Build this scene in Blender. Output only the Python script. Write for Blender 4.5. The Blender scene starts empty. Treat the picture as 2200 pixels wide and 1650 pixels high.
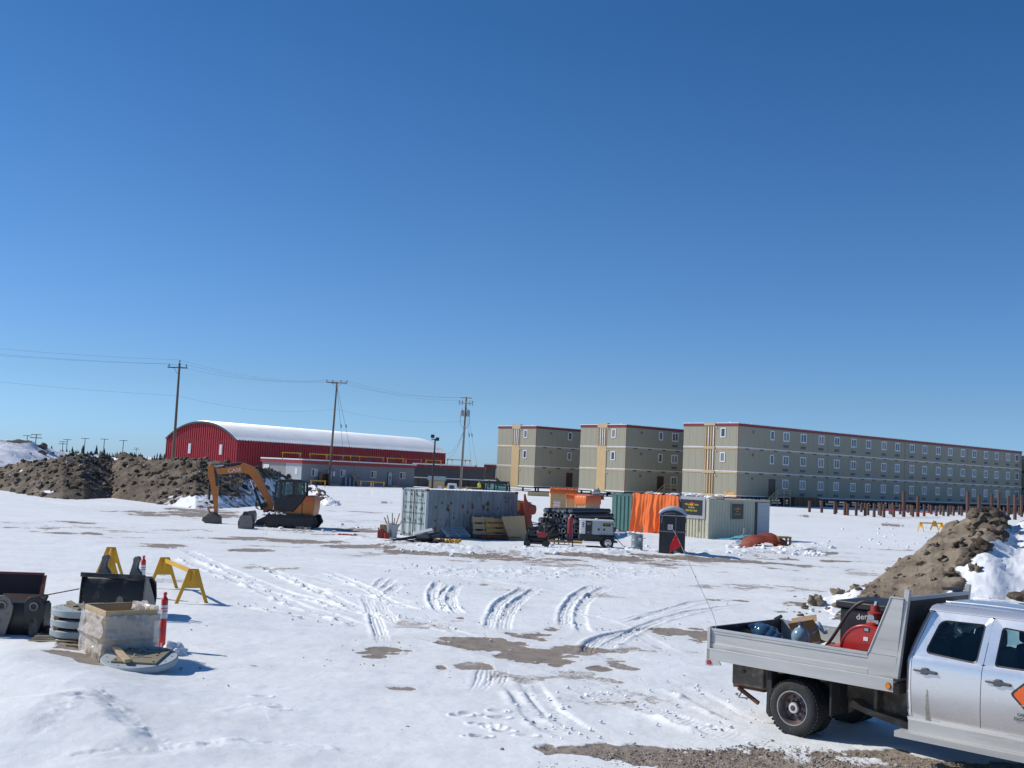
import bpy, bmesh, math, random
import numpy as np
from mathutils import Vector, Matrix, noise as mnoise
random.seed(7)
C=bpy.context.scene.collection
scene=bpy.context.scene
# ---------------- camera ----------------
H=3.65; FP=2420.0; ROLL=math.radians(2.55); PIT=math.atan((1015-825)*math.cos(ROLL)/FP)
cF=np.array([0,math.cos(PIT),math.sin(PIT)]);_r=np.array([1.,0,0]);_u=np.array([0,-math.sin(PIT),math.cos(PIT)])
cR=_r*math.cos(ROLL)+_u*math.sin(ROLL);cU=_u*math.cos(ROLL)-_r*math.sin(ROLL);cC=np.array([0,0,H])
cd=bpy.data.cameras.new('camera');cam=bpy.data.objects.new('camera',cd);C.objects.link(cam)
cd.sensor_width=36;cd.lens=FP/2200*36;cd.clip_end=9000;cd.clip_start=.1
m=Matrix(((cR[0],cU[0],-cF[0],0),(cR[1],cU[1],-cF[1],0),(cR[2],cU[2],-cF[2],H),(0,0,0,1)));cam.matrix_world=m
scene.camera=cam
# ---------------- sky, sun, exposure ----------------
SAZ=math.radians(14); SEL=math.radians(39)
sd=Vector((-math.cos(SAZ)*math.cos(SEL),math.sin(SAZ)*math.cos(SEL),math.sin(SEL)))
w=bpy.data.worlds.new('World');scene.world=w;w.use_nodes=True
nt=w.node_tree;bg=nt.nodes['Background'];sk=nt.nodes.new('ShaderNodeTexSky');sk.sky_type='NISHITA'
sk.sun_disc=False;sk.sun_elevation=SEL;sk.sun_rotation=math.atan2(sd.x,sd.y);sk.altitude=300;sk.air_density=1.0;sk.dust_density=.25;sk.ozone_density=3.0

_tc=nt.nodes.new('ShaderNodeTexCoord');_sp=nt.nodes.new('ShaderNodeSeparateXYZ');nt.links.new(_tc.outputs['Generated'],_sp.inputs[0])
_rp=nt.nodes.new('ShaderNodeValToRGB');nt.links.new(_sp.outputs[2],_rp.inputs[0])
_el=_rp.color_ramp.elements
for _p,_c in ((0,(0.436, 0.712, 1.251)),(.023,(0.436, 0.712, 1.251)),(.068,(0.429, 0.636, 0.969)),(.21,(0.345, 0.595, 0.875)),(.38,(0.24, 0.525, 0.80)),(1,(.38,.68,.92))):
    _e=_el[0] if _p==0 else (_el[len(_el)-1] if _p==1 else _el.new(_p));_e.position=_p;_e.color=(*_c,1)
_mx=nt.nodes.new('ShaderNodeMix');_mx.data_type='RGBA';_mx.blend_type='MULTIPLY';_mx.inputs[0].default_value=1
nt.links.new(sk.outputs[0],_mx.inputs[6]);nt.links.new(_rp.outputs[0],_mx.inputs[7]);nt.links.new(_mx.outputs[2],bg.inputs[0])
bg.inputs[1].default_value=.1
sl=bpy.data.lights.new('sun','SUN');sl.energy=3.6;sl.angle=math.radians(.5);sl.color=(1,.95,.87)
so=bpy.data.objects.new('sun',sl);C.objects.link(so);so.rotation_euler=sd.to_track_quat('Z','Y').to_euler()
vs=scene.view_settings;vs.view_transform='Standard';vs.look='None';vs.exposure=.2;vs.gamma=1
# ---------------- pixel helpers: a photo point to a world point ----------------
def ray(x,y): return cF*FP+cR*(x-1100)+cU*(825-y)
def at(x,y,D):
    d=ray(x,y);return Vector(cC+d*(D/d[1]))
def gz0(x,y):
    t=np.clip((np.asarray(y,float)-105)/45,0,1);return .5*t*t*(3-2*t)
def gp(x,y,z=None):
    d=ray(x,y)
    if z is not None: return Vector(cC+d*((z-H)/d[2]))
    P=cC+d*((0-H)/d[2]) if d[2]<0 else cC+d*(400/d[1])
    for _ in range(12):
        P=cC+d*((float(gz(P[0],P[1]))-H)/d[2])
    return Vector(P)
MOUNDS=[]
def gz(x,y):
    h=gz0(x,y)
    for (cx,cy,rx,ry,hh) in MOUNDS: h=h+hh*np.exp(-(((x-cx)/rx)**2+((y-cy)/ry)**2))
    return h
def addm(px,py,rx,ry,hh):
    d=ray(px,py);P=cC+d*(-H/d[2]);MOUNDS.append((P[0],P[1],rx,ry,hh))
addm(40,1440,1.3,1.5,.30);addm(150,1480,1.4,1.2,.20);addm(60,1560,2.0,1.2,.25);addm(440,1330,1.6,1.3,.12);addm(240,1500,1.3,.5,.10)
addm(1400,1158,3.5,2.4,.35);addm(1590,1172,3.2,1.2,.30);addm(1040,1186,4.5,.8,.16);addm(1230,1188,4,.7,.14);addm(700,1150,5,1,.12);addm(1500,1190,3,.6,.08)
addm(1700,1183,2.5,.8,.15);addm(930,1240,6,3,.10)
# ---------------- mesh helpers ----------------
class MB:
    def __init__(s): s.v=[];s.f=[];s.M=None;s.mi=[];s.m=0
    def add(s,vs,fs):
        b=len(s.v)
        for p in vs:
            p=Vector(p)
            if s.M is not None:p=s.M@p
            s.v.append(p)
        for f in fs:s.f.append([b+i for i in f]);s.mi.append(s.m)
        return s
    def box(s,x0,x1,y0,y1,z0,z1):
        return s.add([(x,y,z) for x in(x0,x1) for y in(y0,y1) for z in(z0,z1)],[(0,1,3,2),(4,6,7,5),(0,4,5,1),(2,3,7,6),(0,2,6,4),(1,5,7,3)])
    def beam(s,a,b,w,h,up=(0,0,1)):
        a=Vector(a);b=Vector(b);d=(b-a).normalized();up=Vector(up)
        if abs(d.dot(up))>.98:up=Vector((1,0,0))
        x=d.cross(up).normalized();y=x.cross(d)
        vs=[p+x*(sx*w/2)+y*(sy*h/2) for p in(a,b) for sx in(-1,1) for sy in(-1,1)]
        return s.add(vs,[(0,1,3,2),(4,6,7,5),(0,4,5,1),(2,3,7,6),(0,2,6,4),(1,5,7,3)])
    def cyl(s,a,b,r0,r1=None,n=12,caps=True):
        if r1 is None:r1=r0
        a=Vector(a);b=Vector(b);d=(b-a).normalized();up=Vector((0,0,1)) if abs(d.z)<.95 else Vector((1,0,0))
        x=d.cross(up).normalized();y=x.cross(d)
        vs=[];
        for p,r in((a,r0),(b,r1)):
            for i in range(n):
                t=2*math.pi*i/n;vs.append(p+x*(r*math.cos(t))+y*(r*math.sin(t)))
        fs=[(i,(i+1)%n,n+(i+1)%n,n+i) for i in range(n)]
        if caps:fs+=[tuple(range(n-1,-1,-1)),tuple(range(n,2*n))]
        return s.add(vs,fs)
    def tube(s,pts,r,n=8):
        pts=[Vector(p) for p in pts];vs=[];k=len(pts);rr=r if hasattr(r,'__len__') else [r]*k
        ref=None
        for i,p in enumerate(pts):
            d=(pts[min(i+1,k-1)]-pts[max(i-1,0)]).normalized()
            if ref is None:ref=Vector((0,0,1)) if abs(d.z)<.9 else Vector((1,0,0))
            x=d.cross(ref).normalized();y=x.cross(d);ref=y
            for j in range(n):
                t=2*math.pi*j/n;vs.append(p+x*(rr[i]*math.cos(t))+y*(rr[i]*math.sin(t)))
        fs=[(i*n+j,i*n+(j+1)%n,(i+1)*n+(j+1)%n,(i+1)*n+j) for i in range(k-1) for j in range(n)]
        fs+=[tuple(range(n-1,-1,-1)),tuple(range((k-1)*n,k*n))]
        return s.add(vs,fs)
    def prism(s,poly,a0,a1,plane='xz'):
        def P(u,v,a):return {'xz':(u,a,v),'xy':(u,v,a),'yz':(a,u,v)}[plane]
        n=len(poly);vs=[P(u,v,a0) for u,v in poly]+[P(u,v,a1) for u,v in poly]
        return s.add(vs,[tuple(range(n)),tuple(range(2*n-1,n-1,-1))]+[(i,n+i,n+(i+1)%n,(i+1)%n) for i in range(n)])
    def lathe(s,prof,c=(0,0,0),n=20,axis='z'):
        vs=[]
        for r,z in prof:
            for i in range(n):
                t=2*math.pi*i/n;x,y=r*math.cos(t),r*math.sin(t)
                q={'z':(x,y,z),'y':(x,z,y),'x':(z,x,y)}[axis]
                vs.append((c[0]+q[0],c[1]+q[1],c[2]+q[2]))
        k=len(prof);fs=[(i*n+j,i*n+(j+1)%n,(i+1)*n+(j+1)%n,(i+1)*n+j) for i in range(k-1) for j in range(n)]
        return s.add(vs,fs)
    def disc(s,c,r,n=20,axis='z'):
        vs=[]
        for i in range(n):
            t=2*math.pi*i/n;x,y=r*math.cos(t),r*math.sin(t)
            q={'z':(x,y,0),'y':(x,0,y),'x':(0,x,y)}[axis];vs.append((c[0]+q[0],c[1]+q[1],c[2]+q[2]))
        return s.add(vs,[tuple(range(n))])
    def grid(s,P,closed=False):
        nu=len(P);nv=len(P[0]);vs=[p for row in P for p in row]
        return s.add(vs,[(i*nv+j,i*nv+j+1,(i+1)*nv+j+1,(i+1)*nv+j) for i in range(nu-1) for j in range(nv-1)])
    def ring(s,A,B):
        n=len(A);return s.add(list(A)+list(B),[(i,(i+1)%n,n+(i+1)%n,n+i) for i in range(n)])
    def ico(s,c,r,seed=0,rough=.3,sq=.8,sub=1):
        V,F=ICO[sub];o=Vector((seed*3.1,seed*1.7,seed*.9));vs=[]
        for v in V:
            k=1+rough*mnoise.noise(v*1.6+o)*1.6
            vs.append((c[0]+v.x*r*k,c[1]+v.y*r*k,c[2]+v.z*r*k*sq))
        return s.add(vs,F)
    def corr(s,p0,p1,z0,z1,pitch,dep,side=1):
        p0=Vector(p0);p1=Vector(p1);L=(p1-p0).length;d=(p1-p0)/L;n=Vector((d.y,-d.x,0))*side
        k=max(1,round(L/pitch));pr=[]
        for i in range(k):
            for t,o in((0,0),(.4,0),(.5,1),(.9,1)):pr.append(((i+t)*L/k,o*dep))
        pr.append((L,0));vs=[]
        for t,o in pr:
            q=p0+d*t-n*o
            vs+=[(q.x,q.y,z0),(q.x,q.y,z1)]
        return s.add(vs,[(2*i,2*i+2,2*i+3,2*i+1) for i in range(len(pr)-1)])
    def build(s,name,mat,parent=None,bevel=0,smooth=0,loc=None):
        me=bpy.data.meshes.new(name);me.from_pydata([tuple(v) for v in s.v],[],s.f)
        for mm in (mat if isinstance(mat,(list,tuple)) else [mat]):me.materials.append(mm)
        if isinstance(mat,(list,tuple)):me.polygons.foreach_set('material_index',s.mi)
        if smooth:
            me.polygons.foreach_set('use_smooth',[True]*len(me.polygons));me.set_sharp_from_angle(angle=math.radians(smooth))
        bm=bmesh.new();bm.from_mesh(me);bmesh.ops.recalc_face_normals(bm,faces=bm.faces);bm.to_mesh(me);bm.free()
        o=bpy.data.objects.new(name,me);C.objects.link(o)
        if parent:o.parent=parent
        if loc:o.location=loc
        if bevel:
            b=o.modifiers.new('bevel','BEVEL');b.width=bevel;b.segments=2;b.limit_method='ANGLE'
            me.polygons.foreach_set('use_smooth',[True]*len(me.polygons));me.set_sharp_from_angle(angle=math.radians(35))
        return o
ICO={}
for k in(0,1,2,3):
    bm=bmesh.new();bmesh.ops.create_icosphere(bm,subdivisions=max(k,1),radius=1)
    if k==0:bm.free();bm=bmesh.new();bmesh.ops.create_cube(bm,size=1.3)
    bm.verts.ensure_lookup_table();ICO[k]=([v.co.copy() for v in bm.verts],[[v.index for v in f.verts] for f in bm.faces]);bm.free()
def tag(o,label=None,cat=None,group=None,kind=None):
    if label:o['label']=label
    if cat:o['category']=cat
    if group:o['group']=group
    if kind:o['kind']=kind
    return o
def thing(name,label,cat,loc=(0,0,0),rot=0,group=None):
    o=bpy.data.objects.new(name,None);o.empty_display_size=.2;C.objects.link(o);o.location=loc;o.rotation_euler=(0,0,math.radians(rot))
    return tag(o,label,cat,group)
def dup(o,loc=None,rot=None,label=None,parent=None,scale=None):
    c=o.copy();C.objects.link(c)
    if parent:c.parent=parent
    if loc is not None:c.location=loc
    if rot is not None:c.rotation_euler=(0,0,math.radians(rot)) if not hasattr(rot,'__len__') else rot
    if scale:c.scale=(scale,)*3
    if label:c['label']=label
    for ch in list(o.children):dup(ch,parent=c)
    return c
def rot3(x,y,z):return Matrix.Rotation(math.radians(z),4,'Z')@Matrix.Rotation(math.radians(y),4,'Y')@Matrix.Rotation(math.radians(x),4,'X')
def TR(loc,r=(0,0,0)):return Matrix.Translation(loc)@rot3(*r)
def text(s,size,mat,parent,loc,rot,name='lettering',ext=.002,align='CENTER',sx=1):
    cu=bpy.data.curves.new('lettering','FONT');cu.body=s;cu.size=size;cu.extrude=ext;cu.align_x=align;cu.align_y='CENTER';cu.resolution_u=3
    cu.space_line=.95
    t=bpy.data.objects.new('tmp',cu);C.objects.link(t);dg=bpy.context.evaluated_depsgraph_get();dg.update()
    me=bpy.data.meshes.new_from_object(t.evaluated_get(dg));bpy.data.objects.remove(t);bpy.data.curves.remove(cu)
    me.materials.clear();me.materials.append(mat);me.transform(Matrix.Scale(sx,4,(1,0,0)))
    o=bpy.data.objects.new(name,me);C.objects.link(o);o.parent=parent;o.location=loc;o.rotation_euler=[math.radians(a) for a in rot];return o
# ---------------- materials ----------------
def N(nt,t,**k):
    n=nt.nodes.new(t)
    for a,b in k.items():setattr(n,a,b)
    return n
def mat(name,col,rough=.6,metal=0,var=.12,sc=2.0,bump=0,bsc=20,dirt=None,dthr=.55,dsc=1.5,stretch=None,spec=.5,alpha=None,trans=0,coat=0,col2=None):
    m=bpy.data.materials.new(name);m.use_nodes=True;nt=m.node_tree;b=nt.nodes['Principled BSDF'];L=nt.links.new
    tc=N(nt,'ShaderNodeTexCoord');src=tc.outputs['Object']
    if stretch:
        mp=N(nt,'ShaderNodeMapping');mp.inputs['Scale'].default_value=stretch;L(src,mp.inputs[0]);src=mp.outputs[0]
    no=N(nt,'ShaderNodeTexNoise');no.inputs['Scale'].default_value=sc;no.inputs['Detail'].default_value=6;no.inputs['Roughness'].default_value=.6;L(src,no.inputs['Vector'])
    r=N(nt,'ShaderNodeValToRGB');e=r.color_ramp.elements;e[0].position=.3;e[1].position=.7
    c1=[c*(1-var) for c in col];c2=list(col2) if col2 else [min(1,c*(1+var)) for c in col]
    e[0].color=(*c1,1);e[1].color=(*c2,1);L(no.outputs[0],r.inputs[0]);out=r.outputs[0]
    if dirt:
        n2=N(nt,'ShaderNodeTexNoise');n2.inputs['Scale'].default_value=dsc;n2.inputs['Detail'].default_value=8;n2.inputs['Roughness'].default_value=.65;L(src,n2.inputs['Vector'])
        r2=N(nt,'ShaderNodeValToRGB');r2.color_ramp.elements[0].position=dthr;r2.color_ramp.elements[1].position=min(1,dthr+.12);L(n2.outputs[0],r2.inputs[0])
        mx=N(nt,'ShaderNodeMix',data_type='RGBA');L(r2.outputs[0],mx.inputs[0]);L(out,mx.inputs[6]);mx.inputs[7].default_value=(*dirt,1);out=mx.outputs[2]
    L(out,b.inputs['Base Color']);b.inputs['Roughness'].default_value=rough;b.inputs['Metallic'].default_value=metal
    b.inputs['Specular IOR Level'].default_value=spec
    if trans:b.inputs['Transmission Weight'].default_value=trans
    if alpha is not None:b.inputs['Alpha'].default_value=alpha
    if coat:b.inputs['Coat Weight'].default_value=coat
    # uneven gloss
    mr=N(nt,'ShaderNodeMapRange');mr.inputs[3].default_value=max(0,rough-.08);mr.inputs[4].default_value=min(1,rough+.1);L(no.outputs[0],mr.inputs[0]);L(mr.outputs[0],b.inputs['Roughness'])
    if bump:
        n3=N(nt,'ShaderNodeTexNoise');n3.inputs['Scale'].default_value=bsc;n3.inputs['Detail'].default_value=5;L(src,n3.inputs['Vector'])
        bp=N(nt,'ShaderNodeBump');bp.inputs['Strength'].default_value=bump;bp.inputs['Distance'].default_value=.02;L(n3.outputs[0],bp.inputs['Height']);L(bp.outputs[0],b.inputs['Normal'])
    return m
K={}
def mk(k,*a,**kw):K[k]=mat(k,*a,**kw);return K[k]
mk('siding',(.315,.298,.225),.75,var=.05,sc=1,stretch=(3,3,.3),dirt=(.33,.31,.23),dthr=.62,dsc=.8)
mk('siding_line',(.2,.19,.14),.8)
mk('fascia_red',(.20,.022,.025),.5,var=.08)
mk('red_steel',(.36,.02,.03),.45,var=.06,sc=.6)
mk('white_roof',(.80,.82,.84),.35,var=.05,sc=.3,dirt=(.62,.64,.66),dthr=.66,dsc=.4)
mk('white_trim',(.78,.78,.76),.5,var=.04)
mk('strap',(.66,.66,.64),.55,var=.12,sc=.8,dirt=(.4,.33,.2),dthr=.6,dsc=.7)
mk('lumber',(.50,.38,.23),.8,var=.18,sc=3,bump=.2,stretch=(1,6,6))
mk('osb',(.62,.34,.125),.8,var=.18,sc=8,dirt=(.42,.26,.1),dthr=.6,dsc=3)
mk('plywood',(.53,.38,.20),.75,var=.1,sc=2)
mk('plydark',(.30,.17,.08),.8,var=.2,sc=3)
mk('window_glass',(.03,.045,.07),.08,var=.3,spec=.8)
mk('window_glass_pale',(.10,.13,.17),.12,var=.3,spec=.8);mk('curtain',(.20,.21,.22),.3,var=.2,stretch=(8,8,.2))
mk('window_frame',(.75,.75,.75),.4,var=.03)
mk('grille',(.10,.11,.13),.6)
mk('dark_steel',(.025,.024,.024),.6,var=.3)
mk('pile_rust',(.11,.058,.045),.75,var=.25,sc=3,dirt=(.2,.09,.06),dthr=.55,dsc=4)
mk('grey_wall',(.22,.235,.25),.6,var=.05,sc=.7,stretch=(2,2,.4))
mk('light_grey_wall',(.42,.44,.46),.6,var=.05)
mk('dark_wall',(.06,.065,.068),.7,var=.1)
mk('door_paint',(.42,.47,.52),.5,var=.05)
mk('yellow',(.62,.33,.015),.55,var=.12,dirt=(.4,.22,.03),dthr=.64,dsc=4)
mk('orange_red',(.62,.10,.03),.55)
mk('pole_wood',(.16,.115,.08),.85,var=.25,sc=2,stretch=(4,4,.3),bump=.3)
mk('insulator',(.1,.07,.06),.3)
mk('galv',(.36,.38,.40),.45,metal=.4,var=.1)
mk('transformer',(.30,.34,.37),.45)
mk('cable',(.03,.03,.035),.5)
mk('white_paint',(.74,.74,.72),.4,var=.04,dirt=(.5,.47,.42),dthr=.66,dsc=2)
mk('black_plastic',(.018,.018,.02),.45,var=.2)
mk('cont_blue',(.19,.225,.245),.6,var=.22,sc=1.1,dirt=(.13,.10,.075),dthr=.565,dsc=1.5,stretch=(1.6,1.6,.45))
mk('cont_door',(.40,.46,.46),.5,var=.08,dirt=(.25,.2,.15),dthr=.68,dsc=2)
mk('cont_cream',(.50,.48,.36),.5,var=.05,dirt=(.3,.2,.1),dthr=.72,dsc=1.3)
mk('cont_green',(.07,.17,.15),.5,var=.08,dirt=(.1,.1,.08),dthr=.7)
mk('rust',(.13,.05,.025),.85,var=.3,sc=5)
mk('tarp_orange',(.80,.17,.03),.38,var=.08,sc=1.5,bump=.25,bsc=6)
mk('tarp_red',(.42,.06,.025),.6,var=.2,sc=1.5,bump=.3,bsc=6)
mk('tarp_blue',(.10,.32,.42),.45,var=.15)
mk('sign_black',(.015,.015,.02),.35)
mk('sign_yellow',(.75,.62,.02),.5,var=.02)
mk('sign_grey',(.35,.36,.38),.5)
mk('sign_red',(.65,.04,.02),.5,var=.02)
mk('sign_white',(.75,.72,.72),.5,var=.03)
mk('letter_dark',(.04,.04,.05),.6)
mk('exc_orange',(.50,.155,.025),.42,var=.1,sc=2,dirt=(.22,.11,.05),dthr=.62,dsc=3)
mk('exc_dark',(.022,.022,.025),.5,var=.25)
mk('glass_teal',(.05,.12,.13),.06,var=.4,sc=2,spec=.9)
mk('rubber',(.028,.028,.028),.85,var=.3,bump=.4,bsc=40,dirt=(.09,.08,.07),dthr=.58,dsc=6)
mk('chrome',(.6,.6,.6),.15,metal=1)
mk('bucket_steel',(.13,.115,.10),.7,var=.25,metal=.2,sc=3,dirt=(.25,.22,.18),dthr=.6,dsc=3)
mk('bucket_black',(.02,.02,.022),.48,var=.3,dirt=(.11,.10,.09),dthr=.53,dsc=2.6)
mk('bucket_rust',(.035,.016,.014),.55,var=.3,dirt=(.10,.035,.025),dthr=.6,dsc=2.5)
mk('worn_steel',(.20,.185,.17),.5,metal=.3,var=.25,sc=4,dirt=(.07,.06,.05),dthr=.55,dsc=4)
mk('generator_grey',(.38,.40,.41),.45,var=.04)
mk('drum_grey',(.22,.27,.29),.42,metal=.2,var=.08,dirt=(.3,.3,.3),dthr=.66)
mk('potty_black',(.022,.024,.03),.42,var=.2)
mk('potty_roof',(.38,.42,.47),.5,var=.1)
mk('potty_panel',(.05,.06,.07),.4)
mk('potty_band',(.2,.2,.2),.5)
mk('red_paint',(.45,.018,.012),.3,var=.06,coat=.3)
mk('red_dull',(.32,.03,.02),.5,var=.2)
mk('flag_red',(.80,.02,.03),.6,var=.05)
mk('fibre',(.6,.6,.58),.5)
mk('concrete',(.36,.41,.42),.75,var=.08,sc=3,bump=.2,dirt=(.5,.54,.56),dthr=.6,dsc=4)
mk('ply_hatch',(.24,.205,.135),.7,var=.12)
mk('shrink',(.66,.61,.55),.25,var=.12,sc=2,bump=.6,bsc=7,stretch=(1,1,3),alpha=.62)
mk('post_red',(.62,.03,.025),.4,var=.06)
mk('post_white',(.62,.66,.70),.3)
mk('alu',(.50,.495,.475),.52,metal=.3,var=.12,sc=1.5,stretch=(.4,4,4),dirt=(.40,.375,.33),dthr=.58,dsc=2)
mk('alu_bright',(.72,.72,.70),.3,metal=.6)
mk('silver',(.76,.77,.78),.26,metal=.6,var=.02,coat=.5,dirt=(.66,.66,.65),dthr=.6,dsc=1.3)
mk('cab_black',(.012,.012,.014),.4)
mk('cab_inside',(.03,.03,.035),.8)
mk('cab_light',(.45,.5,.5),.7)
mk('underbody',(.13,.105,.08),.85,var=.4,sc=4,dirt=(.30,.25,.18),dthr=.56,dsc=4)
mk('rim',(.20,.155,.135),.5,metal=.5,var=.3,sc=4,dirt=(.35,.34,.32),dthr=.6,dsc=4)
mk('hub',(.6,.62,.64),.4,metal=.3)
mk('amber',(.8,.22,.01),.2);mk('tail_red',(.4,.02,.04),.25)
mk('diamond',(.85,.15,.03),.4,var=.03)
mk('jug_blue',(.05,.12,.22),.12,var=.3,trans=.35,spec=.8)
mk('jug_pale',(.25,.38,.46),.25,var=.15,trans=.2)
mk('cardboard',(.36,.24,.13),.8,var=.12)
mk('plastic_clear',(.6,.65,.7),.3)
mk('roof_blue_grey',(.16,.22,.27),.6)
mk('pipe_black',(.028,.028,.03),.45,var=.2)
mk('pipe_foam',(.30,.31,.29),.9,var=.35,sc=6)
mk('vest',(.65,.68,.03),.8);mk('skin',(.5,.3,.2),.6);mk('clothes',(.05,.05,.07),.8)
mk('snow_on',(.80,.82,.85),.7,var=.03)
mk('spruce',(.02,.03,.025),.9,var=.3)
mk('hose_black',(.02,.02,.02),.4)
def glassm():
    m=bpy.data.materials.new('car_glass');m.use_nodes=True;nt=m.node_tree;nt.nodes.remove(nt.nodes['Principled BSDF']);L=nt.links.new
    t=N(nt,'ShaderNodeBsdfTransparent');t.inputs[0].default_value=(.55,.72,.72,1);g=N(nt,'ShaderNodeBsdfGlossy');g.inputs['Roughness'].default_value=.02
    f=N(nt,'ShaderNodeFresnel');f.inputs[0].default_value=1.5;x=N(nt,'ShaderNodeMixShader');L(f.outputs[0],x.inputs[0]);L(t.outputs[0],x.inputs[1]);L(g.outputs[0],x.inputs[2]);L(x.outputs[0],nt.nodes['Material Output'].inputs[0])
    K['car_glass']=m
glassm()
# ---------------- numpy noise ----------------
_rs=np.random.RandomState(3);_T=_rs.rand(512,512)
def vn(x,y):
    xi=np.floor(x).astype(int);yi=np.floor(y).astype(int);fx=x-xi;fy=y-yi
    fx=fx*fx*(3-2*fx);fy=fy*fy*(3-2*fy)
    a=_T[xi%512,yi%512];b=_T[(xi+1)%512,yi%512];c=_T[xi%512,(yi+1)%512];d=_T[(xi+1)%512,(yi+1)%512]
    return (a*(1-fx)+b*fx)*(1-fy)+(c*(1-fx)+d*fx)*fy*1.0-.5
def fbm(x,y,o=4,g=.5):
    s=0;a=1;t=0
    for i in range(o):
        s=s+a*vn(x*2**i+i*17.3,y*2**i+i*9.1);t+=a;a*=g
    return s/t*2
def proj(x,y,z):
    dx=x-cC[0];dy=y-cC[1];dz=z-cC[2]
    w_=dx*cF[0]+dy*cF[1]+dz*cF[2];w_=np.where(w_>.5,w_,.5)
    return 1100+FP*(dx*cR[0]+dy*cR[1]+dz*cR[2])/w_,825-FP*(dx*cU[0]+dy*cU[1]+dz*cU[2])/w_
def sst(a,b,x):
    t=np.clip((x-a)/(b-a),0,1);return t*t*(3-2*t)
# ---------------- ground ----------------
def D(X,Y):return (480+X/2.391,1180+Y/2.391)
TR_=[ # (points px, width m, depth, berm, kind)
([D(1105,172),D(1078,220),D(1082,275),D(1130,330)],.28,.07,.07),([D(1165,185),D(1120,235),D(1128,290),D(1155,330)],.14,.05,.05),([D(1215,185),D(1172,235),D(1180,290),D(1235,342)],.30,.07,.07),
([D(1560,198),D(1440,262),D(1395,330),D(1372,420)],.32,.07,.07),([D(1620,200),D(1510,268),D(1460,335),D(1440,430)],.32,.07,.07),
([D(1910,190),D(1815,238),D(1765,305),D(1755,400)],.32,.07,.07),([D(1985,192),D(1875,250),D(1835,320),D(1845,400),D(1885,445)],.34,.07,.08),
([D(840,152),D(768,208)],.25,.05,.05),([D(882,160),D(800,220)],.25,.05,.05),([D(918,175),D(832,238)],.3,.06,.06),
([D(-220,40),D(0,128),D(150,185),D(380,285),D(600,350),D(735,408)],.5,.07,.13),([D(-200,0),D(0,95),D(250,195),D(480,260),D(760,340)],.45,.06,.10),
([D(160,72),D(330,148),D(520,208),D(730,240),D(1010,292)],.4,.06,.10),([D(60,278),D(330,335),D(500,378)],.35,.05,.09),([D(370,158),D(560,245),D(740,320),D(960,390)],.4,.05,.08),
([D(520,122),D(640,162),D(760,208),D(880,272),D(1040,320)],.35,.05,.07),([D(880,330),D(1000,360),D(1200,430),D(1400,480)],.4,.04,.06),
([D(730,240),D(765,310),D(800,400),D(825,490)],.3,.05,.05),([D(800,270),D(850,345),D(960,400)],.3,.04,.05),
([D(1350,595),D(1340,670),D(1290,750)],.35,.05,.03),([D(1415,610),D(1425,650),D(1370,735)],.35,.05,.03),
([D(1440,640),D(1520,740),D(1610,860),D(1700,930),D(1880,1005)],.42,.06,.06),([D(1530,640),D(1650,790),D(1750,880),D(1980,1000)],.42,.05,.08),
([D(2260,320),D(2150,350),D(2060,385)],.3,.05,.05),([D(2260,380),D(2000,440),D(1900,480),D(1850,560)],.35,.05,.05),
([D(1700,700),D(2000,760),D(2300,850)],.5,.03,.07),([(1400,1465),(1490,1490),(1570,1535),(1650,1565)],.55,.06,.10),([(1360,1510),(1500,1560),(1640,1600)],.5,.05,.08),
([(1330,1335),(1420,1312),(1500,1292),(1600,1285)],.35,.06,.05),([(1290,1400),(1380,1345),(1500,1310),(1640,1295)],.35,.05,.05),
([(-60,1050),(60,1062),(180,1075),(300,1090),(420,1098)],.6,.06,.05),([(-60,1060),(60,1072),(200,1090),(330,1105)],.6,.06,.05),
([(500,1097),(600,1098),(760,1088),(860,1082)],.5,.06,.04),([(690,1112),(800,1104),(860,1100)],.5,.06,.04),
([(700,1072),(780,1068),(850,1062)],.5,.06,.04),([(560,1185),(900,1230),(1300,1290),(1500,1300)],.5,.03,.03),([(450,1180),(800,1215),(1200,1225),(1700,1240)],.6,.03,.02),([(300,1200),(650,1240),(900,1300)],.5,.03,.03),
([(880,1360),(1100,1420),(1350,1480)],.5,.02,.02),([(1480,1420),(1300,1330),(1150,1300)],.4,.02,.02)]
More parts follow.
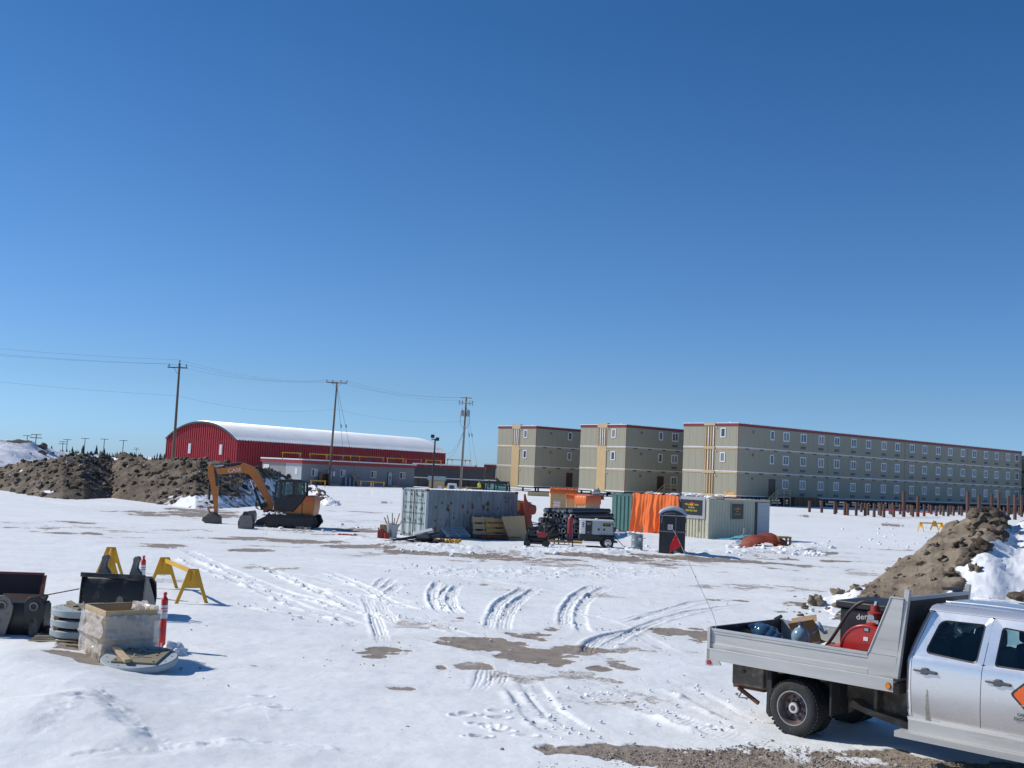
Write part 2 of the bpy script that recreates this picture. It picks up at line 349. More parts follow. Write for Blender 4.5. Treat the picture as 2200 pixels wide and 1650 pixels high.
MUD=[(600,1168,420,7,.3),(1050,1200,420,8,.33),(1500,1212,420,8,.3),(200,1135,300,6,.3),(1800,1200,250,8,.25),(1180,1455,170,10,.33),(1330,1500,150,12,.3),(960,1345,150,8,.3),(1420,1400,150,8,.35),(300,1240,200,8,.25),(700,1380,120,8,.22),(450,1460,90,10,.25),(1650,1265,150,5,.35),(1230,1275,140,5,.3),(400,1106,135,6,1),(440,1098,90,3,.9),(110,1142,90,4,.8),(40,1134,60,3,.6),(150,1122,60,2,.6),(350,1172,60,4,.9),(535,1182,55,4,1),(520,1155,90,3.5,1),(640,1163,110,4,1.05),(760,1174,90,4,1),(940,1190,120,4,1.1),(1040,1199,110,4,1),
(880,1186,60,3,.9),(1190,1202,60,3,1),(1300,1199,120,3.5,1),(1420,1200,80,3,.7),(1550,1204,80,3,.8),(1650,1212,160,3,.8),(1560,1219,180,2,.5),(1720,1202,120,2.5,.8),(1760,1189,50,3,.6),(780,1139,60,4,.8),(860,1143,40,3,.7),
(840,1403,62,19,1.15),(1030,1386,90,13,1.0),(1140,1412,75,15,1.05),(990,1380,60,9,1.1),(1200,1425,40,7,.7),(1140,1365,52,10,.95),(1185,1352,30,7,.7),(1435,1356,50,9,1.05),(1510,1362,40,14,1.1),(990,1326,16,3,.9),(960,1403,40,7,.6),(945,1434,18,8,.8),
(1290,1437,28,6,.9),(580,1432,30,4,.5),(860,1481,30,4,.5),(1010,1432,60,10,.45),(1240,1400,60,14,.5),(1330,1432,50,8,.45),(1540,1440,50,14,.4),
(150,1395,60,14,.9),(215,1415,50,12,.9),(60,1365,70,8,.7),(100,1300,90,18,.35),(1730,1300,50,5,.8),(1640,1310,60,3,.5),(1700,1245,60,2.5,.6),(1850,1225,60,2.5,.5),(1560,1288,60,2,.5),
(700,1268,30,2,.3),(1030,1254,50,3,.4),(1150,1252,30,3,.5),(1290,1240,40,2,.4),(640,1448,60,10,.22),(1350,1500,90,12,.25),(500,1215,120,5,.35),(700,1145,120,4,.4),(1060,1520,60,8,.15),
(1920,1128,30,2,.7),(1930,1181,40,2,.6),(1740,1110,40,1.5,.7),(1880,1123,60,1.5,.7),(1000,1130,300,3,.25),(830,1082,40,2,.6),(760,1099,60,1.5,.5),(1640,1350,100,10,.3),(1560,1500,90,8,.3)]
GX=[1100,1135,1150,1250,1400,1480,1560,1640,1700,1850,2060,2200,3500];GY=[1760,1628,1604,1599,1612,1606,1603,1591,1598,1612,1640,1652,1700]
def dseg(px,py,pts):
    best=np.full(px.shape,1e9);sgn=np.zeros(px.shape);al=np.zeros(px.shape);acc=0
    for a,b in zip(pts[:-1],pts[1:]):
        dx,dy=b[0]-a[0],b[1]-a[1];L=math.hypot(dx,dy)
        t=np.clip(((px-a[0])*dx+(py-a[1])*dy)/L/L,0,1)
        d=np.hypot(px-a[0]-t*dx,py-a[1]-t*dy);m=d<best
        best=np.where(m,d,best);sgn=np.where(m,np.sign((px-a[0])*dy-(py-a[1])*dx),sgn);al=np.where(m,acc+t*L,al);acc+=L
    return best,sgn,al,acc
def catmull(P,k=8):
    out=[];P=[P[0]]+list(P)+[P[-1]]
    for i in range(1,len(P)-2):
        for j in range(k):
            t=j/k;p0,p1,p2,p3=[np.array(q[:2],float) for q in P[i-1:i+3]]
            out.append(.5*((2*p1)+(-p0+p2)*t+(2*p0-5*p1+4*p2-p3)*t*t+(-p0+3*p1-3*p2+p3)*t**3))
    out.append(np.array(P[-1][:2],float));return out
def make_ground():
    half=math.radians(29);A=np.concatenate([np.linspace(-math.pi,-half-.02,50),np.linspace(-half,half,1250),np.linspace(half+.02,math.pi,50)[:-1]])
    R=[.5,2,4,6,7.5]
    r=8.5
    while r<110:
        R.append(r);r+=.028*max(1,(r/22)**1.75)
    while r<8000:
        R.append(r);r*=1.045
    R=np.array(R);nr,na=len(R),len(A)
    rr,aa=np.meshgrid(R,A,indexing='ij');x=(rr*np.sin(aa)).ravel();y=(rr*np.cos(aa)).ravel()
    z=gz(x,y)
    near=np.exp(-((rr.ravel())/140)**2)
    rough=sst(200,700,proj(x,y,z)[0])
    z=z+near*(.05*fbm(x/5,y/5,3)+.022*fbm(x/.9,y/1.5,4)+.007*fbm(x/.22,y/.3,3))
    # wind-packed drifts and lumps
    z=z+near*.03*np.maximum(0,fbm(x/1.3+40,y/.5+9,4))
    px,py=proj(x,y,gz(x,y))
    mud=np.zeros(x.shape)
    nx=fbm(x/1.7,y/1.7,5,.62);ny=fbm(x/.5+70,y/.5,4,.6)
    for cx,cy,hw,hh,k in MUD:
        dd=((px-cx)/(hw*1.15))**2+((py-cy-.045*(px-cx))/(hh*1.25))**2
        s=dd<6
        v=k*(1.0-dd[s])+1.5*nx[s]+.8*ny[s]-.28
        mud[s]=np.maximum(mud[s],sst(-.02,.30,v)*min(1,k+.15)*np.clip(2.2-dd[s]*.8,0,1));mud[s]=np.maximum(mud[s],.30*min(1,k+.2)*np.exp(-dd[s]*.45)*(1+1.2*nx[s]))
    gl=np.interp(px,GX,GY)+26*nx+16*ny
    gl2=np.interp(px,[1130,1180,1300,1450,1560,1620],[1608,1626,1638,1648,1662,1900])+22*nx+14*ny
    gm=sst(-2,4,py-gl)*(1-sst(-3,3,py-gl2))*(rr.ravel()<22)*(px>900);mud=np.maximum(mud,gm*(1-.8*sst(.22,.4,ny+.4*nx)*sst(60,5,py-gl)*1))
    back=(np.cos(aa.ravel())<.5);mud=np.where(back,np.where(rr.ravel()<9,.9,0),mud)
    # tyre tracks
    for pts,wd,dep,berm in TR_:
        g=[]
        for q in pts:
            d=ray(*q);P=cC+d*(-H/d[2]);g.append((P[0],P[1]))
        g=catmull(g,6);xs=[q[0] for q in g];ys=[q[1] for q in g];mg=wd*2
        s=np.where((x>min(xs)-mg)&(x<max(xs)+mg)&(y>min(ys)-mg)&(y<max(ys)+mg))[0]
        if len(s)==0:continue
        d,sg,al,tot=dseg(x[s],y[s],g);h=wd/2
        far=1+.03*max(0,np.mean(ys)-35)
        ends=sst(0,1.6,al)*sst(0,1.6,tot-al)*(.65+.7*np.clip(fbm(al/1.2+wd*10,al*0+dep*99,2)+.5,0,1))
        tread=.014*np.sin(al*2*math.pi/.11)*np.cos(d/h*6)*(d<h)
        d=d+.05*ny[s]+.03*nx[s];arc=berm<.075 and wd<.36;rib=.010*np.cos(d*2*math.pi/.085)*(d<h);gr=-.58*dep*sst(h*1.15,h*.6,d)*(.85+(.2 if arc else .6)*ny[s])+(rib if arc else .5*tread)+.42*berm*np.exp(-((d-h*1.3)/(h*.4))**2)*(.6+.5*sg)*((.85+.6*ny[s]) if arc else np.clip(.45+1.9*ny[s]+.9*nx[s],.1,1.6))
        z[s]+=gr*ends
    # footprints
    for fx,fy in [D(1215,862),D(1262,852),D(1410,840),D(1418,872),D(1300,905),D(1345,910),D(1395,922),D(1440,940),D(1285,972),D(1320,968),D(1560,965),(560,1500),(600,1530)]:
        d=ray(fx,fy);P=cC+d*(-H/d[2]);s=(abs(x-P[0])<.5)&(abs(y-P[1])<.5)
        q=((x[s]-P[0])/.12)**2+((y[s]-P[1])/.09)**2+1.5*ny[s]
        z[s]+=-.035*np.exp(-q)+.02*np.exp(-(q-2.2)**2*1.5)
    # frozen broken edge in the lower left
    for pts,hh in (([(215,1500),(240,1540),(290,1580),(390,1625)],.10),([(60,1640),(300,1625),(560,1600),(800,1625)],.05),([(0,1375),(90,1385),(130,1372),(185,1398),(230,1405)],.10),([(180,1520),(120,1580),(60,1610)],.06),([(450,1545),(560,1520),(700,1540)],.04)):
        g=[]
        for q in pts:
            d=ray(*q);P=cC+d*(-H/d[2]);g.append((P[0],P[1]))
        g=catmull(g,5);s=np.where((abs(x-np.mean([q[0] for q in g]))<6)&(abs(y-np.mean([q[1] for q in g]))<4))[0]
        d,sg,al,tot=dseg(x[s],y[s],g);e=sst(0,.8,al)*sst(0,.8,tot-al)
        z[s]+=e*(hh*sst(-.05,.35,sg*d+.15*ny[s])*np.exp(-(d/.9)**2)+.08*np.abs(ny[s])*np.exp(-(d/.14)**2))
    # rough ploughed ridge in front of the containers
    rid=np.exp(-((py-np.interp(px,[600,840,1100,1400,1560,1700,1800],[1140,1170,1190,1192,1192,1180,1172]))/10)**2)*sst(640,860,px)*sst(1850,1720,px)
    z=z+rid*(.10+.22*np.maximum(0,fbm(x/.7,y/.7,4,.6)))
    rid2=np.exp(-((py-1228)/12)**2)*sst(820,950,px)*sst(1500,1400,px);z=z+rid2*.10*np.maximum(0,fbm(x/.35,y/.5,3))
    z=z-.025*mud*(rr.ravel()<60)
    z=z+gm*.02*fbm(x/.12,y/.12,3)
    me=bpy.data.meshes.new('snow_ground')
    n=nr*na+1;co=np.zeros((n,3));co[:-1,0]=x;co[:-1,1]=y;co[:-1,2]=z;co[-1]=(0,0,0)
    i=np.arange(nr-1)[:,None]*na;j=np.arange(na)[None,:];j2=(j+1)%na
    q=np.stack([i+j,i+na+j,i+na+j2,i+j2],-1).reshape(-1,4)
    q=q[:,::-1]
    tri=np.array([[n-1,(k+1)%na,k] for k in range(na)])
    nq=len(q);me.vertices.add(n);me.vertices.foreach_set('co',co.ravel())
    me.loops.add(nq*4+len(tri)*3);me.loops.foreach_set('vertex_index',np.concatenate([q.ravel(),tri.ravel()]).astype(np.int32))
    me.polygons.add(nq+len(tri));me.polygons.foreach_set('loop_start',np.concatenate([np.arange(nq)*4,nq*4+np.arange(len(tri))*3]).astype(np.int32))
    me.polygons.foreach_set('use_smooth',np.ones(nq+len(tri),bool));me.update(calc_edges=True);me.validate()
    at_=me.attributes.new('mud','FLOAT','POINT');at_.data.foreach_set('value',np.append(np.clip(mud,0,1),.9).astype(np.float32))
    me.materials.append(groundmat());o=bpy.data.objects.new('snow_ground',me);C.objects.link(o);tag(o,kind='structure');return o
def groundmat():
    m=bpy.data.materials.new('snow_and_gravel');m.use_nodes=True;nt=m.node_tree;b=nt.nodes['Principled BSDF'];L=nt.links.new
    tc=N(nt,'ShaderNodeTexCoord');o=tc.outputs['Object']
    a=N(nt,'ShaderNodeAttribute',attribute_name='mud')
    def noise(sc,det=6,ro=.6,src=o):
        n=N(nt,'ShaderNodeTexNoise');n.inputs['Scale'].default_value=sc;n.inputs['Detail'].default_value=det;n.inputs['Roughness'].default_value=ro;L(src,n.inputs['Vector']);return n.outputs[0]
    def ramp(f,p0,p1,c0=(0,0,0),c1=(1,1,1)):
        r=N(nt,'ShaderNodeValToRGB');e=r.color_ramp.elements;e[0].position=p0;e[1].position=p1;e[0].color=(*c0,1);e[1].color=(*c1,1);L(f,r.inputs[0]);return r.outputs[0]
    def mix(f,c,d):
        x=N(nt,'ShaderNodeMix',data_type='RGBA')
        for s,v in((0,f),(6,c),(7,d)):
            if isinstance(v,(tuple,float,int)):x.inputs[s].default_value=(*v,1) if isinstance(v,tuple) else v
            else:L(v,x.inputs[s])
        return x.outputs[2]
    def mth(op,p,q):
        x=N(nt,'ShaderNodeMath',operation=op)
        for s,v in((0,p),(1,q)):
            if isinstance(v,(float,int)):x.inputs[s].default_value=v
            else:L(v,x.inputs[s])
        return x.outputs[0]
    n1=noise(2.2,8,.7);n2=noise(14,5,.6);n3=noise(.12,4)
    mp=N(nt,'ShaderNodeMapping');mp.inputs['Scale'].default_value=(.25,.9,1);mp.inputs['Rotation'].default_value=(0,0,.35);L(o,mp.inputs[0]);n4=noise(1.1,7,.66,mp.outputs[0])
    snow=mix(ramp(n3,.35,.65),(.80,.82,.815),(.845,.858,.855))
    snow=mix(mth('MULTIPLY',ramp(n4,.47,.74),.36),snow,(.60,.575,.545))
    snow=mix(mth('MULTIPLY',ramp(noise(30,3),.62,.72),.10),snow,(.5,.46,.42))
    dirt=mix(ramp(n1,.35,.65),(.225,.18,.14),(.335,.275,.22))
    dirt=mix(ramp(noise(45,3,.7),.55,.68),dirt,(.42,.37,.32));dirt=mix(ramp(noise(30,3,.7),.60,.70),dirt,(.13,.105,.085))
    f=mth('ADD',mth('ADD',a.outputs['Fac'],mth('MULTIPLY',mth('SUBTRACT',n1,.5),1.0)),mth('MULTIPLY',mth('SUBTRACT',n2,.5),.7));f=ramp(f,.36,.60)
    soft=mth('MULTIPLY',ramp(a.outputs['Fac'],.02,.6),.5)
    col=mix(soft,snow,(.52,.485,.445));col=mix(f,col,dirt)
    L(col,b.inputs['Base Color']);b.inputs['Roughness'].default_value=.62;b.inputs['Specular IOR Level'].default_value=.25
    bp=N(nt,'ShaderNodeBump');bp.inputs['Strength'].default_value=.5;bp.inputs['Distance'].default_value=.02
    L(mth('ADD',mth('MULTIPLY',noise(5,7,.66,mp.outputs[0]),1.8),mth('ADD',mth('MULTIPLY',n2,.6),mth('MULTIPLY',noise(60,4,.7),.5))),bp.inputs['Height']);L(bp.outputs[0],b.inputs['Normal'])
    K['ground']=m;return m
make_ground()
# ---------------- dirt heaps ----------------
def heapmat(name,dark,light,ns=1.0):
    m=bpy.data.materials.new(name);m.use_nodes=True;nt=m.node_tree;b=nt.nodes['Principled BSDF'];L=nt.links.new
    tc=N(nt,'ShaderNodeTexCoord');a=N(nt,'ShaderNodeAttribute',attribute_name='snow')
    def noise(sc,det=6,ro=.65):
        n=N(nt,'ShaderNodeTexNoise');n.inputs['Scale'].default_value=sc;n.inputs['Detail'].default_value=det;n.inputs['Roughness'].default_value=ro;L(tc.outputs['Object'],n.inputs['Vector']);return n.outputs[0]
    def ramp(f,p0,p1,c0,c1):
        r=N(nt,'ShaderNodeValToRGB');e=r.color_ramp.elements;e[0].position=p0;e[1].position=p1;e[0].color=(*c0,1);e[1].color=(*c1,1);L(f,r.inputs[0]);return r.outputs[0]
    n1=noise(.5*ns,8);d=ramp(n1,.35,.66,dark,light)
    n5=ramp(noise(9*ns,5,.7),.58,.72,(0,0,0),(1,1,1));x=N(nt,'ShaderNodeMix',data_type='RGBA');L(n5,x.inputs[0]);L(d,x.inputs[6]);x.inputs[7].default_value=(*[min(1,c*1.6) for c in light],1)
    ad=N(nt,'ShaderNodeMath',operation='ADD');n2=noise(1.6*ns,8,.7);sb=N(nt,'ShaderNodeMath',operation='MULTIPLY_ADD');L(n2,sb.inputs[0]);sb.inputs[1].default_value=1.0;sb.inputs[2].default_value=-.5
    L(a.outputs['Fac'],ad.inputs[0]);L(sb.outputs[0],ad.inputs[1]);f=ramp(ad.outputs[0],.46,.56,(0,0,0),(1,1,1))
    y=N(nt,'ShaderNodeMix',data_type='RGBA');L(f,y.inputs[0]);L(x.outputs[2],y.inputs[6]);y.inputs[7].default_value=(.82,.84,.87,1);L(y.outputs[2],b.inputs['Base Color'])
    b.inputs['Roughness'].default_value=.85;b.inputs['Specular IOR Level'].default_value=.2
    bp=N(nt,'ShaderNodeBump');bp.inputs['Strength'].default_value=.8;bp.inputs['Distance'].default_value=.06/ns;L(noise(6*ns,8,.72),bp.inputs['Height']);L(bp.outputs[0],b.inputs['Normal']);return m
def heap(name,table,nu,nv,width,snowf,amp,sc,material,clods,clodr,seed=0,shape=.85,ridged=True,big=()):
    T=np.array(table,float);us=np.linspace(T[0,0],T[-1,0],nu)
    by=np.interp(us,T[:,0],T[:,1]);ry=np.interp(us,T[:,0],T[:,2]);off=np.interp(us,T[:,0],T[:,3])
    kk=np.exp(-(np.arange(-25,26)/9.)**2);kk/=kk.sum();ry0=ry;rs=np.convolve(np.pad(ry,25,'edge'),kk,'valid');X=np.zeros((nu,nv));Y=X.copy();Z=X.copy();E=X.copy()
    vv=np.linspace(0,2,nv)
    for i,u in enumerate(us):
        d=ray(u,by[i]);P=cC+d*((0.0-H)/d[2]);Rd=at(u,ry[i],P[1]+off[i]);
        hz=float(gz0(P[0],P[1]));top=Rd.z;tops=at(u,float(rs[i]),P[1]+off[i]).z
        for j,v in enumerate(vv):
            k=v if v<1 else 2-v
            if v<1:x=P[0]+(Rd.x-P[0])*v;y=P[1]+(Rd.y-P[1])*v
            else:
                g=Vector((Rd.x,Rd.y));dn=g.normalized();q=g+dn*(v-1)*width;x,y=q.x,q.y
            X[i,j]=x;Y[i,j]=y;e=min(1,k*1.02)**shape;Z[i,j]=hz-.25+(tops-hz+.25)*e+(top-tops)*e**6;E[i,j]=e
    am=np.clip(E*1.6,0,1)*np.clip((2.2-E*1.2),.25,1)
    n=fbm(X/sc+seed,Y/sc+Z/sc*.7,5,.58)
    if ridged:n=.3*n+.9*(.35-np.abs(fbm(X/sc*.8+seed+31,Y/sc*.8+Z/sc*.5,4,.6)))
    Z=Z+am*amp*n+am*amp*.25*fbm(X/sc*5,Y/sc*5+seed,3,.6)
    vs=np.stack([X,Y,Z],-1).reshape(-1,3);fs=[(i*nv+j,(i+1)*nv+j,(i+1)*nv+j+1,i*nv+j+1) for i in range(nu-1) for j in range(nv-1)]
    px,py=proj(vs[:,0],vs[:,1],vs[:,2]);sn=snowf(px,py,vs)
    mb=MB();mb.v=[Vector(v) for v in vs];mb.f=[list(f) for f in fs];mb.mi=[0]*len(fs)
    rnd=random.Random(seed);sv=list(sn)
    for _ in range(clods):
        i=rnd.randrange(2,nu-2);j=int((rnd.random()**.8)*nv*.55)
        r=clodr*(.25+rnd.random()**3*1.1)
        if snowf is not None and sn[i*nv+j]>.6 and rnd.random()<.75:continue
        n0=len(mb.v);mb.ico((X[i,j],Y[i,j],Z[i,j]+r*.15),r,seed=rnd.random()*90,rough=.5,sq=.75,sub=2 if r>clodr*.5 else 1)
        sv+=[.08+(.35 if rnd.random()<.12 else 0)]*(len(mb.v)-n0)
    nf=len(mb.f)
    for bx_,by_,br in big:
        dd=(px-bx_)**2+(py-by_)**2+1e9*(np.tile(vv,nu)>1.02);k=int(np.argmin(dd));n0=len(mb.v)
        mb.ico(tuple(vs[k]),br,seed=bx_*.13,rough=.75,sq=.8,sub=3);sv+=[.10]*(len(mb.v)-n0)
    me=bpy.data.meshes.new(name);me.from_pydata([tuple(v) for v in mb.v],[],mb.f);me.materials.append(material)
    if big:
        me.materials.append(hm);me.polygons.foreach_set('material_index',[0]*nf+[1]*(len(mb.f)-nf))
    a=me.attributes.new('snow','FLOAT','POINT');a.data.foreach_set('value',np.array(sv,np.float32))
    me.polygons.foreach_set('use_smooth',[True]*len(me.polygons));me.set_sharp_from_angle(angle=math.radians(50))
    o=bpy.data.objects.new(name,me);C.objects.link(o);tag(o,kind='structure');return o
hm=heapmat('clay_heap',(.055,.042,.03),(.20,.16,.118),.8)
def s_main(px,py,v):
    s=.05+.0*px
    s=np.maximum(s,sst(230,400,px)*sst(1050,1070,py)*.55)
    s=np.maximum(s,sst(450,540,px)*sst(1012,1034,py)*.55)
    s=np.maximum(s,.62*np.exp(-((px-205)/22)**2-((py-978)/6)**2));s=np.maximum(s,.6*np.exp(-((px-245)/14)**2-((py-985)/5)**2))
    s=np.maximum(s,.6*np.exp(-((px-100)/30)**2-((py-1056)/6)**2));s=np.maximum(s,.5*np.exp(-((px-45)/12)**2-((py-1011)/5)**2))
    return s+.10*sst(-.1,.4,fbm(v[:,0]/2.5,v[:,1]/2.5,3))
heap('dirt_heap',[(-260,1046,1009,11),(-60,1050,1007,12),(0,1054,1005,12),(50,1062,997,13),(90,1069,993,14),(135,1073,983,15),(180,1074,977,16),(240,1070,982,17),(260,1073,977,17),(300,1078,983,17),(345,1085,993,17),(375,1088,986,17),(420,1094,992,16),(470,1094,995,15),(520,1091,1002,14),(560,1088,1009,13),(590,1082,1016,12),(620,1080,1027,11),(650,1079,1041,9),(680,1083,1049,7),(705,1087,1071,4),(730,1088,1089,1)],520,120,16,s_main,.62,1.7,hm,1700,.22,5)
hs=heapmat('snow_slope',(.09,.07,.055),(.2,.17,.13),.5)
def s_left(px,py,v):
    return np.clip(.70-.5*np.exp(-((px-40)/30)**2-((py-948)/4)**2)-.32*np.clip(fbm(v[:,0]/6,(v[:,1]+v[:,2]*3)/1.6,4),0,1),0,1)
heap('snowy_heap',[(-400,1022,948,20),(-100,1025,943,22),(0,1027,944,24),(20,1027,946,24),(40,1027,944,24),(64,1027,949,24),(80,1027,958,24),(130,1026,969,22),(180,1024,977,20),(260,1022,986,16),(330,1020,996,10)],150,60,20,s_left,.5,3,hs,90,.7,9,ridged=False)
hr=heapmat('gravel_heap',(.16,.125,.09),(.29,.24,.18),2.2)
def s_right(px,py,v):
    bx=np.interp(py,[1060,1112,1127,1160,1190,1213,1256,1300,1345,1400],[2240,2225,2168,2143,2105,2060,2050,2000,1860,1700])
    d=px-bx+28*fbm(v[:,0]/1.3,v[:,1]/1.3,4,.6)
    s=sst(-12,14,d)
    s=np.maximum(s,sst(1215,1300,py)*sst(1862,1835,px-(py-1276)*(-1.2)))
    s=np.maximum(s,sst(24,45,gz0(v[:,0],v[:,1])*0+v[:,1])*0)
    dk=np.exp(-((px-2215)/22)**2-((py-1300)/26)**2)
    return np.clip(s*.95-dk,0,1)
heap('gravel_heap',[(1690,1372,1368,1),(1735,1372,1338,4),(1800,1378,1300,7),(1860,1385,1262,9),(1929,1390,1213,12),(1965,1392,1188,13),(2000,1395,1158,14),(2030,1397,1128,16),(2050,1398,1122,16),(2070,1399,1116,16),(2090,1399,1108,16),(2096,1399,1093,16),(2120,1400,1089,16),(2150,1400,1094,16),(2163,1400,1122,16),(2180,1400,1130,16),(2200,1400,1122,16),(2300,1402,1104,16),(2500,1405,1095,16),(2700,1405,1110,16),(2900,1400,1250,12)],380,150,9,s_right,.30,1.5,hr,900,.11,21,shape=.95,ridged=False,big=[(2105, 1108, 0.31), (2128, 1104, 0.28), (2148, 1116, 0.28), (2118, 1128, 0.37), (2090, 1135, 0.22), (2140, 1146, 0.31), (2100, 1152, 0.22), (2060, 1172, 0.19), (2088, 1190, 0.25), (2072, 1212, 0.24), (2110, 1176, 0.28), (2045, 1235, 0.19), (2030, 1205, 0.15), (2096, 1222, 0.19), (2205, 1290, 0.31), (2215, 1310, 0.25), (2010, 1172, 0.12), (1985, 1210, 0.1), (2150, 1160, 0.15), (2058, 1262, 0.19)])
# loose stones and clods
rnd=random.Random(5)
def ground_pt(px0,px1,py0,py1):
    return gp(rnd.uniform(px0,px1),rnd.uniform(py0,py1))
mb=MB();cnt=0
while cnt<2600:
    px=rnd.uniform(1130,2200);py=rnd.uniform(1592,1660);lim=np.interp(px,GX,GY)
    if py<lim+2:continue
    p=gp(px,py);r=rnd.uniform(.006,.016)*(1 if rnd.random()<.95 else 1.9);mb.ico((p.x,p.y,p.z+.004),r,seed=cnt,rough=.4,sub=1);cnt+=1
o=mb.build('gravel_stones',mat('gravel_stone',(.34,.285,.23),.85,var=.5,sc=9),smooth=40);tag(o,kind='stuff')
mb=MB()
def clumps(n,x0,x1,y0,y1,r0,r1,m=mb,zz=0):
    for i in range(n):
        p=ground_pt(x0,x1,y0,y1);r=r0+(r1-r0)*rnd.random()**3;m.ico((p.x,p.y,p.z+zz+r*.3),r,seed=rnd.random()*99,rough=.45,sq=.75,sub=1)
clumps(150,860,1400,1172,1196,.03,.16);clumps(90,1560,1700,1168,1192,.06,.28);clumps(50,1470,1700,1185,1200,.04,.14);clumps(70,560,860,1128,1150,.03,.13);clumps(90,1700,1790,1170,1196,.05,.22)
clumps(120,820,1450,1212,1245,.02,.07);clumps(90,1780,1990,1120,1180,.03,.14);clumps(60,1300,1380,1138,1152,.06,.25);clumps(50,1740,2000,1270,1330,.02,.1)
for pts,wd,dep,berm in TR_:
    if berm<.06:continue
    for i in range(16):
        k=rnd.randrange(len(pts)-1);t=rnd.random();qx=pts[k][0]*(1-t)+pts[k+1][0]*t;qy=pts[k][1]*(1-t)+pts[k+1][1]*t
        p=gp(qx,qy);r=rnd.uniform(.012,.04);mb.ico((p.x+rnd.gauss(0,wd*.6),p.y+rnd.gauss(0,wd*.6),p.z+.03),r,seed=i,rough=.4,sub=1)
tag(mb.build('snow_lumps',K['snow_on'],smooth=60),kind='stuff')
mb=MB();clumps(40,800,860,1136,1150,.03,.10);clumps(60,560,640,1136,1146,.03,.1)
for i in range(22):
    p=ground_pt(1700,1860,1272,1345);mb.ico((p.x,p.y,p.z+.0),.03+.12*rnd.random()**3,seed=i*3.3,rough=.5,sub=2)
for a in ((1750,1300,.24),(1762,1298,.14),(1800,1280,.18),(1822,1276,.08),(1836,1270,.16),(1729,1307,.09)):
    p=gp(a[0],a[1]);mb.ico((p.x,p.y,p.z+a[2]*.5),a[2],seed=a[0],rough=.6,sub=3,sq=.9)
tag(mb.build('dirt_clods',hr,smooth=60),kind='stuff')
mb=MB()
for i in range(420):
    p=ground_pt(350,2000,1205,1640) if i%3 else ground_pt(700,1500,1330,1460);r=.006+.022*rnd.random()**3;mb.ico((p.x,p.y,p.z+r*.3),r,seed=i*1.7,rough=.5,sub=1)
tag(mb.build('dirt_specks',bpy.data.materials['gravel_stone']),kind='stuff')
# far spruce line
mb=MB()
for i in range(2600):
    a=rnd.uniform(-.62,.62);d=rnd.uniform(560,760);x=d*math.sin(a);y=d*math.cos(a);h=rnd.uniform(2.2,5.2)+(2.5 if rnd.random()<.04 else 0);wd=h*rnd.uniform(.16,.3);z=.3
    for k in range(3):
        zz=z+h*(.05+.3*k);ww=wd*(1-.28*k);nn=5;t0=rnd.random()
        vs=[(x+ww*math.cos(t0+6.283*j/nn)*rnd.uniform(.7,1.2),y+ww*math.sin(t0+6.283*j/nn),zz) for j in range(nn)]+[(x,y,zz+h*.42)]
        mb.add(vs,[(j,(j+1)%nn,nn) for j in range(nn)])
tag(mb.build('spruce_forest',K['spruce']),kind='stuff')
# ---------------- modular lodging blocks ----------------
def rrect(x0,x1,z0,z1,r,n=4,sk=0):
    P=[]
    for cx,cz,a0 in((x1-r,z0+r,-90),(x1-r,z1-r,0),(x0+r,z1-r,90),(x0+r,z0+r,180)):
        for i in range(n+1):
            a=math.radians(a0+90*i/n);P.append((cx+r*math.cos(a),cz+r*math.sin(a)))
    return P
WX=[11.5,15.9,20.6,24.9,29.6,33.9,38.6,42.8,47.5,51.7,56.3,60.5,65.1,69.3,73.8,78,82.6,86.3]
FL=[(8.75,12.0),(5.3,8.36),(1.78,4.88)]
def frame_mesh(cu,cz,w,h,t,d,split=True):
    m=MB();m.box(cu-w/2,cu+w/2,-d,0,cz+h/2-t,cz+h/2);m.box(cu-w/2,cu+w/2,-d,0,cz-h/2,cz-h/2+t);m.box(cu-w/2,cu-w/2+t,-d,0,cz-h/2+t,cz+h/2-t);m.box(cu+w/2-t,cu+w/2,-d,0,cz-h/2+t,cz+h/2-t)
    if split:m.box(cu-.05,cu+.05,-d+.01,0,cz-h/2+t,cz+h/2-t)
    return m
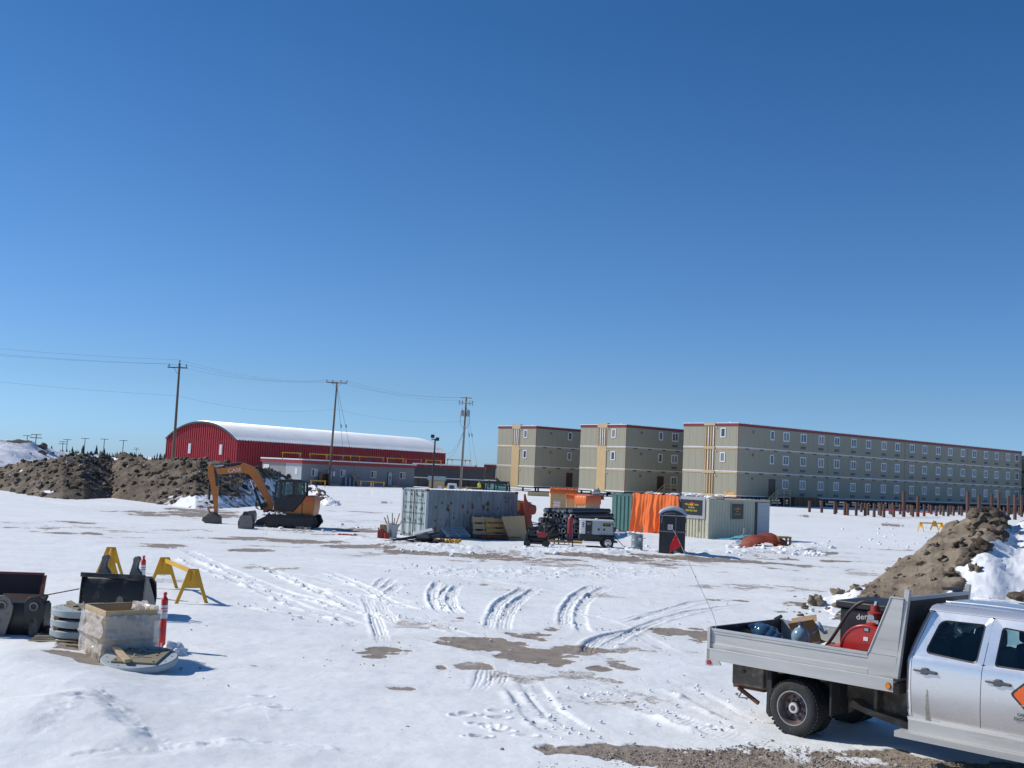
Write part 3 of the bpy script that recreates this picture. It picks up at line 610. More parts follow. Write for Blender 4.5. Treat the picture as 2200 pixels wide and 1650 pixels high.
def block(loc,rot,label,first):
    L=88.4;Wd=10.0
    b=thing('lodging_block',label,'building',loc,rot,'three storey lodging blocks on piles')
    for i,(z0,z1) in enumerate(FL):
        m=MB();m.box(0,L,0,Wd,z0,z1)
        # vertical siding battens on the long and end walls
        for k in range(int(L/1.22)):m.box(k*1.22+.2,k*1.22+.225,-.012,0,z0,z1)
        for k in range(8):m.box(-.012,0,k*1.22+.3,k*1.22+.325,z0,z1)
        m.build('wall',K['siding'],b)
        m=MB();m.M=None
        if i<2:
            zb=FL[i+1][1]
            m=MB();m.box(.05,L,.06,Wd-.05,zb,z0);m.build('floor_gap',K['dark_wall'],b)
            m=MB();m.box(-.03,L,-.04,.05,z0-.17,z0-.01);m.box(-.05,-.0,.05,Wd,z0-.17,z0-.01);m.build('strap',K['strap'],b)
            m=MB();m.box(-.02,L,-.02,.05,zb+.02,z0-.19);m.box(-.04,.0,.05,Wd,zb+.02,z0-.19);m.build('rim_board',K['lumber'],b)
            m=MB();m.box(-.45,.45,-.03,0,zb+.05,z0-.21);jp=m.build('joist_pocket',K['cab_black'],b);jp.location.x=2.2
            for k in range(1,26):
                c_=jp.copy();C.objects.link(c_);c_.parent=b;c_.location.x=2.2+k*3.35
        else:
            m=MB();m.box(-.04,L,-.04,0,1.70,1.85);m.box(-.06,0,0,Wd,1.62,1.85);m.build('strap',K['strap'],b)
            m=MB();m.box(0,L,.1,Wd,1.45,1.77);m.build('floor_beam',K['dark_steel'],b)
    m=MB();m.box(-.06,L+.05,-.06,.02,11.66,12.05);m.box(-.06,.0,.02,4.0,11.66,12.05);m.box(-.06,.0,6.1,Wd,11.66,12.05);m.box(-.06,L+.05,Wd-.02,Wd+.06,11.66,12.05);m.build('fascia',K['fascia_red'],b)
    m=MB();m.box(-.10,L+.1,-.10,Wd+.1,12.05,12.13)
    for q in(2,7,30,52,71):m.cyl((q,3,12.1),(q,3,12.45),.12,n=8)
    m.box(3,3.3,3,3.4,12.1,12.3);m.build('roof',K['snow_on'],b)
    for u in(22.5,45.2,66.8):
        m=MB();m.box(u-.03,u+.03,-.02,0,1.9,11.6);m.build('module_joint',K['siding_line'],b)
    m=MB();m.box(-.02,.05,-.025,.0,1.9,11.6);m.build('corner_trim',K['fascia_red'],b)
    # central strip of the end wall
    y0,y1=4.15,6.0
    if first:
        m=MB();m.box(-.03,-.005,y0,y1,1.9,11.6);m.build('stair_recess',K['plydark'],b)
        for zz0,zz1 in((8.8,11.6),(5.3,8.4),(1.9,4.85)):
            for k,y in enumerate((y0+.12,y0+.55,y0+1.05,y0+1.5)):
                m=MB();m.box(-.12,-.03,y,y+.16 if zz0>2 or k>1 else y+.16,zz0,zz1);m.build('stud',K['lumber'] if k%2 or zz0<2 else K['strap'],b)
        m=MB();m.box(-.10,-.03,y1-.62,y1-.1,2.0,4.7);m.build('wrapped_panel',K['grey_wall'],b)
        for z in(8.35,4.85,1.5,11.75):
            m=MB();m.box(-.16,-.03,y0-.1,y1+.1,z,z+.40);m.build('header_board',K['lumber'],b)
    else:
        m=MB();m.box(-.04,-.005,y0,y1,8.75,11.6);m.build('stair_recess',K['plydark'],b)
        for y in(y0+.3,y0+.75,y0+1.2):
            m=MB();m.box(-.12,-.04,y,y+.14,8.8,11.6);m.build('stud',K['strap'],b)
        m=MB();m.box(-.10,-.005,y0-.05,y1+.05,1.5,8.75);m.build('sheathing',K['plywood'],b)
        m=MB();m.box(-.12,.4,y0-.15,y1+.15,11.6,12.35);m.build('header_board',K['lumber'],b)
    if first:
        m=MB();m.box(-.02,.02,.3,2.2,1.5,2.25);m.box(-.02,.02,2.6,3.3,1.5,2.0);m.build('skirt_panel',K['osb'],b)
    def win(u,z,w=1.5,h=1.38,split=True,end=False):
        t=.14
        f=frame_mesh(u,z,w,h,t,.07,split)
        g=MB();g.box(u-w/2+t,u+w/2-t,-.03,-.006,z-h/2+t,z+h/2-t)
        if end:
            R=Matrix(((0,1,0,0),(1,0,0,0),(0,0,1,0),(0,0,0,1)))
            f.v=[R@v for v in f.v];g.v=[R@v for v in g.v]
        fo=f.build('window',K['window_frame'],b);g.build('pane',K[random.choice(['window_glass','window_glass','window_glass_pale','curtain'])],fo)
    for i,z in enumerate((10.72,7.2,3.68)):
        for k,u in enumerate(WX):
            win(u,z)
            m=MB();m.box(u-.62,u+.62,-.05,0,z-1.6,z-1.25)
            for q in range(4):m.box(u-.58,u+.58,-.065,-.05,z-1.56+q*.08,z-1.53+q*.08)
            m.build('vent_grille',K['grille'],b)
        if i<2:win(8.05,z+.02,.95,1.38,False)
    for z in(10.72,7.2):win(2.65,z,.9,1.4,False,True)
    m=MB();m.box(7.55,8.95,-.04,0,1.85,4.3);d=m.build('door',K['cab_black'],b)
    m=MB();m.box(7.5,7.58,-.08,0,1.85,4.36);m.box(8.92,9.0,-.08,0,1.85,4.36);m.box(7.58,8.92,-.08,0,4.28,4.36);m.build('frame',K['fascia_red'],d)
    for z in(11.5,8.15,4.6):
        m=MB();m.ico((-.12,3.85,z),.12,1,.1);m.build('wall_lamp',K['white_paint'],b)
    for z in(10.9,7.6,4.2):
        m=MB();m.box(3.3,3.75,-.015,0,z-.05,z+.3);m.box(3.45,3.6,-.015,0,z-.2,z-.06);m.build('paint_mark',mat('mark',(.25,.10,.08),.7),b)
    for k in range(24):
        for y in(1.2,8.6):
            m=MB();m.cyl((1.5+k*3.7,y,-.4),(1.5+k*3.7,y,1.45),.16,n=10);m.box(1.5+k*3.7-.25,1.5+k*3.7+.25,y-.25,y+.25,1.45,1.55);m.build('pile',K['pile_rust'],b)
    return b
def onp(px,py,D):
    p=at(px,py,D);return (p.x,p.y,0)
BL=[]
for (px,D,dz,lab,fi) in((1584,160,0,'nearest and longest-looking tan three-storey block with bare stud strip on its end wall',True),(1343,174.5,-.25,'middle tan three-storey block, orange-topped crates in front of it',False),(1149,192.6,-.32,'leftmost tan three-storey block, beside the low dark wing',False)):
    p=onp(px,1000,D);BL.append(block((p[0],p[1],dz),41,lab,fi))
B3=BL[0].matrix_basis.copy() if False else None
def blk(i,u,v,z):
    px,D,dz=((1584,160,0),(1343,174.5,-.25),(1149,192.6,-.32))[i];p=onp(px,1000,D);a=math.radians(41)
    return Vector((p[0]+u*math.cos(a)-v*math.sin(a),p[1]+u*math.sin(a)+v*math.cos(a),z))
# connecting block behind the far end
p=blk(0,89.5,-2,0);c=thing('corridor_block','olive-brown block just past the far right end of the nearest lodging block','building',p,41)
m=MB();m.box(0,7,0,70,1.6,4.7);m.box(0,7,0,70,5.0,8.0);m.box(0,7,0,70,8.3,10.9);m.build('wall',K['siding'],c);m=MB();m.box(-.1,7.1,-.1,70.1,10.9,11.3);m.build('fascia',K['dark_wall'],c)
m=MB();m.box(.1,6.9,.1,69.9,.3,10.8);m.build('core',K['dark_wall'],c)
# access stairs
def stairs(i,label,mirror=1):
    p=blk(i,8.2,-.15,0);zt=1.85;g=.5;s=thing('access_stairs',label,'stairs',(p.x,p.y,0),41,'timber stairs at the block doors')
    m=MB();m.box(-.8,2.4,-1.6,-.1,zt-.12,zt)
    m.build('landing',K['lumber'],s)
    for k in range(6):
        m=MB();x=-.9-.34*k;z=zt-.2*(k+1);m.box(x-.3,x,-1.5,-.3,z-.05,z);m.build('tread',K['lumber'],s)
    m=MB();m.beam((-.8,-1.5,zt),(-2.9,-1.5,.4),.06,.28);m.beam((-.8,-.3,zt),(-2.9,-.3,.4),.06,.28);m.build('stringer',K['lumber'],s)
    m=MB();m.beam((-.8,-1.55,zt+1),(-2.9,-1.55,1.5),.06,.12);m.beam((-.8,-1.55,zt+1),(2.4,-1.55,zt+1),.06,.12);m.beam((-.8,-1.55,zt+.5),(2.4,-1.55,zt+.5),.06,.12);m.beam((-.8,-1.55,zt+.5),(-2.9,-1.55,1.0),.06,.12)
    m.beam((2.4,-1.55,zt+1),(2.4,-.1,zt+1),.06,.12);m.build('rail',K['lumber'],s)
    for x in(-2.85,-.8,.8,2.35):
        m=MB();m.beam((x,-1.5,.3),(x,-1.5,zt+1 if x>-2 else 1.6),.12,.12);m.build('post',K['lumber'],s)
    return s
stairs(0,'timber stairs and landing at the door of the nearest lodging block');stairs(1,'timber stairs and landing at the door of the middle lodging block')
# brown crates in the shade under the nearest block
for k,(u,w_) in enumerate(((12.2,2.1),(14.5,1.5),(16.2,2.3))):
    p=blk(0,u,-1.3,.35);s=thing('timber_crate',['left','middle','right'][k]+' one of three brown timber crates by the stairs under the nearest block','crate',p,41,'brown crates under the nearest block')
    m=MB();m.box(0,w_,0,1.2,0,1.5)
    m.build('box',mat('crate_brown',(.16,.085,.05),.8,var=.2),s)
    for q in range(3):
        m=MB();m.box(q*w_/2-(.05 if q else 0),q*w_/2+(.08 if q<2 else 0),-.04,0,0,1.5);m.build('batten',K['plydark'],s)
# ---------------- red arched hall ----------------
def hall():
    o=at(510,946,200);A=56.7;h=thing('arched_hall','long red metal hall with curved white ribbed roof behind the dirt heap','building',(o.x,o.y,0),A)
    L=62;W=18.7;ze=7.15;zr=10.35;N_=26
    arc=[(W*i/N_,ze+(zr-ze)*(math.sin(math.pi*i/N_)**.9 if 0<i<N_ else 0)) for i in range(N_+1)]
    arc=[]
    Rr=((W/2)**2+(zr-ze)**2)/(2*(zr-ze));cz=zr-Rr
    for i in range(N_+1):
        t=W*i/N_;arc.append((t,cz+math.sqrt(Rr*Rr-(t-W/2)**2)))
    # end wall with ribs, facing -x
    m=MB();k=33;pr=[]
    for i in range(k):
        for t,d in((0,0),(.5,0),(.62,.16),(.9,.16)):pr.append(((i+t)*W/k,d))
    pr.append((W,0));vs=[]
    for y,d in pr:
        zt=cz+math.sqrt(Rr*Rr-(y-W/2)**2);vs+=[(d,y,0),(d,y,zt)]
    m.add(vs,[(2*i,2*i+2,2*i+3,2*i+1) for i in range(len(pr)-1)]);m.box(.1,.2,0,W,0,ze);m.build('end_wall',K['red_steel'],h)
    m=MB();m.corr((0,0,0),(L,0,0),0,ze,.6,.14,-1);m.corr((0,W,0),(L,W,0),0,ze,.6,.14,1);m.build('side_wall',K['red_steel'],h)
    m=MB();m.grid([[(L,y,z),(L,y,0)] for y,z in arc]);m.build('end_wall',K['red_steel'],h)
    m=MB();m.box(.0,.09,-.05,W+.05,ze-.02,ze+.1);m.box(-.03,.07,-.06,.06,0,ze);m.box(-.04,.07,W-.06,W+.06,0,ze);m.build('trim',K['fascia_red'],h)
    # roof ribs run over the arch
    m=MB();k=90;xs=[]
    for i in range(k):
        for t,d in((0,0),(.55,0),(.7,.17),(.9,.17)):xs.append((-.25+(i+t)*(L+.5)/k,d))
    P=[[(x,y+(-.25 if j==0 else .25 if j==N_ else 0),z+.05+d) for j,(y,z) in enumerate(arc)] for x,d in xs];m.grid(P);m.build('roof',K['white_roof'],h)
    m=MB();m.grid([[(x,y,z+o_) for y,z in arc] for x,o_ in((-.3,-.25),(-.3,.1),(-.24,.12),(-.24,-.2))]);m.build('roof_edge',K['dark_wall'],h)
    for y in(12.2,4.0):
        f=MB();f.box(-.12,0,y-.33,y+.33,4.5,6.3);fo=f.build('window',K['white_trim'],h);g=MB();g.box(-.15,-.13,y-.22,y+.22,4.6,6.2);g.build('pane',K['white_paint'],fo)
    for k in range(12):
        u=16+k*3.9;f=frame_mesh(u,5.3,1.7,1.5,.1,.06);fo=f.build('window',K['grille'],h);g=MB();g.box(u-.75,u+.75,-.04,-.01,4.65,5.95);g.build('pane',mat('pane_dim',(.12,.07,.09),.2) if k==0 else bpy.data.materials['pane_dim'],fo)
hall()
# ---------------- grey site office ----------------
def office():
    o=at(650,1000,165);A=55.0;h=thing('site_office','low grey site office with red fascia and snowy roof behind the excavator','building',(o.x,o.y,0),A)
    zt=4.15;L=25.6
    m=MB();m.box(0,L,.1,8.4,.35,zt-.55);m.build('wall',K['grey_wall'],h)
    m=MB();m.box(-.05,0,.1,3.4,.35,zt-.55);m.build('end_wall',K['light_grey_wall'],h,loc=None)
    m=MB();m.box(-.04,0,3.45,8.4,.35,zt-.55);m.build('end_wall',mat('mid_grey_wall',(.27,.265,.26),.6),h)
    m=MB();m.box(-.02,.02,3.4,4.4,.4,zt-.75);m.build('recess',K['grey_wall'],h)
    m=MB();m.box(-.25,L+.2,-.15,8.6,zt-.55,zt-.05);m.build('fascia',mat('fascia_bright',(.30,.03,.04),.5),h)
    m=MB();m.box(-.28,L+.23,-.18,8.63,zt-.05,zt+.12);m.build('roof_snow',K['snow_on'],h)
    m=MB();m.box(-.09,-.05,6.9,8.1,1.6,3.3);m.build('window',K['white_paint'],h)
    m=MB();m.box(-.09,-.06,.9,1.4,2.0,2.9);m.build('notice',K['white_paint'],h)
    for u,w_ in((2.6,1.2),(8.6,1.1),(15.6,1.3),(22.6,1.4)):
        f=frame_mesh(u,2.35,w_,1.1,.08,.06);f.v=[v+Vector((0,.1,0)) for v in f.v];fo=f.build('window',K['window_frame'],h);g=MB();g.box(u-w_/2+.08,u,.07,.09,1.85,2.85);g.build('pane',K['window_glass'],fo);g=MB();g.box(u,u+w_/2-.08,.065,.085,1.85,2.85);g.build('blind',K['lumber'] if u>15 else K['light_grey_wall'],fo)
    for u in(5.8,19.6):
        m=MB();m.box(u-.5,u+.5,.04,.1,.5,2.75);d=m.build('door',K['door_paint'],h);g=MB();g.box(u-.15,u+.05,.02,.038,1.7,2.2);g.build('pane',K['window_glass'],d)
        m=MB();m.box(u-.62,u-.5,.02,.1,.5,2.85);m.box(u+.5,u+.62,.02,.1,.5,2.85);m.build('frame',K['dark_wall'],d)
        m=MB();m.box(u-.9,u+.9,-1.1,.0,.3,.75);m.box(u-.9,u-.82,-1.1,-1.0,.75,1.6);m.box(u+.82,u+.9,-1.1,-1.0,.75,1.6);m.build('step',K['lumber'],h)
    m=MB();m.box(6.45,6.95,.05,.1,1.9,2.6);m.build('notice',K['white_paint'],h)
    return h
office()
p=gp(757,1045)
a=math.radians(55);o=at(650,1000,165)
def offp(u,v,z=.5):return Vector((o.x+u*math.cos(a)-v*math.sin(a),o.y+u*math.sin(a)+v*math.cos(a),z))
for k in range(4):
    s=thing('gas_cylinder',['dark','grey','tall grey','short grey'][k]+' gas cylinder leaning on the site office wall between window and door','gas cylinder',offp(9.0+k*.9,-.25),55,'cylinders by the site office')
    m=MB();hh=[1.5,1.35,1.6,1.2][k];m.lathe([(0.01,0),(.2,0),(.2,hh-.25),(.12,hh-.08),(.05,hh),(.01,hh)],n=10);m.build('tank',K['galv'],s,smooth=40);m=MB();m.cyl((0,0,hh),(0,0,hh+.12),.05,n=6);m.build('valve',K['dark_steel'],s)
s=thing('equipment_cabinet','brown-black cabinet against the site office wall left of the utility pole','cabinet',offp(4.0,-.5,.4),55);m=MB();m.box(-.7,.7,-.3,.3,0,1.9);m.build('body',K['plydark'],s);m=MB();m.box(-.64,-.03,-.34,-.3,.1,1.8);m.build('door',K['bucket_rust'],s);m=MB();m.box(.03,.64,-.34,-.3,.1,1.8);m.build('door',K['bucket_rust'],s)
s=thing('leaning_ladder','pale timber ladder leaning on the site office wall','ladder',offp(10.8,-.9,.45),55)
m=MB();m.beam((0,-.6,0),(-.6,.6,1.9),.08,.12);m.beam((.4,-.6,0),(-.2,.6,1.9),.08,.12);m.build('rail',K['lumber'],s)
for k in range(5):
    t=.15+k*.17;m=MB();m.beam((-.6*t,-.6+1.2*t,1.9*t),(.4-.6*t,-.6+1.2*t,1.9*t),.05,.05);m.build('rung',K['lumber'],s)
# dark wings on stilts
def wing(name,label,x0,x1,D,zt,zb,depth,win=None):
    a_=at(x0,1003,D);b_=at(x1,1003,D);s=thing('dark_wing' if not win else 'dark_annex',label,'building',(a_.x,D,0),0)
    L=b_.x-a_.x;m=MB();m.box(0,L,0,depth,zb,zt-.5);m.build('wall',K['dark_wall'],s)
    m=MB();m.box(-.1,L+.1,-.12,depth,zt-.5,zt);m.build('fascia',K['fascia_red'],s);m=MB();m.box(-.1,L*.86,-.14,depth,zt,zt+.2);m.build('roof_snow',K['snow_on'],s)
    m=MB();m.box(0,L,-.08,0,zb-.15,zb+.02);m.build('strap',K['strap'],s)
    for k in range(int(L/2.2)):
        for y in(.6,depth-1):
            m=MB();m.cyl((1+k*2.2,y,.2),(1+k*2.2,y,zb-.1),.15,n=8);m.build('pile',K['dark_steel'],s)
    if win:
        f=frame_mesh(win,3.3,1.5,1.8,.12,.06);fo=f.build('window',K['window_frame'],s);g=MB();g.box(win-.6,win+.6,-.03,-.005,2.5,4.1);g.build('pane',K['window_glass'],fo)
    else:
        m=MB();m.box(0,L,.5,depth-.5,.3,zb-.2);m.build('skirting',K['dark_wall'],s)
wing('dark_wing','long dark grey wing on stilts with red fascia behind the plywood shed',887,1041,196,4.35,2.15,9)
wing('x','short dark annex with white-framed window between the dark wing and the leftmost block',1041,1082,214,4.9,2.1,9,win=2.9)
# plywood utility shed
p=gp(938,1050);s=thing('plywood_shed','small plywood shed with grey peaked roof in front of the dark wing','shed',(p.x,150,.45),0)
p=at(921,1045,150);s.location=(p.x,150,.45)
m=MB();m.box(0,2.0,0,1.6,0,1.75);m.prism([(0,1.75),(1.6,1.75),(.8,2.1)],0,2.0,'yz');m.build('wall',K['plywood'],s);
m=MB();m.beam((-.2,-.25,1.68),(-.2,.8,2.2),.02,.02)
m=MB();m.add([(-.2,-.25,1.68),(2.2,-.25,1.68),(2.2,.8,2.18),(-.2,.8,2.18),(-.2,1.85,1.68),(2.2,1.85,1.68)],[(0,1,2,3),(3,2,5,4)]);m.add([(-.2,-.25,1.76),(2.2,-.25,1.76),(2.2,.8,2.26),(-.2,.8,2.26),(-.2,1.85,1.76),(2.2,1.85,1.76)],[(0,1,2,3),(3,2,5,4)]);m.box(-.2,2.2,-.27,-.24,1.68,1.76);m.build('roof',K['roof_blue_grey'],s)
m=MB();m.box(1.2,1.75,-.03,0,.55,1.0);m.build('notice',K['white_paint'],s);m=MB();m.box(.55,.62,-.04,0,0,1.75);m.box(0,.55,-.02,0,0,1.7);m.build('corner_board',K['lumber'],s)
# ---------------- sawhorse barricades ----------------
def frame_trestle(m,x,hw=.42,h=.86,top=.13,t=.04):
    # yellow plywood A frame in the yz plane at x
    P=[(-hw,0),(-hw+.09,0),(-hw+.23,h*.44),(hw-.23,h*.44),(hw-.09,0),(hw,0),(top,h),(-top,h)]
    # panel and two legs as separate convex pieces butted together
    m.prism([(-hw,0),(-hw+.09,0),(-hw+.23,h*.44),(-hw+.135,h*.44)],x-t/2,x+t/2,'yz')
    m.prism([(hw-.09,0),(hw,0),(hw-.135,h*.44),(hw-.23,h*.44)],x-t/2,x+t/2,'yz')
    m.prism([(-hw+.135,h*.44),(hw-.135,h*.44),(top,h),(-top,h)],x-t/2,x+t/2,'yz')
def barricade(label,loc,rot,L=3.9,col='yellow',group='yellow sawhorse barricades',s_=1):
    s=thing('sawhorse_barricade',label,'barricade',loc,rot,group)
    for x in(0,L):
        m=MB();frame_trestle(m,x);m.build('trestle',K[col],s,bevel=.004)
        m=MB();m.box(x-.07,x-.02,-.05,.05,.55,.84);m.box(x+.03,x+.07,-.05,.05,.50,.84);m.build('bracket',K[col],s)
    m=MB();m.box(-.14,L+.14,-.02,.02,.72,.83);m.build('crossbar',K[col],s,bevel=.004)
    s.scale=(s_,)*3;return s
a_=gp(411,1296);b_=gp(350,1264);dd=b_-a_
barricade('nearest yellow sawhorse barricade, long crossbar, standing alone on the snow',(a_.x,a_.y,a_.z),math.degrees(math.atan2(dd.y,dd.x)),L=min(3.9,dd.length))
p=gp(228,1262);barricade('yellow sawhorse barricade standing end-on behind the digging bucket with hooks',(p.x,p.y,p.z),108,L=3.2)
p=gp(1978,1142);barricade('yellow sawhorse barricade beside the gravel heap at right',(p.x,p.y,p.z),25,L=2.5)
p=gp(2008,1140);barricade('yellow sawhorse half hidden behind the gravel heap',(p.x,p.y,p.z),70,L=2.2)
roof=[(606,976,'leftmost yellow',0),(665,978,'tall yellow second',0),(700,981,'low wide yellow third',1),(736,983,'plain yellow fourth',0),(772,985,'wide yellow fifth',1),(832,988,'yellow sixth',0),(872,991,'orange-red seventh',2),(915,994,'yellow eighth',0)]
for i,(px,py,lb,k) in enumerate(roof):
    u=3.0+(px-606)*.055+(px-606)**2*.00006;q=offp(u,2.2,4.27)
    q=at(px,py,165+ (px-650)*.088 if px>650 else 164);q.z=4.3
    d=at(px,1000,q.y);q.x=d.x
    barricade(lb+' barricade seen above the site office roof, counted from the left',(q.x,q.y,4.1),8 if k<2 else 12,L=2.0 if k!=1 else 2.9,col='orange_red' if k==2 else 'yellow',group='barricades above the office roof',s_=1.25)
for (px,py,lb,c) in((975,1000,'orange-red barricade on the dark wing roof left of the pole','orange_red'),(985,1000,'yellow barricade on the dark wing roof by the pole','yellow')):
    q=at(px-14,py,199);barricade(lb,(q.x,q.y,4.5),5,L=2.6,col=c,group='barricades on the dark wing roof',s_=1.2)
for (px,py,lb) in((775,1046,'yellow barricade on the snow left of the office step'),(797,1048,'second yellow barricade on the snow before the office door'),(668,1046,'yellow barricade just behind the excavator cab'),(930,1058,'orange-yellow barricade in front of the plywood shed'),(975,1060,'yellow barricade lying low behind the blue-grey container'),(1002,1060,'yellow barricade just right of the utility pole foot')):
    p=gp(px,py);barricade(lb,(p.x,p.y,p.z),14,L=1.7,group='small yellow barricades on the snow',s_=1.1)
# ---------------- utility poles and wires ----------------
def upole(label,px,D,ytop,extra=0,lean=0):
    b=at(px[0],1000,D);t=at(px[1],ytop,D);g=.4
    bz=float(gz(b.x,D));s=thing('utility_pole',label,'utility pole',(at(px[0],1045,D).x,D,bz),0,'wooden utility poles')
    top=t-Vector(s.location);m=MB();m.cyl((0,0,-.3),(top.x,0,top.z),.19,.12,n=12);m.build('shaft',K['pole_wood'],s,smooth=40)
    return s,top
ATT=[]
for (lab,px,D,yt,kind) in(('leftmost tall wooden utility pole, in front of the red arched hall',(368,386),130,780,0),('middle tall wooden utility pole, in front of the site office',(706,724),168,821,1),('right tall wooden utility pole carrying grey transformers',(989.5,1002),170,853,2)):
    s,top=upole(lab,px,D,yt);W=1.15 if kind!=1 else 1.9
    def arm(dz,W,y=.16,nm='crossarm',x0=0):
        m=MB();m.beam((top.x-W+x0,-y,top.z+dz),(top.x+W+x0,-y,top.z+dz),.11,.13);return m.build(nm,K['pole_wood'] if kind<2 else K['lumber'],s)
    def ins(x,z,y=-.16):
        m=MB();m.lathe([(.01,0),(.03,0),(.03,.1),(.09,.14),(.09,.2),(.05,.24),(.07,.3),(.02,.36)],(top.x+x,y,top.z+z),n=8);m.build('insulator',K['insulator'],s)
    if kind==0:
        arm(-.55,1.15,x0=-.15);ins(-1.15,-.5);ins(.85,-.5);ins(0,0,0);m=MB();m.beam((top.x-.6,-.16,top.z-.6),(top.x,-.16,top.z-1.4),.04,.05);m.build('brace',K['galv'],s)
        ATT.append([(Vector(s.location)+Vector((top.x+x,-.16,top.z+z))) for x,z in((-1.15,-.15),(.85,-.15),(0,.36))]+[Vector(s.location)+Vector((top.x*.72,0,top.z*.735))])
    elif kind==1:
        arm(-.1,1.55);m=MB();m.beam((top.x-.9,.9,top.z-.15),(top.x+1.1,-1.2,top.z-.15),.11,.13);m.build('crossarm',K['pole_wood'],s)
        for x in(-1.5,-.6,.6,1.5):ins(x,-.05)
        m=MB();m.beam((top.x-.8,-.16,top.z-.15),(top.x,-.16,top.z-.8),.04,.05);m.beam((top.x+.8,-.16,top.z-.15),(top.x,-.16,top.z-.8),.04,.05);m.build('brace',K['galv'],s)
        ATT.append([(Vector(s.location)+Vector((top.x+x,-.16,top.z+z))) for x,z in((-1.5,.3),(1.5,.3),(.6,.3))]+[Vector(s.location)+Vector((top.x*.75,0,top.z*.74))])
        for gx,gy in((3.4,6),(1.2,9)):
            m=MB();m.tube([(top.x,0,top.z-.4),(top.x*.4+gx,gy,.0)],.02,n=5)
            m.cyl((top.x+ (gx-top.x*.6)*.42,gy*.42,top.z*.60),(top.x+(gx-top.x*.6)*.44,gy*.44,top.z*.57),.07,n=6);m.build('guy_wire',K['cable'],s)
    else:
        arm(-.15,.85);arm(-.95,1.05);m=MB();m.beam((top.x-.5,.5,top.z-.75),(top.x+.7,-.9,top.z-.75),.1,.12);m.build('crossarm',K['lumber'],s)
        for x in(-1,-.55,.55,1.0):
            ins(x,-.9);m=MB();m.tube([(top.x+x,-.2,top.z-1),(top.x+x*1.05,-.25,top.z-1.3)],.04,n=6);m.build('cutout',K['insulator'],s)
        for x in(-.5,.42,.02):
            m=MB();m.lathe([(.01,0),(.27,0),(.29,.1),(.29,.8),(.25,.9),(.01,.95)],(top.x*.86+x,-.32 if x>.1 or x<-.1 else .35,top.z*.835-.6),n=14);c_=m.build('transformer',K['transformer'],s,smooth=40)
            m=MB();m.cyl((top.x*.86+x,-.32,top.z*.835+.3),(top.x*.86+x,-.32,top.z*.835+.55),.04,n=6);m.build('bushing',K['insulator'],c_)
        for sg in(-1,1):
            m=MB();m.tube([(top.x*.86+sg*.55,-.4,top.z*.83),(top.x*.86+sg*.75,-.4,top.z*.76),(top.x*.84+sg*.55,-.3,top.z*.70),(top.x*.82+sg*.12,-.2,top.z*.66)],.025,n=5);m.build('cable_loop',K['cable'],s)
        m=MB();m.tube([(top.x*.74,-.2,top.z*.70),(top.x*.72,-.2,top.z*.3),(.1,-.2,0)],.04,n=6);m.build('conduit',K['galv'],s)
        for gx in(1.8,3.0):
            m=MB();m.tube([(top.x,0,top.z-1),(top.x*.4+gx,3,.1)],.012,n=5);m.cyl((top.x+gx*.35,1.0,top.z*.62),(top.x+gx*.38,1.05,top.z*.58),.06,n=6);m.build('guy_wire',K['cable'],s)
        ATT.append([(Vector(s.location)+Vector((top.x+x,-.16,top.z+z))) for x,z in((-.8,-.05),(.8,-.05),(-1,-.6))]+[Vector(s.location)+Vector((top.x*.75,0,top.z*.74))])
        P3=Vector(s.location)+Vector((top.x*.82,0,top.z*.66))
def wire(a,b,sag,label,r=.007,nm='overhead_wire'):
    pts=[a.lerp(b,i/24)-Vector((0,0,sag*4*(i/24)*(1-i/24))) for i in range(25)];m=MB();m.tube(pts,r,n=4);o=m.build(nm,K['cable']);tag(o,label,'wire','overhead wires on the utility poles');return o
far0=[at(-260,735,112),at(-260,741,113),at(-260,722,112.5),at(-260,791,112)]
nmz=['front conductor','rear conductor','topmost conductor','lower communication line']
for j in range(4):
    wire(ATT[0][j],far0[j],[.35,.35,.35,.3][j],nmz[j]+' running from the leftmost pole out of the left edge')
    wire(ATT[0][j],ATT[1][j],1.0,nmz[j]+' between the leftmost and middle poles')
    wire(ATT[1][j],ATT[2][j],.8,nmz[j]+' between the middle and transformer poles')
hallc=at(955,972,246)
for q,sg in((0,1.6),(1.5,2.2)):wire(P3,hallc+Vector((0,0,-q*.3)),sg,('upper' if not q else 'lower')+' service drop from the transformer pole to the red hall corner',.02)
# far poles
for i,(x,yt,two,D) in enumerate(((58.5,935,1,520),(77.6,932.5,2,440),(135,948,2,640),(144.3,943.5,1,560),(182.5,941,1,540),(224,942.5,1,550),(265,945.5,1,560),(293,962,2,900))):
    t=at(x,yt,D);s=thing('distant_pole',['first','second, tallest','third, short','fourth','fifth','sixth','seventh','last, tiny'][i]+' distant utility pole from the left on the skyline','utility pole',(t.x,D,0),0,'distant utility poles on the skyline')
    m=MB();m.cyl((0,0,0),(.15,0,t.z),.22,.17,n=8);m.build('shaft',K['pole_wood'],s)
    m=MB();m.box(-1.9,2.1,-.1,.1,t.z-.35,t.z-.1)
    if two==2:m.box(-2.2,2.4,-.1,.1,t.z-1.6,t.z-1.3)
    m.build('crossarm',K['pole_wood'],s)
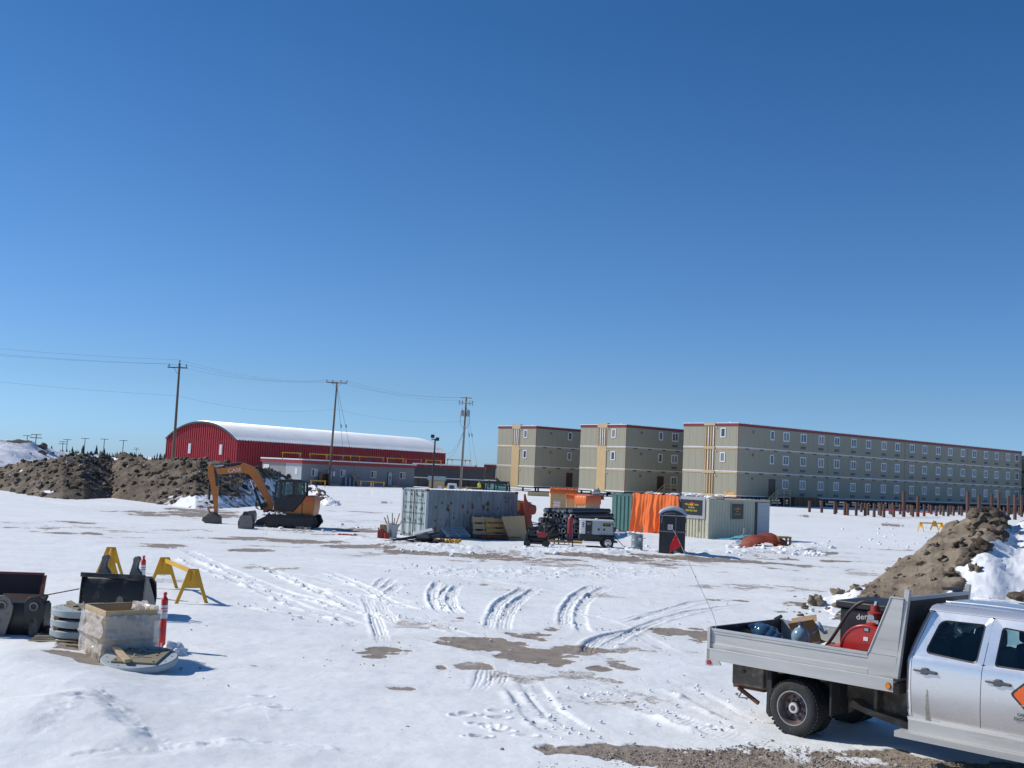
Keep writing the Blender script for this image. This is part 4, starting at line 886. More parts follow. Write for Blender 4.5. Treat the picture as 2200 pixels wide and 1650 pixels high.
# light mast with two heads
p=at(929,1049,150);t=at(936,945,150);s=thing('light_mast','thin dark mast with two lamp heads in front of the plywood shed','mast',(p.x,149,.4),0)
m=MB();m.cyl((0,0,-.1),(t.x-p.x,0,t.z-.4),.14,.10,n=10);m.build('pole',K['dark_steel'],s)
for sg in(-1,1):
    m=MB();m.box(t.x-p.x-.25+sg*.32,t.x-p.x+.2+sg*.32,-.3,.2,t.z-.25+(.05 if sg<0 else -.3),t.z+.2+(.05 if sg<0 else -.3));m.build('lamp_head',K['exc_dark'],s,bevel=.02)
m=MB();m.box(t.x-p.x-.5,t.x-p.x+.5,-.05,.05,t.z-.42,t.z-.3);m.build('bracket',K['dark_steel'],s)
# ---------------- steel piles standing in rows ----------------
F2=lambda x,y:(1780+x/5.238,900+y/5.238)
F1=lambda x,y:(1440+x/5.789,860+y/5.789)
PL=[(F1(1730,1432),F1(0,1250)[1]),(F1(1882,1438),F1(0,1255)[1]),(F1(2045,1455),F1(0,1255)[1]),(F1(2170,1465),F1(0,1262)[1])]
for x,y,t in [(85,1098,938),(182,1115,945),(213,1118,950),(310,1120,940),(367,1090,948),(410,1125,945),(443,1120,952),(512,1135,950),(568,1120,948),(585,1128,952),(622,1138,960),(690,1112,962),(712,1120,962),(733,1138,966),(805,1115,955),(845,1138,812),(893,1095,962),(930,1125,965),(948,1138,975),(1003,1138,872),(1075,1135,962),(1130,1095,960),(1155,1115,972),(1213,1135,976),(1258,1118,970),(1293,1132,976),(1345,1137,977),(1373,1118,975),(1407,1130,980),(1468,1120,980),(1498,1130,982),(1565,1178,818),(1600,1130,986),(1630,1110,985),(1665,1120,985),(1695,1140,857),(1740,1120,985),(1780,1115,985),(1835,1100,843),(1860,1120,990),(1915,1140,828),(1975,1110,990),(2022,1140,866),(2045,1110,990),(2062,1108,990),(2097,1175,857),(2145,1120,990),(2172,1140,857),(2235,1130,860),(2290,1150,860)]:
    PL.append((F2(x,y),F2(0,t)[1]))
protos={}
mb0=MB();mb0.cyl((0,0,-.2),(0,0,1),.17,n=14)
pm=None
ORD=['first','second','third','fourth','fifth','sixth','seventh','eighth','ninth','tenth','eleventh','twelfth','thirteenth'];nt_=0
for i,(b,ty) in enumerate(PL):
    d=ray(b[0],b[1]);P=cC+d*((.02-H)/d[2]);D=P[1];x=P[0];t=at(b[0],ty,D);hh=t.z-.0
    tall=hh>2.6
    if pm is None:
        o=mb0.build('steel_pile',K['pile_rust'],smooth=40);pm=o
    else:o=pm.copy();C.objects.link(o)
    o.location=(x,D,0);o.scale=(1.0+.25*tall,1.0+.25*tall,hh);o.rotation_euler=(0,random.uniform(-.008,.008),random.random()*6)
    tag(o,(ORD[min(12,nt_)]+' tall rusty pipe pile from the left, rising above the short ones' if tall else 'short rusty pipe pile standing in rows before the nearest block'),'pile','tall steel piles' if tall else 'short steel piles')
    nt_+=tall
p=gp(1905,1113);m=MB();m.tube([gp(1905,1113)+Vector((0,0,.9)),gp(1940,1112)+Vector((0,0,.75)),gp(2012,1112)+Vector((0,0,.55))],.06,n=6)
tag(m.build('safety_tape',K['sign_red']),'bright red barrier tape strung between the short piles','tape')
# ---------------- shipping containers ----------------
def container(name,label,loc,rot,L,mw,md,end='door',long_seg=1,z=0):
    c=thing(name,label,'container',loc,rot);W=2.44;Ht=2.59
    # corrugated long sides, recessed 4 cm between the rails
    m=MB();m.corr((.12,.03,0),(L-.12,.03,0),.16,Ht-.12,.28,.035,-1);m.build('long_side',mw,c)
    m=MB();m.corr((.12,W-.03,0),(L-.12,W-.03,0),.16,Ht-.12,.28,.035,1);m.build('long_side',mw,c)
    m=MB();m.corr((L-.03,.12,0),(L-.03,W-.12,0),.16,Ht-.12,.28,.035,-1);m.build('end_wall',mw,c)
    # roof, ribbed
    m=MB();n=int(L/.22)*2;P=[]
    for i in range(n+1):
        x=.05+(L-.1)*i/n;zz=Ht-.02+(.022 if i%2 else 0);P.append([(x,.05,zz),(x,W-.05,zz)])
    m.grid(P);m.build('roof',K['snow_on'] if name=='blue_container' else mw,c)
    m=MB();m.box(.1,W and L-.1,.06,.07,.1,.11)
    m.box(0.1,L-.1,0,.08,0,.16);m.box(.1,L-.1,W-.08,W,0,.16);m.box(.1,L-.1,0,.07,Ht-.12,Ht-.03);m.box(.1,L-.1,W-.07,W,Ht-.12,Ht-.03)
    for x in(0,L-.14):
        m.box(x,x+.14,.13,W-.13,Ht-.13,Ht-.01);m.box(x,x+.14,.13,W-.13,0,.15)
    m.build('rails',mw,c)
    for x in(0,L-.14):
        for y in(0,W-.13):
            m=MB();m.box(x,x+.14,y,y+.13,.0,Ht);m.build('corner_post',md if x==0 else mw,c)
            for z_ in(-.01,Ht-.11):
                m=MB();m.box(x-.012,x+.152,y-.012,y+.142,z_,z_+.122);m.build('corner_casting',K['rust'] if name=='blue_container' else mw,c)
    if end=='door':
        for k,(y0,y1) in enumerate(((.14,1.21),(1.23,W-.14))):
            m=MB();m.box(.02,.07,y0,y1,.16,Ht-.14);d=m.build('door',md,c,bevel=.006)
            for z_ in(.75,1.3,1.85):
                m=MB();m.box(.0,.02,y0+.05,y1-.05,z_-.03,z_+.03);m.build('door_rib',K['drum_grey'],d)
            for y in(y0+.28,y1-.22):
                m=MB();m.cyl((-.035,y,.1),(-.035,y,Ht-.07),.024,n=8)
                for z_ in(.2,.9,1.6,2.3):m.box(-.05,.02,y-.05,y+.05,z_-.05,z_+.05)
                m.build('lock_rod',K['cont_blue'],d)
            m=MB();m.box(-.06,-.03,y0+.28,y0+.7,1.02,1.07);m.build('handle',K['galv'],d)
            for y in(y0,):
                m=MB();m.box(-.0,.025,y0-.01,y0+.02,.16,Ht-.14);m.box(-.0,.025,y1-.02,y1+.01,.16,Ht-.14);m.build('gasket',K['rubber'],d)
    return c
p=gp(912,1156.5,.0)
bc=container('blue_container','rusty blue-grey shipping container with pale end doors, pallets leaning on its side',(p.x,p.y,-.02),37,6.06,K['cont_blue'],K['cont_door'])
# mirror check: the doors face -x of the box; markings and rust
for (y,z,s_,t) in((.62,2.2,.13,'TRLU 407'),(.62,2.02,.13,'22 G1'),(.5,1.05,.10,'MAX G'),(.5,.90,.10,'TARE'),(.5,.75,.10,'NET'),(.5,1.5,.12,'30480')):
    text(t,s_,K['letter_dark'],bc,(-.004,y,z),(90,0,-90))
for (x,z,s_,t) in((5.3,2.25,.17,'TRLU 4'),(5.3,2.02,.17,'078')):
    text(t,s_,K['letter_dark'],bc,(x,-.004,z),(90,0,0))
random.seed(11)
for i in range(26):
    x=random.choice([1.6,1.8,2.2,2.35,3.0,3.2,3.7,4.0,4.4,4.7,5.5,.6,1.0,1.4,2.7]);z=random.gauss(1.75,.12) if i<16 else random.uniform(.3,1.6);m=MB();n=9
    r=random.uniform(.03,.12)*(1.4 if i<4 else .8);vs=[(x+r*random.uniform(.5,1.1)*math.cos(6.283*k/n),-.006,z+r*1.2*random.uniform(.5,1.1)*math.sin(6.283*k/n)) for k in range(n)]
    m.add(vs,[tuple(range(n))]);m.build('rust_spot',K['rust'],bc)
for x,z0,z1 in((1.5,.3,1.45),(2.45,.3,1.4),(2.9,.7,1.45),(3.7,.8,1.5),(4.5,.9,1.45),(5.25,.9,1.5),(1.95,.4,1.0)):
    m=MB();m.box(x,x+.02,-.012,-.004,z0,z1);m.build('weld_line',K['rust'],bc)
def bco(x,y,z=0):
    a=math.radians(37);return Vector((p.x+x*math.cos(a)-y*math.sin(a),p.y+x*math.sin(a)+y*math.cos(a),z))
pw=gp(1520.7,1162,0)
wc=container('cream_container','cream shipping container with black and yellow rental signs and a white door',(pw.x,pw.y,-.02),40,6.06,K['cont_cream'],K['cont_cream'],end='none')
m=MB();
pr=[];W=2.44;k=9;vs=[]
for i in range(k):
    for t,d in((0,0),(.55,0),(.65,.06),(.9,.06)):pr.append((.13+(W-.26)*(i+t)/k,d))
pr.append((W-.13,0))
for y,d in pr:vs+=[(.02+d,y,.16),(.02+d,y,2.46)]
m.add(vs,[(2*i,2*i+2,2*i+3,2*i+1) for i in range(len(pr)-1)]);m.build('end_wall',K['cont_cream'],wc)
m=MB();m.box(4.55,6.0,-.03,.02,.16,2.47);m.build('door_recess',K['cab_black'],wc)
m=MB();m.box(4.75,6.0,-.06,-.032,.14,2.44);dd_=m.build('door',K['light_grey_wall'],wc,bevel=.005)
for z_ in(.8,1.5,2.2):
    m=MB();m.box(4.8,5.95,-.068,-.058,z_,z_+.05);m.build('door_rib',K['galv'],dd_)
def sign(parent,loc,rz,w,h,lines,border=.06,sz=.2):
    m=MB();m.box(-w/2-border,w/2+border,-.012,0,-h/2-border,h/2+border);b_=m.build('sign_board',K['sign_grey'],parent,loc=loc);b_.rotation_euler=(0,0,math.radians(rz))
    m=MB();m.box(-w/2,w/2,-.02,-.012,-h/2,h/2);m.build('sign_face',K['sign_black'],b_)
    for (t,s_,z,mt) in lines:text(t,s_,K[mt],b_,(0,-.023,z),(90,0,0))
    return b_
LN=[('Winnipeg Toilet',.17,.18,'sign_yellow'),('Rentals',.17,-.0,'sign_yellow'),('204-453-1541',.17,-.2,'sign_yellow')]
def drop(parent,loc,rz,r):
    m=MB();m.lathe([(0.001,0),(r,.001)],n=16,axis='y');m.v=[Vector((v.x,-v.y,v.z)) for v in m.v];o_=m.build('emblem',K['sign_red'],parent,loc=loc);o_.rotation_euler=(0,0,math.radians(rz))
sb=sign(wc,(-.02,1.35,2.0),-90,1.75,.95,LN,.2);drop(sb,(0,-.0215,.20),0,.13)
LN2=[(t,s_*.62,z*.9,m_) for t,s_,z,m_ in LN]
sb=sign(wc,(2.75,-.02,1.85),0,1.15,.95,LN2,.06);drop(sb,(0,-.0215,.18),0,.11)
text('PROPERTY OF NORTH',.1,K['letter_dark'],wc,(.015,.72,1.0),(90,90,-90))
a40=math.radians(40)
def wco(x,y,z=0):return Vector((pw.x+x*math.cos(a40)-y*math.sin(a40),pw.y+x*math.sin(a40)+y*math.cos(a40),z))
q=wco(.0,8.35)
# the green container stands beside it: its long side continues the cream end wall
gc=container('green_container','dark green shipping container half draped by an orange tarp',(q.x,q.y,-.02),40-90,5.86,K['cont_green'],K['cont_green'],end='none')
# bold vertical corrugation of the green side
m=MB();m.corr((.12,-.0,0),(3.0,-.0,0),.18,2.44,.36,.06,-1);m.build('ribs',K['cont_green'],gc)
# orange tarp with hanging folds over the end of the green container
s=thing('orange_tarp','bright orange tarp hanging in folds over the green container end','tarp',(q.x,q.y,0),-50)
m=MB();P=[];x0,x1=2.05,6.0
for i in range(101):
    u=i/100;row=[]
    for j in range(31):
        v=j/30;zz=2.66-(2.52+.08*math.sin(u*9))*v
        f=(.075+.06*v)*math.sin(u*38+2.2*math.sin(u*11)+v*1.5)+.05*math.sin(u*90+v*3)*(1-v*.4)+.03*math.sin(v*14+u*20)
        row.append((x0+(x1-x0)*u+.05*math.sin(v*5+u*6),-.16-f*(.35+.65*v)-.05*v,zz+.03*math.sin(u*25)))
    P.append(row)
m.grid(P);m.grid([[(x0+(x1-x0)*i/40,-.14,2.67+.03*math.sin(i)),(x0+(x1-x0)*i/40,.5+.2*math.sin(i*.7),2.66+.02*math.cos(i*2)),(x0+(x1-x0)*i/40,1.0+.25*math.sin(i*.9),2.63)] for i in range(41)]);o_=m.build('drape',K['tarp_orange'],s,smooth=60)
random.seed(4)
for i in range(26):
    u=random.random();w_=None
    if i<14:pt=q.lerp(pw,random.uniform(.3,1.0));off=random.uniform(.1,.9)
    else:pt=wco(random.uniform(0,2.6),random.uniform(.1,2.0));off=0
    pt=pt+Vector((math.cos(a40)*off,math.sin(a40)*off,0));pt.z=2.62
    m=MB();m.ico((0,0,.06),random.uniform(.16,.34),seed=i*7.1,rough=.6,sq=.42,sub=2);o_=m.build('snow_clump',K['snow_on'] if i%3 else K['shrink'],smooth=70,loc=pt)
    tag(o_,('lumpy snow clump on the container roofs' if i%3 else 'greyish wrapped bag lying among snow on the container roofs'),'snow clump' if i%3 else 'bag','snow clumps along the container roofs' if i%3 else 'wrapped bags on the container roofs')
m=MB();m.cyl((0,0,0),(.5,.1,.5),.02,n=5);tag(m.build('stake',K['lumber'],loc=wco(1.8,.5,2.62)),'thin wooden stake sticking up from the cream container roof','stake')
m=MB();m.tube([(0,0,0),(.5,.2,.05),(1.2,.1,.03),(1.6,.3,.05)],.05);tag(m.build('red_strap',K['tarp_red'],loc=wco(1.0,.3,2.64)),'red strap lying on the cream container roof','strap')
# ---------------- excavator ----------------
EY=64.2
def E(x,y):
    t=at(420+x/7.333,980+y/7.333,EY);return (t.x,t.z)
eb=gp(632,1131);ex=thing('excavator','orange tracked excavator with folded boom, bucket resting on the snow','excavator',(eb.x,EY,0),0)
def EP(L):return [(E(x,y)[0]-eb.x,E(x,y)[1]) for x,y in L]
def epr(name,L,y0,y1,mt,parent=ex,bevel=.012):
    m=MB();m.prism(EP(L),y0,y1,'xz');return m.build(name,K[mt],parent,bevel=bevel)
def ept(x,y,yy):
    q_=EP([(x,y)])[0];return Vector((q_[0],yy,q_[1]))
bm_=epr('boom',[(300,215),(330,205),(560,165),(690,140),(740,105),(820,140),(900,170),(965,225),(1010,320),(1060,440),(1115,560),(1165,650),(1205,760),(1190,890),(1050,890),(1050,790),(1095,700),(1030,610),(950,480),(880,360),(830,290),(740,262),(560,268),(330,285)],.25,.55,'exc_orange')
m=MB();m.cyl(ept(1075,770,.2),ept(1075,770,.6),.16,n=14);m.build('pivot',K['exc_dark'],bm_)
text('CASE',.30,K['sign_white'],bm_,ept(600,222,.245),(90,-9,0),sx=1.15)
st=epr('stick',[(172,190),(178,150),(210,125),(250,150),(300,230),(325,330),(328,480),(322,700),(325,900),(272,905),(262,760),(235,560),(205,420),(180,300)],.28,.52,'exc_orange')
m=MB();m.box(0,.02,0,.02,0,.02)
epr('stick_painted_shade',[(268,190),(300,235),(328,330),(330,480),(300,470),(285,330)],.26,.54,'exc_dark',st)  # dark overlay standing in for shade along the stick edge
for a_,b_,r,mt,nm in((ept(420,140,.4),ept(720,112,.4),.085,'exc_dark','stick_cylinder'),(ept(240,158,.4),ept(430,140,.4),.045,'chrome','cylinder_rod'),(ept(910,520,.2),ept(1045,850,.2),.075,'exc_dark','boom_cylinder'),(ept(855,385,.2),ept(912,525,.2),.04,'chrome','cylinder_rod'),(ept(195,410,.4),ept(185,690,.4),.07,'exc_dark','bucket_cylinder'),(ept(185,690,.4),ept(170,810,.4),.035,'chrome','cylinder_rod')):
    m=MB();m.cyl(a_,b_,r,n=12);m.build(nm,K[mt],ex,smooth=40)
m=MB();m.beam(ept(160,800,.4),ept(205,905,.4),.06,.09);m.beam(ept(170,805,.4),ept(285,800,.4),.06,.06);m.build('linkage',K['exc_orange'],ex)
m=MB();pb=EP([(190,905),(260,900),(335,940),(360,960),(362,1085),(300,1095),(180,1075),(95,1015),(110,960),(165,935)])
m.prism(pb,.0,.8,'xz')
for k in range(5):m.box(pb[6][0]-.02+0,pb[6][0]+.12,.02+k*.17,.10+k*.17,pb[6][1]-.12,pb[6][1]+.02)
m.build('bucket',K['bucket_steel'],ex,bevel=.02);m=MB();m.prism(EP([(200,890),(310,880),(320,950),(160,960)]),.22,.3,'xz');m.prism(EP([(200,890),(310,880),(320,950),(160,960)]),.5,.58,'xz');m.build('bucket_ears',K['bucket_steel'],ex)
for i in range(4):
    m=MB();m.tube([ept(1140+i*8,640,.55+i*.03),ept(1200+i*12,650+i*5,.6),ept(1225+i*5,700,.6),ept(1200,745+i*6,.55),ept(1150,740,.5)],.02,n=6);m.build('hydraulic_hose',K['hose_black'],ex)
for i in range(3):
    m=MB();m.tube([ept(965-i*8,670,.15),ept(935+i*8,740,.1),ept(945+i*12,815,.1),ept(990,840,.15),ept(1035,845,.2)],.018,n=6);m.build('hydraulic_hose',K['hose_black'],ex)
# cab with real glass, on the near side
cabm=epr('cab_base',[(1290,850),(1296,690),(1308,640),(1440,672),(1585,600),(1780,612),(1740,690),(1590,855)],-1.05,-.05,'exc_dark')
m=MB()
for a_,b_ in(((1300,700),(1345,400)),((1395,680),(1420,390)),((1600,700),(1600,395)),((1765,640),(1765,395))):
    for y in(-1.02,-.08):m.beam(ept(a_[0],a_[1],y),ept(b_[0],b_[1],y),.07,.11)
for y in(-1.02,-.08):m.beam(ept(1420,640,y),ept(1600,600,y),.06,.12)
m.build('cab_pillars',K['exc_dark'],cabm);epr('cab_roof',[(1335,395),(1385,365),(1500,362),(1700,372),(1775,385),(1785,410),(1340,410)],-1.08,-.03,'exc_dark',cabm)
for L,nm in(([(1350,415),(1415,410),(1390,680),(1308,660)],'windshield_side'),([(1440,412),(1590,412),(1590,600),(1430,670)],'door_glass'),([(1615,415),(1755,415),(1755,610),(1615,610)],'rear_glass')):
    for y in(-1.03,-.06):epr(nm,L,y,y+.012,'car_glass',cabm,0)
m=MB();m.box(*[0]*6);m=MB();s0=ept(1560,640,0);m.box(s0.x-.3,s0.x+.25,-.8,-.35,s0.z-.3,s0.z);m.box(s0.x+.12,s0.x+.3,-.8,-.35,s0.z,s0.z+.75);m.build('seat',K['cab_inside'],cabm,bevel=.04)
for x_ in(1470,1500):
    m=MB();m.cyl(ept(x_,800,-.6),ept(x_,560,-.6),.015,n=6);m.build('lever',K['cab_inside'],cabm)
m=MB();m.box(ept(1400,372,0).x-.1,ept(1400,372,0).x+.05,-.6,-.4,ept(0,372,0).z-.02,ept(0,372,0).z+.1);m.build('work_light',K['chrome'],cabm)
hs_=epr('engine_housing',[(1300,880),(1330,845),(1590,862),(1742,695),(1785,618),(1912,628),(1926,700),(1918,800),(1890,940),(1600,925),(1320,925)],-.98,1.0,'exc_orange',bevel=.04)
epr('side_panel',[(1745,700),(1790,640),(1905,645),(1912,850),(1735,850)],-1.0,-.978,'exc_orange',hs_,0);epr('warning_sticker',[(1785,652),(1882,652),(1880,720),(1785,715)],-1.01,-1.0,'orange_red',hs_,0)
epr('panel_gap',[(1722,700),(1733,700),(1733,925),(1722,925)],-.99,-.979,'exc_dark',hs_,0);epr('handle_plate',[(1400,862),(1460,868),(1455,882),(1402,878)],-.99,-.979,'exc_dark',hs_,0)
text('CX80',.12,K['sign_grey'],hs_,ept(1665,880,-.99),(90,3,0));epr('step_cap',[(1300,860),(1340,842),(1370,860),(1360,905),(1310,905)],-1.03,-.98,'yellow',hs_)
m=MB();m.cyl(ept(1440,930,0),ept(1440,965,0),.5,n=20);m.cyl(ept(1580,930,0)-Vector((.0,0,.0)),ept(1580,975,0),.62,n=24);m.build('turntable',K['exc_dark'],ex)
m=MB();m.cyl(ept(1245,560,-.3),ept(1235,700,-.3),.03,n=6);m.cyl(ept(1245,560,-.5),ept(1245,600,-.3),.05,n=6);m.build('mirror_arm',K['exc_dark'],ex)
m=MB();m.box(ept(1180,0,0).x,ept(1330,0,0).x,.1,.9,ept(0,900,0).z,ept(0,800,0).z);m.build('swing_post',K['exc_dark'],ex)
def track(y0,y1):
    cy=ept(1230,1025,0);c2=ept(1845,1060,0);r=.37;out=[]
    n=56;La=(c2-cy).length;x0,z0=cy.x+.05,.40;x1=c2.x+.0;pts=[]
    for i in range(n+1):pts.append((x0+(x1-x0)*i/n,z0+r+.0))
    for i in range(1,12):
        a=math.pi/2-math.pi*i/12;pts.append((x1+r*math.cos(a),z0+r*math.sin(a)))
    for i in range(n+1):pts.append((x1-(x1-x0)*i/n,z0-r))
    for i in range(1,12):
        a=-math.pi/2-math.pi*i/12;pts.append((x0+r*math.cos(a),z0+r*math.sin(a)))
    outp=[];N2=len(pts)
    for i,(x,z) in enumerate(pts):
        a,b=pts[i-1],pts[(i+1)%N2];dx,dz=b[0]-a[0],b[1]-a[1];l=math.hypot(dx,dz);nx_,nz_=-dz/l,dx/l
        k_=.045 if (i//2)%2 else 0
        outp.append((x+nx_*k_,z+nz_*k_))
    m=MB();m.prism(outp,y0,y1,'xz');t_=m.build('track',K['rubber'],ex)
    m=MB();m.prism([(x0,z0+.2),(x1,z0+.2),(x1,z0-.2),(x0,z0-.2)],y0-.012,y1+.012,'xz');m.build('track_frame',K['exc_dark'],t_)
    for i in range(7):
        x=x0+(x1-x0)*i/6;m=MB();m.cyl((x,y0-.03,z0 if i in(0,6) else z0-.18),(x,y1+.03,z0 if i in(0,6) else z0-.18),.26 if i in(0,6) else .11,n=16);m.build('roller',K['exc_dark'],t_)
track(-1.15,-.7);track(.7,1.15)
m=MB();b0=ept(1150,0,0).x
for i in range(26):
    t=i/25;m.ico((b0+.1+1.3*t,-.95+.2*math.sin(i*2.3),.80+.03*math.sin(i)-(.5*max(0,.22-t))),.07+.05*abs(math.sin(i*1.7)),seed=i*2.2,rough=.5,sq=.6,sub=1)
m.build('packed_snow',K['snow_on'],ex,smooth=60)
m=MB();m.prism(EP([(820,905),(1090,940),(1085,1000),(1060,1065),(1010,1060),(925,1050),(900,980)]),-1.15,-1.08,'xz')
bx=ept(960,0,0).x
pr=[(bx-.25,.12),(bx-.12,.12),(bx-.02,.3),(bx-.02,.62),(bx-.1,.82),(bx-.2,.82),(bx-.12,.5)]
m=MB();m.prism(pr,-1.15,1.15,'xz');m.build('dozer_blade',K['worn_steel'],ex,bevel=.01)
epr('blade_arm',[(1000,1000),(1140,935),(1200,960),(1100,1080),(960,1075)],-.6,-.3,'exc_dark');epr('blade_arm',[(1000,1000),(1140,935),(1200,960),(1100,1080),(960,1075)],.3,.6,'exc_dark')
# spare bucket next to the blade
p_=gp(529,1136);s=thing('spare_bucket','square-looking grey digging bucket standing beside the excavator blade','bucket',(p_.x,p_.y,p_.z-.02),4)
m=MB();m.prism([(-.36,0),(.36,0),(.38,.4),(.30,.76),(-.26,.76),(-.4,.4)],-.45,-.41,'xz');m.build('side_plate',K['worn_steel'],s);m=MB();m.prism([(-.36,0),(.36,0),(.38,.4),(.30,.76),(-.26,.76),(-.4,.4)],.41,.45,'xz');m.build('side_plate',K['worn_steel'],s)
m=MB();m.prism([(-.36,0),(-.4,.4),(-.26,.76),(-.22,.76),(-.36,.4),(-.32,.04),(.33,.04),(.33,0)],-.41,.41,'xz');m.build('shell',K['bucket_steel'],s)
for y in(-.16,.16):
    m=MB();m.prism([(-.24,.76),(.0,.76),(-.03,.92),(-.16,.95)],y-.02,y+.02,'xz');m.build('ear',K['bucket_steel'],s)
for (x_,w_) in((648,.35),(660,.5),(640,.25)):
    p_=gp(x_,1140+(x_-648)*.1);m=MB();m.M=TR((0,0,.12),(4,-5,x_));m.box(-w_/2,w_/2,-.12,.12,-.04,.10);tag(m.build('broken_slab',K['worn_steel'],loc=p_),{648:'small pale broken slab in the excavator shadow, middle',660:'larger pale broken slab right of the other slabs by the excavator',640:'leftmost little slab by the excavator track'}[x_],'slab')
# crumpled red rag on snow
p_=gp(745,1153);m=MB();P=[[(u*.09-.45,v*.09-.18,.05+.09*abs(math.sin(u*1.7+v))+.04*math.sin(v*3)) for v in range(5)] for u in range(12)];m.grid(P);tag(m.build('red_cloth',K['red_paint'],smooth=60,loc=p_),'crumpled red cloth lying on the snow between excavator and blue-grey container','cloth')
# pail with stakes, cartons, red can at the left of the container
p_=gp(842,1157);s=thing('metal_pail','grey metal pail full of wooden stakes left of the blue-grey container','pail',p_,0)
m=MB();m.lathe([(.01,.0),(.22,.0),(.31,.72),(.33,.72),(.32,.75),(.30,.72),(.22,.05),(.01,.05)],n=20);m.build('body',K['galv'],s,smooth=40)
for i,(dx,dy) in enumerate(((-.45,.1),(-.3,0),(-.05,.1),(.1,-.1),(.6,.1),(.3,.2))):
    m=MB();m.beam((dx*.1,dy*.2,.2),(dx,dy,1.05+.12*(i%3)),.06,.05);o_=m.build('wooden_stake',K['lumber']);o_.location=p_
    tag(o_,'wooden stake standing in the grey metal pail, '+['leaning far left','leaning left','nearly upright','upright short','leaning far right','leaning right'][i],'stake')
for i,(px_,py_,w_,h_,mt,lb) in enumerate(((823,1153,.36,.62,'cardboard','tall tan carton behind the red fuel can'),(818,1157,.36,.42,'red_dull','dusty red fuel can left of the metal pail'),(830,1158,.26,.3,'red_dull','small red fuel can touching the metal pail'))):
    p_=gp(px_,py_);s=thing('carton' if i==0 else 'fuel_can',lb,'carton' if i==0 else 'fuel can',p_,10*i)
    m=MB();m.box(-w_/2,w_/2,-.15,.15,0,h_);m.build('body',K[mt],s,bevel=.02)
    m=MB()
    if i:m.cyl((-w_/4,0,h_),(-w_/4-.08,0,h_+.12),.03,n=8);m.box(-.02,w_/2-.05,-.02,.02,h_+.02,h_+.06);m.build('spout',K['exc_dark'],s)
    else:m.box(-.02,.02,-.155,.155,0,h_+.004);m.build('tape',K['lumber'],s)
# junk pile of black pipes, yellow hose
def loose(name,lab,cat,mb,mt,loc,**k):return tag(mb.build(name,K[mt],loc=loc,**k),lab,cat)
p_=gp(870,1168)
for i,(a_,b_,r,lb) in enumerate((((-1.0,-.3,.05),(1.6,.5,.55),.07,'long black pipe leaning up from the snow, topmost of the scrap'),((-.9,-.3,.05),(.9,-.6,.06),.06,'black pipe lying flat, nearest of the scrap'),((-.2,.2,.1),(1.9,-.1,.25),.06,'black pipe lying across the scrap'))):
    m=MB();m.cyl(a_,b_,r,n=10);loose('scrap_pipe',lb,'pipe',m,'pipe_black',p_,smooth=40)
for i,(x,y,z,w_,ml,lb) in enumerate(((1.0,.1,.2,.5,'exc_dark','dark steel lump in the middle of the scrap'),(1.4,-.1,.12,.35,'bucket_rust','rust-brown steel lump in the scrap'),(.6,.1,.15,.3,'exc_dark','smaller dark lump left in the scrap'))):
    m=MB();m.ico((x,y,z),w_,seed=i*5+2,rough=.9,sq=.5,sub=1);loose('scrap_metal',lb,'scrap metal',m,ml,p_)
q_=gp(905,1166);m=MB();m.M=TR((.1,0,.35),(12,-14,10));m.box(-.55,.45,-.25,.25,-.12,.12);loose('bent_sheet','grey bent panel lying on top of the scrap by the container corner','panel',m,'light_grey_wall',q_+Vector((0,.4,.1)),bevel=.03)
q_=gp(948,1168)
for k in range(2):
    m=MB();pts=[(-.7+.1*i+k*.12,.12*math.sin(i*2.1+k),.10+.09*abs(math.sin(i*1.3+k))) for i in range(16)];m.tube(pts,.085,n=8);loose('yellow_hose',('front' if k else 'rear')+' coil of ribbed yellow hose on the snow before the container','hose',m,'yellow',q_,smooth=50)
# white slatted pallet lying, then pallets and plywood leaning on the container
def pallet(name,label,M,W,Hh,slats,sw,mt,gapmt=None,group=None):
    s=thing(name,label,'pallet',(0,0,0),0,group);s.matrix_world=M
    for i in range(slats):
        z=Hh*(i+.5)/slats;m=MB();m.box(0,W,-.03,0,z-sw/2,z+sw/2);m.build('slat',K[mt],s)
    for x in(.04,W/2-.05,W-.14):
        m=MB();m.box(x,x+.1,.0,.09,0,Hh);m.build('runner',K[mt],s)
    for i in(0,slats-1):
        z=Hh*(i+.5)/slats;m=MB();m.box(0,W,.09,.11,z-sw/2,z+sw/2);m.build('back_slat',K[mt],s)
    return s
def onc(x,y,z,tilt,twist=0):
    v=bco(x,y,z);return Matrix.Translation(v)@Matrix.Rotation(math.radians(37+twist),4,'Z')@Matrix.Rotation(math.radians(tilt),4,'X')
pallet('white_pallet','whitish slatted pallet lying almost flat beside the container',onc(.95,-.75,.18,-62),1.5,.95,5,.09,'light_grey_wall')
pallet('tall_pallet','weathered pallet leaning left, partly behind the front pallets',onc(2.75,-.55,.12,-13,-6),1.35,1.12,3,.27,'plywood')
pallet('front_pallet','orange-brown pallet leaning on the container, in front of the weathered one',onc(3.5,-.72,.06,-14,-8),2.3,1.12,4,.2,'osb')
m=MB();m.M=onc(4.1,-1.35,.02,-12,-12)@Matrix.Scale(.86,4);m.add([(.45,-.02,0),(1.75,-.02,0),(1.6,-.02,1.55),(0,-.02,1.45),(.45,0,0),(1.75,0,0),(1.6,0,1.55),(0,0,1.45)],[(0,1,2,3),(4,7,6,5),(0,4,5,1),(1,5,6,2),(2,6,7,3),(3,7,4,0)])
o_=m.build('plywood_sheet',K['plywood']);tag(o_,'plain tan plywood sheet leaning in front of the pallets','plywood sheet')
m=MB();P=[]
for i in range(26):
    x=2.6+i*.14;P.append([bco(x,-.35-.22*j-.12*math.sin(i*.9+j),.12+.16*abs(math.sin(i*.8+j*1.7))*(1-j/8)+.02) for j in range(7)])
